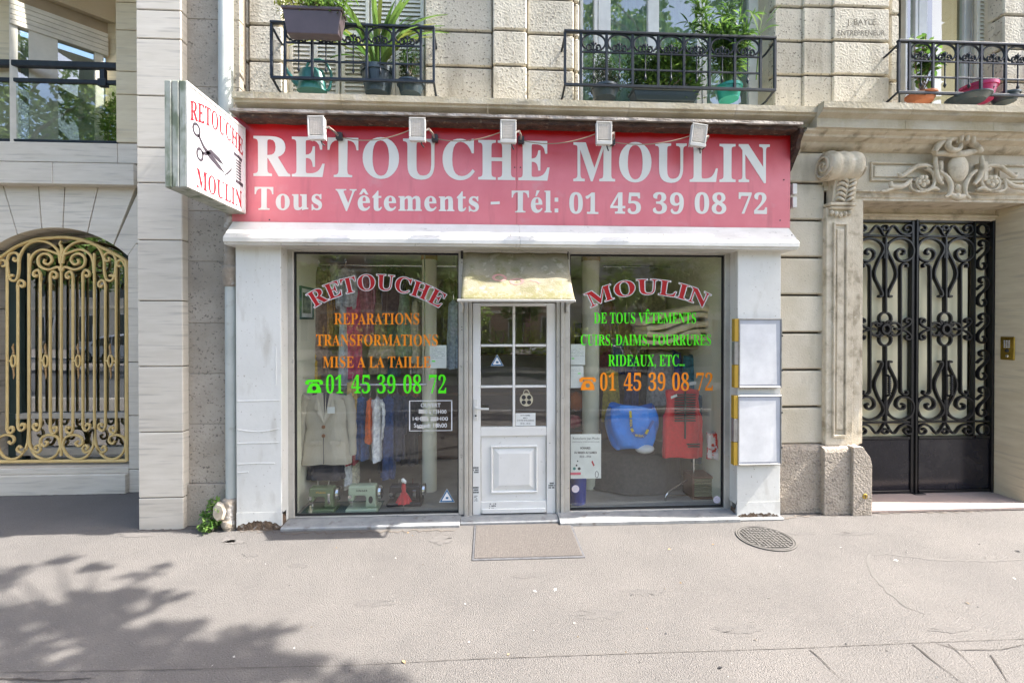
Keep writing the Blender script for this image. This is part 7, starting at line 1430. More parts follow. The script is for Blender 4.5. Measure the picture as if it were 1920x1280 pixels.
specs = [ # name,label,px,top,bot,wt,wb,Y,colour,sleeve
 ('shirt', 'bright white striped shirt between jacket and red garment', 655, 738, 905, 12, 14, 4.72, (.60, .62, .62), 0),
 ('scarf', 'ochre and cream silk scarf over the rail end', 661, 712, 790, 18, 12, 4.68, (.50, .34, .10), 0),
 ('pullover', 'dark red pullover sleeve hanging beside the blue denim', 661, 775, 868, 15, 17, 4.70, (.28, .02, .03), 0),
 ('denim_dress', 'mid blue denim dress on the lower rail', 678, 740, 860, 20, 26, 4.72, (.03, .09, .25), 0),
 ('orange_blouse', 'orange blouse on the lower rail', 694, 745, 828, 9, 14, 4.66, (.60, .10, .01), 0),
 ('white_blouse', 'white blouse with long sleeve on the lower rail', 707, 742, 862, 13, 16, 4.64, (.62, .62, .68), .02),
 ('jeans', 'long dark blue jeans on the lower rail', 728, 738, 895, 22, 24, 4.74, (.02, .05, .15), 0),
 ('denim_jacket', 'dark denim jacket with shiny collar, right end of the lower rail', 745, 735, 860, 22, 26, 4.78, (.03, .035, .06), .03),
 ('leather_coat', 'black leather coat behind the opening hours', 768, 738, 870, 26, 30, 4.86, (.012, .012, .014), .03),
 ('purple_cloth', 'plum coloured cloth just above the oatmeal jacket', 590, 708, 740, 14, 20, 4.85, (.16, .01, .08), 0),
 ('brown_coat', 'brown coat on the high rail beside the picture', 598, 500, 700, 28, 34, 4.92, (.20, .13, .09), .03),
 ('ochre_jacket', 'ochre jacket high in the left window', 612, 512, 650, 22, 28, 4.96, (.38, .22, .07), .02),
 ('lace_blouse', 'white lace blouse behind the letter T, left window', 630, 492, 560, 18, 20, 4.98, (.62, .60, .55), 0),
 ('checked_shirt', 'grey white checked shirt behind the letter T, left window', 648, 500, 575, 26, 30, 4.88, (.42, .43, .45), .028),
 ('pale_shirt', 'pale blue grey shirt tail beside the pink gown', 645, 560, 728, 11, 16, 4.90, (.42, .46, .50), 0),
 ('pink_gown', 'long raspberry pink gown hanging in the left window', 661, 535, 710, 24, 34, 4.94, (.50, .06, .14), 0),
 ('green_dress', 'sage green dress behind the arched letters U and C', 758, 545, 668, 14, 30, 5.0, (.18, .25, .16), 0),
 ('beige_trousers', 'beige trousers behind the word TRANSFORMATIONS', 718, 640, 670, 44, 52, 5.1, (.45, .38, .25), 0),
 ('cream_dress', 'cream dress with dark belt right of the green dress', 780, 560, 680, 12, 26, 5.05, (.50, .45, .33), 0),
 ('dark_blazer', 'dark blazer on the high rail by the column', 737, 500, 600, 30, 36, 5.1, (.05, .04, .035), .03),
 ('olive_coat', 'olive coat hanging right of the left column', 842, 520, 640, 22, 28, 5.2, (.15, .13, .06), .025),
 ('rose_shirt', 'rose coloured shirt high between the blue shirt tail and the gown', 686, 515, 640, 22, 28, 5.05, (.40, .16, .18), .02),
 ('sand_coat', 'sand coloured long coat behind the green dress', 708, 510, 700, 26, 34, 5.2, (.40, .32, .20), .025),
 ('teal_dress', 'teal long dress deep behind the word REPARATIONS', 735, 560, 705, 22, 30, 5.3, (.04, .16, .16), 0),
 ('white_gown', 'white gown deep beside the left column', 785, 520, 700, 20, 32, 5.35, (.55, .53, .50), 0),
 ('rust_skirt', 'rust red skirt left of the column below the white gown', 770, 700, 800, 24, 36, 5.2, (.35, .10, .04), 0),
 ('stripe_shirt', 'pale blue shirt right of the left column', 850, 560, 690, 16, 22, 5.0, (.30, .36, .44), 0),
 ('black_trousers', 'black trousers between white blouse and jeans', 717, 745, 880, 12, 14, 4.8, (.015, .015, .018), 0),
 ('emerald_top', 'emerald top on the lower rail beside the plum cloth', 648, 735, 800, 12, 14, 4.8, (.02, .18, .12), 0),
 ('yellow_skirt', 'mustard yellow skirt low behind the jacket hem', 592, 655, 715, 10, 14, 4.90, (.55, .35, .03), 0),
 ('pale_trousers', 'pale beige trouser legs above the mint sewing machine', 652, 862, 912, 12, 12, 4.76, (.50, .47, .38), 0),
 ('cream_stocking', 'cream stocking above the mint sewing machine', 668, 860, 905, 9, 9, 4.78, (.55, .50, .36), 0),
 # right window
 ('grey_garment_bag', 'grey clothes in clear plastic behind ETC', 1240, 655, 760, 44, 54, 5.0, (.30, .29, .29), 0),
 ('navy_dress', 'navy blue dress behind the phone number, right window', 1183, 665, 765, 18, 24, 5.1, (.02, .03, .14), 0),
 ('yellow_dress', 'mustard pleated dress left of the blue bag', 1145, 690, 790, 26, 34, 5.0, (.38, .28, .03), 0),
 ('striped_skirt', 'black and olive skirt behind the yellow dress', 1215, 680, 770, 26, 30, 5.15, (.06, .06, .04), 0),
 ('teal_jacket', 'dark teal quilted jacket right of the red vest', 1322, 735, 868, 50, 50, 4.78, (.02, .07, .10), .04),
 ('brown_cape', 'brown draped cape behind the word TOUS', 1185, 600, 665, 50, 66, 5.4, (.28, .16, .06), 0),
 ('turquoise_dress', 'turquoise dress below the cream blankets', 1300, 662, 735, 40, 44, 5.0, (.02, .16, .20), 0),
 ('royal_shirt', 'royal blue shirt beside the turquoise dress', 1262, 655, 735, 30, 34, 5.1, (.03, .08, .35), 0),
 ('olive_trousers', 'olive trousers behind the letters of RIDEAUX', 1205, 640, 760, 22, 26, 5.3, (.12, .12, .04), 0),
 ('maroon_dress', 'maroon dress deep behind the word CUIRS', 1140, 560, 690, 24, 34, 5.5, (.16, .03, .03), 0),
 ('cream_curtain', 'cream curtain deep under the arched word MOULIN', 1225, 520, 610, 40, 50, 5.7, (.50, .45, .34), 0),
 ('grey_curtain', 'grey blue curtain deep at the right of the word MOULIN', 1290, 510, 575, 44, 50, 5.7, (.28, .30, .32), 0),
 ('black_coat', 'black coat at the right wall', 1338, 655, 800, 22, 26, 5.0, (.015, .015, .017), 0),
 ('blue_shirt', 'deep blue shirt between the column and the word RIDEAUX', 1160, 630, 700, 26, 30, 5.4, (.04, .07, .22), 0)]
for i, (nm, lab, px, a, b, wt, wb, Y, c_, sl) in enumerate(specs):
    garment(nm, lab, 'garment', px, a, b, wt, wb, Y, fab('cloth_' + nm, tuple(min(.9, x * 1.5 + .01) for x in c_), tuple(x * .8 for x in c_)), .05 if wt > 18 else .07, 5, .012 if wt > 14 else .005, sleeves=sl, slv_l=.4, seed=i, hang=nm not in ('beige_trousers', 'pale_trousers', 'cream_stocking', 'brown_cape', 'purple_cloth'), shoulder=.05 if sl else .02)
# red sleeveless vest with black bands
M_red = fab('red_vinyl_cloth', (.75, .008, .02), (.62, .006, .014), rough=.35)
t, c, z0, z1, hw = garment('red_vest', 'bright red sleeveless vest with rows of black bands', 'vest', 1279, 722, 856, 74, 80, 4.50, M_red, .04, 5, .009, seed=8, shoulder=.05, prof=[(0, .86), (.08, .92), (.2, .82), (.36, .86), (.44, 1.0), (1, .97)])
for s in (-1, 1):
    for k in range(11):
        z = z1 - .085 - k * .026; x0 = c.x + (s * .008); x1 = c.x + s * .105; mb = MB(); mb.box(x0, x1, 4.50 - .079, 4.50 - .055, z - .005, z + .005, .002); mb.build('black_band', M_black, t)
MB().box(c.x - .005, c.x + .005, 4.50 - .080, 4.5 - .06, z0 + .2, z1 - .03).build('zip', M_black, t)
MB().box(c.x + .02, c.x + .15, 4.5 - .079, 4.5 - .06, z0 + .14, z0 + .15).build('black_band', M_black, t); MB().box(c.x + .03, c.x + .15, 4.5 - .079, 4.5 - .06, z0 + .115, z0 + .125).build('black_band', M_black, t)
MB().add([(c.x - .15, 4.425, z1 - .10), (c.x - .09, 4.42, z1 - .075), (c.x - .085, 4.42, z1 - .10), (c.x - .145, 4.425, z1 - .125)], [(0, 1, 2, 3)]).build('paper_tag', M_paper, t)
MB().add([(c.x + .06, 4.47, z1 + .035), (c.x + .13, 4.47, z1 + .045), (c.x + .13, 4.47, z1 + .01), (c.x + .06, 4.47, z1 + .0)], [(0, 1, 2, 3)]).build('paper_tag', M_paper, t)
# garment stand of chrome tube under the vest
gs = thing('garment_stand', 'chrome tube garment stand with angled foot under the red vest', 'clothes stand', at(1290, 940, 4.7))
MB().tube([at(1301, 850, 4.6), at(1301, 900, 4.6)], .011, 8).build('upright', M_chrome, gs, smooth=60)
MB().tube(cr([at(1248, 944, 4.5), at(1249, 928, 4.5), at(1262, 915, 4.55), at(1290, 899, 4.62)], 5), .011, 8).build('foot', M_chrome, gs, smooth=60); MB().tube([at(1249, 929, 4.5), at(1290, 928, 4.62)], .009, 8).build('foot', M_chrome, gs, smooth=60)
# round table with cloth behind the right window
p = at(1190, 843, 4.95); tb = thing('round_table', 'round table with grey brown cloth under the blue bag', 'table', (p.x, 4.95, 0))
M_clo = fab('grey_cloth', (.11, .10, .09), (.08, .075, .07)); n = 44; v = []; f = []; R0 = .50
for j, (rr_, z) in enumerate(((0.001, p.z + .03), (R0 * .9, p.z + .03), (R0, p.z + .015), (R0 * 1.02, p.z - .12), (R0 * 1.05, p.z - .35), (R0 * 1.08, .03))):
    for k in range(n):
        th = 2 * pi * k / n; q = rr_ + (.025 * sin(9 * th) + .012 * sin(17 * th + 1)) * max(0, j - 2) / 3; v.append((p.x + q * cos(th), 5.02 + q * .75 * sin(th), z))
for j in range(5):
    for k in range(n): f.append((j * n + k, j * n + (k + 1) % n, (j + 1) * n + (k + 1) % n, (j + 1) * n + k))
MB().add(v, f).build('table_cloth', M_clo, tb, smooth=70)
ztb = p.z + .03
# blue carrier bag
M_bag = mat('blue_tarp', (.01, .25, .85), (.01, .19, .72), 6, .28, bump=.5, bscale=14, bd=.03, coat=.2)
bc = at(1188, 838, 4.55); zt_ = at(1188, 762, 4.55).z; bg_ = thing('carrier_bag', 'big bright blue tarpaulin carrier bag with yellow lettered straps', 'bag', bc)
n, m_ = 36, 10; v = []; f = []; h = zt_ - bc.z
for j in range(m_ + 1):
    u = j / m_; w = .215 + .045 * sin(pi * u * .9); d = .10 + .05 * sin(pi * u)
    if u < .15: w *= .8 + u * 1.3
    for k in range(n):
        th = 2 * pi * k / n; cx_ = math.copysign(abs(cos(th)) ** .6, cos(th)); sy = math.copysign(abs(sin(th)) ** .6, sin(th))
        v.append((bc.x + w * cx_ + .008 * sin(th * 7 + u * 5), 4.62 + d * sy + .012 * sin(th * 5 + u * 9), bc.z + h * u + (.02 * sin(th * 3 + 1) if j == m_ else 0) - (.03 * abs(cos(th)) if u < .15 else 0)))
for j in range(m_):
    for k in range(n): f.append((j * n + k, j * n + (k + 1) % n, (j + 1) * n + (k + 1) % n, (j + 1) * n + k))
f += [tuple(range(n))]
MB().add(v, f).build('bag_body', M_bag, bg_, smooth=60)
def bagp(px, py, d=0): return tuple(at(px, py, 4.462 - d))
M_strap = mat('strap_yellow', (.62, .50, .02), rough=.5)
def ribbon3(ptspx, w, nm, m, par, Y, d=0):
    pts = cr([Vector((a, b, 0)) for a, b in ptspx], 6); v = []; n = len(pts)
    for i, p_ in enumerate(pts):
        t_ = (pts[min(i + 1, n - 1)] - pts[max(0, i - 1)]).normalized(); nn = Vector((-t_.y, t_.x, 0)) * w
        v += [tuple(at(p_.x + nn.x, p_.y + nn.y, Y - d)), tuple(at(p_.x - nn.x, p_.y - nn.y, Y - d))]
    return MB().add(v, [(2 * i, 2 * i + 1, 2 * i + 3, 2 * i + 2) for i in range(n - 1)]).build(nm, m, par, recalc=False)
ribbon3([(1182, 770), (1183, 790), (1186, 808), (1194, 817), (1206, 818), (1213, 810), (1220, 797), (1225, 788)], 2.6, 'strap', mat('strap_blue', (.02, .10, .40), rough=.4), bg_, 4.458)
ribbon3([(1182, 770), (1182.5, 783)], 2.3, 'strap_patch', M_strap, bg_, 4.456); ribbon3([(1184, 803), (1187, 809)], 2.3, 'strap_patch', M_strap, bg_, 4.456); ribbon3([(1211, 813), (1215, 805)], 2.3, 'strap_patch', M_strap, bg_, 4.456)
for a in (0, 1):
    sans('IKEA', (lambda u, v_: tuple(at(1191 + 16 * u, 817.5 + 1.5 * u - 4.2 * v_, 4.4555))) if a == 0 else (lambda u, v_: tuple(at(1181 + 4.2 * v_, 786 + 14 * u, 4.4555))), M_strap, 'strap_lettering', bg_, .03)
# white plastic bag under it
wb_ = at(1208, 840, 4.56); o = tag(MB().ball((wb_.x, 4.55, wb_.z + .0), .10, .07, .05, 14, 8).build('plastic_bag', mat('white_plastic', (.7, .7, .7), rough=.3), None, smooth=70), 'crumpled white plastic bag below the blue bag', 'bag')
# rolled cream blankets on a shelf
M_blk = fab('cream_blanket', (.85, .70, .45), (.76, .62, .38)); 
sh = at(1270, 650, 4.9); t = thing('shelf', 'shelf board carrying rolled cream blankets in the right window', 'shelf', sh); MB().box(PX(1195, 4.95), XR - .01, 4.82, 5.15, sh.z - .02, sh.z, .004).build('board', mat('shelf_board', (.45, .40, .28), rough=.6), t)
def roll(label, poly, r, Y0, Y1):
    t = thing('rolled_blanket', label, 'blanket', at(poly[0][0], poly[0][1], Y0)); q = cr([Vector((a, b, 0)) for a, b in poly], 6)
    v = []; n = len(q)
    for i, p_ in enumerate(q):
        tt = (q[min(i + 1, n - 1)] - q[max(0, i - 1)]).normalized(); nn = Vector((-tt.y, tt.x, 0)) * r
        for s, Y in ((1, Y0), (-1, Y0), (-1, Y1), (1, Y1)):
            w = at(p_.x + nn.x * s, p_.y + nn.y * s, Y0); v.append((w.x, Y + .01 * sin(i * .8), w.z))
    f = []
    for i in range(n - 1):
        for k in range(4): f.append((4 * i + k, 4 * i + (k + 1) % 4, 4 * i + 4 + (k + 1) % 4, 4 * i + 4 + k))
    f += [(0, 1, 2, 3), tuple(4 * (n - 1) + k for k in (3, 2, 1, 0))]
    MB().add(v, f).build('folded_cloth', M_blk, t, smooth=85, bevel=.017); return t
roll('upper rolled cream blanket, folded many times, behind the word VÊTEMENTS', [(1206, 607), (1235, 594), (1275, 584), (1315, 577), (1337, 583), (1341, 597), (1328, 606), (1300, 610), (1275, 618), (1245, 628), (1213, 625)], 5.2, 4.60, 5.05)
roll('inner cream blanket folded inside the upper roll', [(1214, 616), (1245, 612), (1280, 600), (1310, 590), (1329, 592)], 4.6, 4.62, 5.05)
roll('small rolled cream blanket at the lower right of the pile', [(1205, 640), (1240, 642), (1268, 636), (1290, 624), (1318, 620), (1341, 624), (1337, 633), (1310, 635), (1296, 631), (1314, 627)], 3.4, 4.60, 4.95)
# wicker box, blue bin, red bag, folded things
p = at(1324, 948, 4.5); bx = thing('wicker_box', 'brown framed wicker box on the floor in the right corner', 'box', p)
X0, X1, Z0, Z1 = PX(1299, 4.5), PX(1350, 4.5), .014, PZ(893, 1324, 4.5); M_brf = mat('brown_frame', (.20, .09, .05), rough=.6)
for a, b, c_, d in ((X0, X1, Z0, Z0 + .022), (X0, X1, Z1 - .022, Z1), (X0, X0 + .022, Z0 + .0225, Z1 - .0225), (X1 - .022, X1, Z0 + .0225, Z1 - .0225)): MB().box(a, b, 4.5, 4.72, c_, d, .003).build('frame', M_brf, bx)
for k in range(9): MB().box(X0 + .0225, X1 - .0225, 4.515 + .004 * (k % 2), 4.55, Z0 + .025 + k * (Z1 - Z0 - .05) / 9, Z0 + .022 + (k + .88) * (Z1 - Z0 - .05) / 9, .004).build('woven_strip', mat('wicker', (.42, .37, .22), (.30, .26, .15), 90, .8, rand=.2, bump=.6), bx)
p = at(1085, 955, 4.42); bn = thing('blue_bin', 'royal blue plastic bin on the floor left of the right column', 'bin', (p.x, 4.5, .012)); r = .095
MB().lathe([(0, 0), (r * .9, 0), (r, PZ(897, 1085, 4.42) - .012), (r + .008, PZ(897, 1085, 4.42) - .012), (r + .008, PZ(897, 1085, 4.42)), (r * .9, PZ(897, 1085, 4.42)), (r * .86, .1), (0, .1)], (p.x, 4.5, .012), 24).build('bin_body', mat('royal_blue', (.01, .035, .30), rough=.3), bn, smooth=40)
t, c, z0, z1, hw = garment('red_white_bag', 'red and white plastic shopping bag at the right wall', 'bag', 1340, 808, 858, 30, 26, 4.47, mat('red_plastic_print', (.62, .04, .03), (.70, .62, .60), 7, .35, lo=.50, hi=.53), .05, 4, .012, hang=False, seed=4, shoulder=.01)
for i, (nm, lab, px, py, rx, rz, col) in enumerate((('orange_cloth', 'bundle of orange fabric behind the sheet left of the right column', 1080, 752, .09, .10, (.45, .12, .02)), ('flowered_cloth', 'pink flowered fabric bundle below the orange one', 1076, 790, .08, .07, (.45, .12, .12)), ('yellow_cloth', 'yellow fabric bundle beside the column', 1103, 762, .05, .12, (.45, .33, .04)))):
    p = at(px, py, 5.0); v = MB().ball(p, rx, .07, rz, 14, 9); rr = random.Random(i); v.v = [(a + rr.uniform(-.012, .012), b + rr.uniform(-.012, .012), c_ + rr.uniform(-.012, .012)) for a, b, c_ in v.v]
    tag(v.build(nm, fab('cl_' + nm, col), None, smooth=60), lab, 'fabric')
p = at(1082, 800, 5.0); t = thing('side_shelf', 'dark side shelf holding fabric bundles left of the right column', 'shelf', p)
MB().box(PX(1040, 5.0), PX(1125, 5.0), 4.9, 5.3, p.z - .03, p.z - .01, .003).box(PX(1040, 5.0), PX(1125, 5.0), 4.9, 5.3, .012, .05).build('board', M_dark, t); 
for a in (1041, 1122): MB().box(PX(a, 5.0), PX(a + 3, 5.0), 4.9, 5.3, .051, p.z - .031).build('side_board', M_dark, t)
# workbench and sewing clutter deep in the shop
wk = thing('work_counter', 'dark wooden sewing counter across the back of the shop', 'counter', (.3, 6.3, .012))
MB().box(-1.3, 1.9, 6.0, 6.7, .86, .90, .005).build('top', mat('counter_wood', (.22, .12, .06), rough=.5), wk); MB().box(-1.25, 1.85, 6.05, 6.1, .012, .859).build('front_panel', mat('counter_front', (.14, .08, .045), rough=.6), wk)
for i in range(9):
    x = -1.5 + i * .42; h = .35 + .12 * ((i * 7) % 4); colr = [(.3, .05, .05), (.05, .1, .25), (.35, .3, .1), (.1, .2, .1), (.3, .3, .32), (.25, .12, .2), (.4, .25, .1), (.05, .05, .06), (.35, .32, .25)][i]
    o = MB().lathe([(.02, 0), (.07, 0), (.07, h), (.02, h)], (x, 7.15, 1.35), 12, 'z').build('fabric_roll', fab('roll_%d' % i, colr), None, smooth=40)
    tag(o, ['wine red', 'navy', 'olive yellow', 'green', 'pale grey', 'plum', 'tan', 'black', 'cream'][i] + ' fabric roll standing on the shelf at the back of the shop', 'fabric roll', 'fabric rolls at the back')
t = thing('back_shelf', 'long shelf with fabric rolls on the back wall of the shop', 'shelf', (0, 7.2, 1.33)); MB().box(-1.75, 2.2, 7.0, 7.39, 1.32, 1.345, .003).build('board', M_brf, t)
# framed picture on the left wall
t = thing('framed_picture', 'green framed botanical picture on the left wall of the shop', 'picture', (XL, 4.6, 1.9)); za, zb2 = 1.84, 2.16
for a, b, c_, d in ((4.44, 4.76, za, za + .02), (4.44, 4.76, zb2 - .02, zb2), (4.44, 4.46, za + .02, zb2 - .02), (4.74, 4.76, za + .02, zb2 - .02)): MB().box(XL + .001, XL + .02, a, b, c_, d, .003).build('frame', mat('green_frame', (.03, .12, .08), rough=.4), t)
MB().box(XL + .001, XL + .008, 4.46, 4.74, za + .02, zb2 - .02).build('mount', M_paper, t); MB().box(XL + .0085, XL + .011, 4.50, 4.70, za + .06, zb2 - .06).build('print', mat('botanical_print', (.03, .08, .04), (.20, .28, .15), 25, .6), t)
# ---------------------------------------------------------------- sewing machines
def machine(label, pxa, pxb, pyt, pyb, Y, m, brand=None, window=False):
    x0, x1 = PX(pxa, Y), PX(pxb, Y); z1 = PZ(pyt, (pxa + pxb) / 2, Y); z0 = .013; W = x1 - x0; H = z1 - z0
    t = thing('sewing_machine', label, 'sewing machine', ((x0 + x1) / 2, Y, z0))
    P = lambda a, b: (x0 + W * a, z0 + H * b)
    arm = [P(.0, .45), P(.02, .98), P(.06, 1.0), P(.90, 1.0), P(.95, .96), P(.97, .2), P(.60, .2), P(.62, .55), P(.58, .64), P(.22, .64), P(.20, .45)]
    MB().prism(arm, Y, Y + .10, 'y').build('arm', m, t, bevel=.012); MB().box(x0 - W * .06, x1 + W * .03, Y - .03, Y + .16, z0, z0 + H * .19, .01).build('base', m if not window else M_dark if False else m, t)
    hx = x1 + .012; MB().lathe([(0, -.02), (.052, -.02), (.064, -.01), (.064, .012), (.05, .02), (.018, .022), (0, .022)], (hx + .01, Y + .05, z0 + H * .72), 22, 'x').build('hand_wheel', M_chrome, t, smooth=30)
    for a in (.30, .72): MB().tube([(x0 + W * a, Y + .05, z1), (x0 + W * a, Y + .05, z1 + .055)], .004, 6).build('spool_pin', M_chrome, t)
    MB().tube([(x0 + W * .1, Y + .04, z0 + H * .45), (x0 + W * .1, Y + .04, z0 + H * .2)], .007, 8).build('needle_bar', M_chrome, t); MB().lathe([(0, -.012), (.018, -.012), (.018, 0), (0, 0)], (x0 + W * .08, Y, z0 + H * .62), 14, 'y').build('tension_dial', M_chrome, t, smooth=30)
    MB().box(x0 + W * .03, x0 + W * .17, Y + .005, Y + .09, z0 + H * .36, z0 + H * .455, .003).build('face_plate', M_chrome, t)
    if window: MB().lathe([(0, -.004), (.02, -.004), (.02, 0), (0, 0)], (x0 + W * .79, Y - .001, z0 + H * .5), 16, 'y', 1, 1.7).build('stitch_plate', M_dark, t)
    else: MB().box(x0 + W * .74, x0 + W * .84, Y - .005, Y - .0005, z0 + H * .38, z0 + H * .78, .002).build('stitch_plate', M_chrome, t)
    if brand: sans(brand, lambda u, v_: (x0 + W * (.30 + .38 * u), Y - .0015, z0 + H * (.80 + .07 * v_)), M_dark if window else mat('gilt', (.55, .35, .05), rough=.4), 'brand_lettering', t, .02, 1.3 if window else 1)
    return t
machine('olive green sewing machine in the left corner of the window', 577, 626, 915, 962, 4.36, mat('olive_enamel', (.13, .18, .09), rough=.3), 'Phénix')
machine('mint green sewing machine with chrome wheel, middle of the three', 651, 706, 911, 962, 4.34, mat('mint_enamel', (.38, .46, .34), rough=.3), 'SINGER', True)
machine('black antique sewing machine behind the red doll dress', 728, 789, 911, 960, 4.50, mat('black_enamel', (.02, .018, .025), rough=.3))
# doll dress on stand
p = at(757, 942, 4.33); dd = thing('doll_dress', 'tiny red doll dress on a stand before the black sewing machine', 'doll dress', (p.x, 4.33, .013))
zt_ = PZ(906, 757, 4.33); zz0 = PZ(941, 757, 4.33); n = 32; v = []; f = []
for j, (u, r_) in enumerate(((0, .018), (.25, .022), (.4, .016), (.55, .030), (.8, .052), (1, .066))):
    for k in range(n):
        th = 2 * pi * k / n; q = r_ * (1 + .16 * u * sin(8 * th)); v.append((p.x + q * cos(th), 4.33 + q * sin(th), zt_ + (zz0 - zt_) * u))
for j in range(5):
    for k in range(n): f.append((j * n + k, j * n + (k + 1) % n, (j + 1) * n + (k + 1) % n, (j + 1) * n + k))
MB().add(v, f).build('dress', fab('doll_red', (.50, .03, .04), (.38, .02, .03)), dd, smooth=60)
MB().tube([(p.x, 4.33, .013), (p.x, 4.33, zt_ + .02)], .004, 6).build('stand', M_chrome, dd); MB().ball((p.x - .006, 4.33, zt_ + .03), .018, .012, .022, 8, 6).ball((p.x + .014, 4.33, zt_ + .015), .012, .01, .02, 8, 6).build('white_collar', M_vwhite, dd, smooth=60)
# small ornament and green display cloth
p = at(583, 955, 4.32); o = MB().lathe([(0, 0), (.028, 0), (.012, .02), (.02, .05), (.008, .075), (.012, .09), (0, .10)], (p.x, 4.31, .013), 10).build('figurine', mat('pale_gilt', (.5, .45, .3), rough=.4), None, smooth=60); tag(o, 'small pale figurine before the olive sewing machine', 'figurine')
tag(MB().box(PX(556, 4.3), PX(705, 4.3), 4.275, 4.65, .0125, .0135).build('display_cloth', fab('bottle_green_cloth', (.01, .07, .05))), 'bottle green cloth under the green sewing machines', 'cloth')

# ================================================================ street tree above the pavement (its crown shades the pavement)
M_bark = mat('plane_bark', (.24, .21, .15), (.12, .10, .07), 6, .9, bump=.6, bscale=20)
M_tl = [mat('tree_leaf', (.16, .26, .05), (.09, .17, .03), 30, .55, rand=0), mat('tree_leaf_light', (.27, .37, .08), (.17, .27, .05), 30, .55)]
for m in M_tl + M_leafs:   # thin leaves let light through
    nt = m.node_tree; p_ = nt.nodes['Principled BSDF']; out = nt.nodes['Material Output']; tl = nt.nodes.new('ShaderNodeBsdfTranslucent'); mx = nt.nodes.new('ShaderNodeMixShader'); mx.inputs[0].default_value = .35
    nt.links.new(p_.inputs['Base Color'].links[0].from_socket, tl.inputs[0]); nt.links.new(p_.outputs[0], mx.inputs[1]); nt.links.new(tl.outputs[0], mx.inputs[2]); nt.links.new(mx.outputs[0], out.inputs[0])
def crown(mb, c, rx, ry, rz, n, ls, rr):
    for i in range(n):
        while True:
            d = Vector((rr.uniform(-1, 1), rr.uniform(-1, 1), rr.uniform(-1, 1)))
            if d.length < 1: break
        p = Vector((c[0] + d.x * rx, c[1] + d.y * ry, c[2] + d.z * rz)); s = ls * (.6 + .8 * rr.random())
        a = Vector((rr.gauss(0, 1), rr.gauss(0, 1), rr.gauss(0, .5))).normalized(); b = a.orthogonal().normalized(); b = (b * cos(i) + a.cross(b) * sin(i)).normalized()
        mb.add([tuple(p - a * s), tuple(p + b * s * .55), tuple(p + a * s), tuple(p - b * s * .55)], [(0, 1, 2, 3)])
def shadow_at(px, py, h): return g(px, py) + SUNV * (h / SUNV.z)
rr = random.Random(77)
st = thing('street_tree', 'large street tree at the kerb whose branches overhang the pavement', 'tree', (6.2, -.7, 0))
fork = Vector((5.9, -.5, 4.6)); MB().tube([(6.2, -.7, 0), (6.15, -.7, 1.5), (6.0, -.6, 3.2), fork], [.24, .19, .17, .15], 12).build('trunk', M_bark, st, smooth=60)
mb = MB(); mb2 = MB(); br = MB()
shad = [(-40, 1090, .16), (20, 1072, .12), (110, 1050, .08), (60, 1150, .20), (150, 1135, .20), (210, 1110, .15), (260, 1080, .09), (230, 1150, .16), (290, 1120, .12), (20, 1180, .20), (110, 1175, .18), (-60, 1180, .3), (40, 1240, .15), (170, 1235, .20), (230, 1210, .17), (280, 1185, .14), (330, 1175, .10), (300, 1225, .16), (380, 1235, .20), (440, 1205, .17), (480, 1190, .14), (520, 1250, .16), (590, 1250, .12), (440, 1265, .2), (660, 1268, .12), (120, 1275, .2), (250, 1270, .2), (345, 1265, .18), (590, 1285, .18), (-120, 1240, .4), (-100, 1100, .25), (300, 1063, .05), (180, 1063, .06), (700, 1290, .12)]
twigs = []
for i, (px, py, r) in enumerate(shad):
    h = 5.3 + 1.0 * rr.random(); c = shadow_at(px, py, h); twigs.append(c)
    crown(mb if i % 2 else mb2, c, r * 1.6, r * .8, r * .9, int(9 + 720 * r * r), .068, rr)
main = [(6.2, -.9, 8.0, 1.9, 1.4, 1.6), (7.6, -1.4, 7.0, 1.6, 1.5, 1.3), (4.6, -1.3, 7.8, 1.2, 1.2, 1.0), (3.2, -.6, 8.0, 1.0, .9, .8), (5.3, -.6, 9.4, 1.6, 1.3, 1.0), (2.6, -1.9, 9.0, 1.4, 1.2, 1.0), (1.2, -2.4, 8.6, 1.2, 1.1, .8)]
for c in main:
    for k in range(9):
        d = Vector((rr.gauss(0, .45), rr.gauss(0, .4), rr.gauss(0, .4))); cc = (c[0] + d.x * c[3], min(.55, c[1] + d.y * c[4]), c[2] + d.z * c[5]); crown(mb if k % 2 else mb2, cc, c[3] * .33, c[4] * .30, c[5] * .3, 110, .07, rr)
    br.tube(cr([fork, fork.lerp(Vector(c[:3]), .5) + Vector((0, 0, .3)), c[:3]], 4), [.09, .085, .08, .07, .06, .05, .04, .03, .02], 7)
hub = shadow_at(60, 1150, 6.0) + Vector((.5, -.2, -.1)); br.tube(cr([fork, Vector((4.6, .9, 5.4)), hub], 5), [.09 - .0065 * k for k in range(11)], 7)
for t_ in twigs: br.tube([hub.lerp(Vector((4.6, .9, 5.4)), min(.6, max(0, (t_.x - hub.x) * .15 + .1))), (hub + t_) / 2 + Vector((0, 0, .1)), t_], [.022, .014, .006], 5)
br.build('limbs', M_bark, st, smooth=60); mb.build('foliage', M_tl[0], st, recalc=False); mb2.build('foliage', M_tl[1], st, recalc=False)
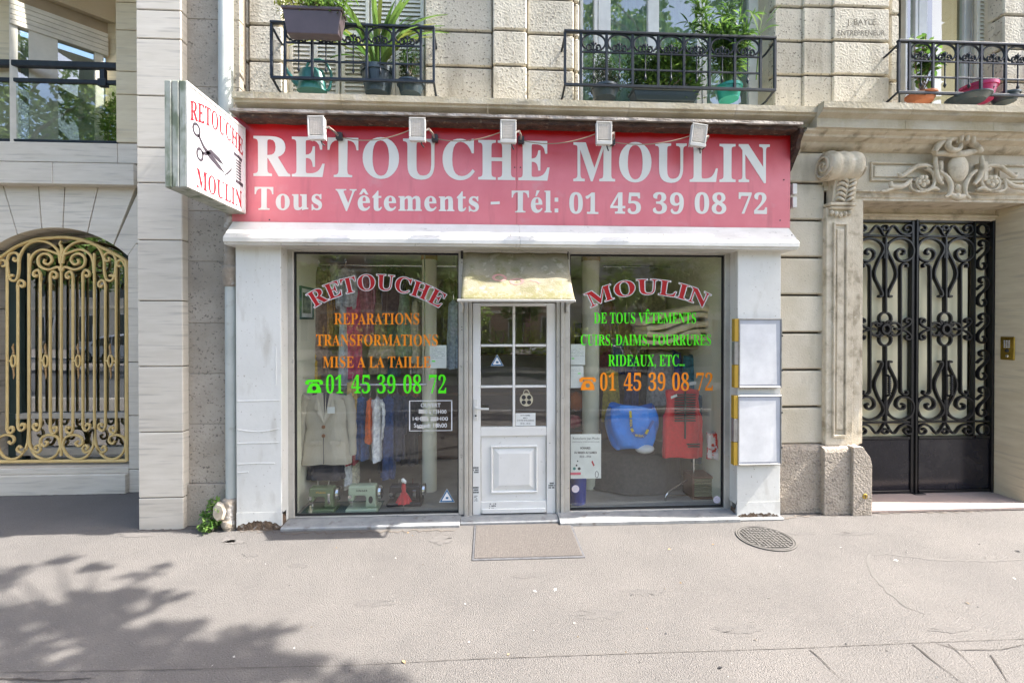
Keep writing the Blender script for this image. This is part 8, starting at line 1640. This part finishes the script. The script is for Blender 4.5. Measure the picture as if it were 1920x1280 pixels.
# trees across the road, seen only as reflections in the panes
def far_tree(x, y, h, rad, label, seed, nl=150, ls=.13):
    t = thing('street_tree', label, 'tree', (x, y, 0), 'trees across the boulevard'); rr = random.Random(seed)
    MB().tube([(x, y, -.1), (x + .05, y, h * .4), (x, y + .05, h * .62)], [.2, .15, .1], 8).build('trunk', M_bark, t, smooth=60)
    m1, m2, bb = MB(), MB(), MB()
    for k in range(34):
        a = rr.random() * 2 * pi; u = rr.random(); r_ = rad * math.sqrt(rr.random()); c = Vector((x + r_ * cos(a), y + r_ * sin(a) * .9, h * (.27 + .66 * u * (1 - .35 * (r_ / rad)))))
        crown(m1 if k % 2 else m2, c, rad * .30, rad * .28, h * .07, nl, ls, rr); bb.tube([(x, y, h * .38), tuple((Vector((x, y, h * .5)) + c) / 2), tuple(c)], [.05, .035, .015], 5)
    m1.build('foliage', M_tl[0], t, recalc=False); m2.build('foliage', M_tl[1], t, recalc=False); bb.build('limbs', M_bark, t)
far_tree(-9.5, -10.0, 9.5, 3.2, 'leafy tree across the boulevard opposite the stone building', 1); far_tree(-3.2, -16.3, 8.5, 2.8, 'leafy tree across the boulevard opposite the left window', 2); far_tree(2.6, -10.0, 9.0, 3.0, 'leafy tree across the boulevard opposite the shop door', 3); far_tree(9.5, -16.4, 8.5, 3.0, 'leafy tree across the boulevard opposite the right window', 4); far_tree(-15, -16.5, 9, 3.0, 'leafy tree far to the left across the boulevard', 5); far_tree(13, -10, 9, 3.2, 'leafy tree far to the right across the boulevard', 6)
far_tree(-11.8, -.8, 10.5, 3.2, 'leafy kerbside tree far left of the stone building', 8, 900, .075)
# hedge across the road
hd = thing('hedge', 'low clipped hedge across the boulevard', 'hedge', (2, -10.8, 0)); rr = random.Random(9); m1 = MB()
for k in range(60): crown(m1, (-6.5 + k * .27, -10.9, 1.0 + .2 * sin(k * .9)), .4, .35, .9, 120, .07, rr)
stuff(m1.build('foliage', mat('hedge_leaf', (.45, .52, .09), (.32, .40, .06), 30, .6), hd, recalc=False)); MB().box(-6.6, 9.6, -11.1, -10.7, 0, .5).build('stems', M_bark, hd)
# houses opposite
def house(x0, x1, y, h, wall, label, nf, nw, seed):
    t = thing('town_house', label, 'building', ((x0 + x1) / 2, y, 0)); MB().box(x0, x1, y - 8, y, 0, h).build('wall', wall, t)
    rr = random.Random(seed); fh = h / nf; bw = (x1 - x0) / nw; M_gl = mat('far_window_glass', (.03, .035, .04), rough=.15); M_fr = mat('far_window_frame', (.6, .6, .58), rough=.5)
    fm = gm = None
    for i in range(nf):
        MB().box(x0 - .05, x1 + .05, y + .001, y + .12, (i + 1) * fh - .25, (i + 1) * fh - .05).build('string_course', M_lime2, t)
        for j in range(nw):
            cx_ = x0 + (j + .5) * bw; z = i * fh + fh * .48
            if fm is None:
                fr_ = MB().box(-.62, .62, .0, .06, -1.0, -.94).box(-.62, .62, 0, .06, .94, 1.0).box(-.62, -.56, 0, .06, -.94, .94).box(.56, .62, 0, .06, -.94, .94).box(-.03, .03, 0, .06, -.94, .94); w = fr_.build('window', M_fr, t); fm = w.data
                p2 = MB().box(-.56, .56, .005, .02, -.94, .94).build('pane', M_gl, w); gm = p2.data; w.location = Vector((cx_, y + .02, z)) - wloc(t); p2.location = (0, 0, 0)
            else:
                w = bpy.data.objects.new('window', fm); COL.objects.link(w); w.parent = t; w.location = Vector((cx_, y + .02, z)) - wloc(t); p2 = bpy.data.objects.new('pane', gm); COL.objects.link(p2); p2.parent = w
    return t
house(-34, -12.2, -25, 9.6, mat('house_pale', (.48, .44, .36), rough=.8), 'pale stone apartment house opposite, far left', 3, 8, 1)
house(-12.1, 5.9, -25, 8.8, mat('house_brown', (.30, .19, .14), (.26, .16, .12), 3, .85), 'brown rendered apartment house opposite the shop', 3, 7, 2)
house(6.0, 28, -25, 10.2, mat('house_cream', (.52, .49, .42), rough=.8), 'cream apartment house opposite the carved doorway', 3, 8, 3)
# parked cars across the road
def car(x, y, label, body):
    t = thing('parked_car', label, 'car', (x, y, -.13), 'cars parked across the boulevard'); z = -.13
    prof = [(-2.1, .35), (-2.15, .62), (-2.0, .78), (-1.25, .86), (-.72, 1.30), (-.4, 1.42), (.75, 1.42), (1.1, 1.32), (1.65, .95), (2.05, .88), (2.12, .6), (2.08, .32), (1.75, .28)]
    for cxw in (1.33, -1.30): prof += [(cxw + .36 * cos(R(a)), .30 + .36 * sin(R(a))) for a in range(0, 181, 30)]
    MB().prism([(x + a, z + b) for a, b in prof], y - .85, y + .85, 'y').build('body', body, t, bevel=.06, smooth=40)
    gl = mat('car_glass', (.02, .025, .03), rough=.08)
    for s in (1, -1):
        yy = y + s * .852
        MB().prism([(x - .98, z + .92), (x - .62, z + 1.27), (x - .02, z + 1.36), (x - .02, z + .94)], yy - .004, yy + .004, 'y').build('side_window', gl, t); MB().prism([(x + .04, z + .94), (x + .04, z + 1.36), (x + .72, z + 1.35), (x + 1.25, z + .98)], yy - .004, yy + .004, 'y').build('side_window', gl, t)
        for cxw in (1.33, -1.30):
            c = Vector((x + cxw, y + s * .74, z + .31)); w = MB().lathe([(.2, -.1), (.3, -.1), (.32, -.06), (.32, .06), (.3, .1), (.2, .1)], c, 20, 'y').build('wheel', M_dark, t, smooth=40)
            hub_ = MB(); hub_.lathe([(0, .05 * s), (.05, .055 * s), (.05, .09 * s), (0, .09 * s)], c, 10, 'y')
            for k in range(5): a = 2 * pi * k / 5; hub_.tube([c + Vector((.03 * cos(a), .085 * s, .03 * sin(a))), c + Vector((.2 * cos(a), .085 * s, .2 * sin(a)))], .022, 5)
            hub_.build('rim', M_chrome, w)
    for s in (1, -1): MB().ball((x - 2.08, y + s * .6, z + .66), .06, .14, .07).build('headlight', M_vwhite, t); MB().ball((x + 2.08, y + s * .62, z + .75), .05, .12, .08).build('tail_light', M_redv, t)
    return t
car(-18.5, -13.6, 'silver grey car parked across the boulevard, leftmost', mat('car_silver', (.35, .37, .40), rough=.25, coat=.6, metal=.4)); car(-1.2, -14.1, 'black car parked across the boulevard', mat('car_black', (.02, .02, .022), rough=.2, coat=.6)); car(4.3, -14.1, 'white car parked across the boulevard', mat('car_white', (.7, .7, .7), rough=.2, coat=.6)); car(10.2, -14.1, 'dark red car parked across the boulevard', mat('car_red', (.2, .02, .02), rough=.2, coat=.6))
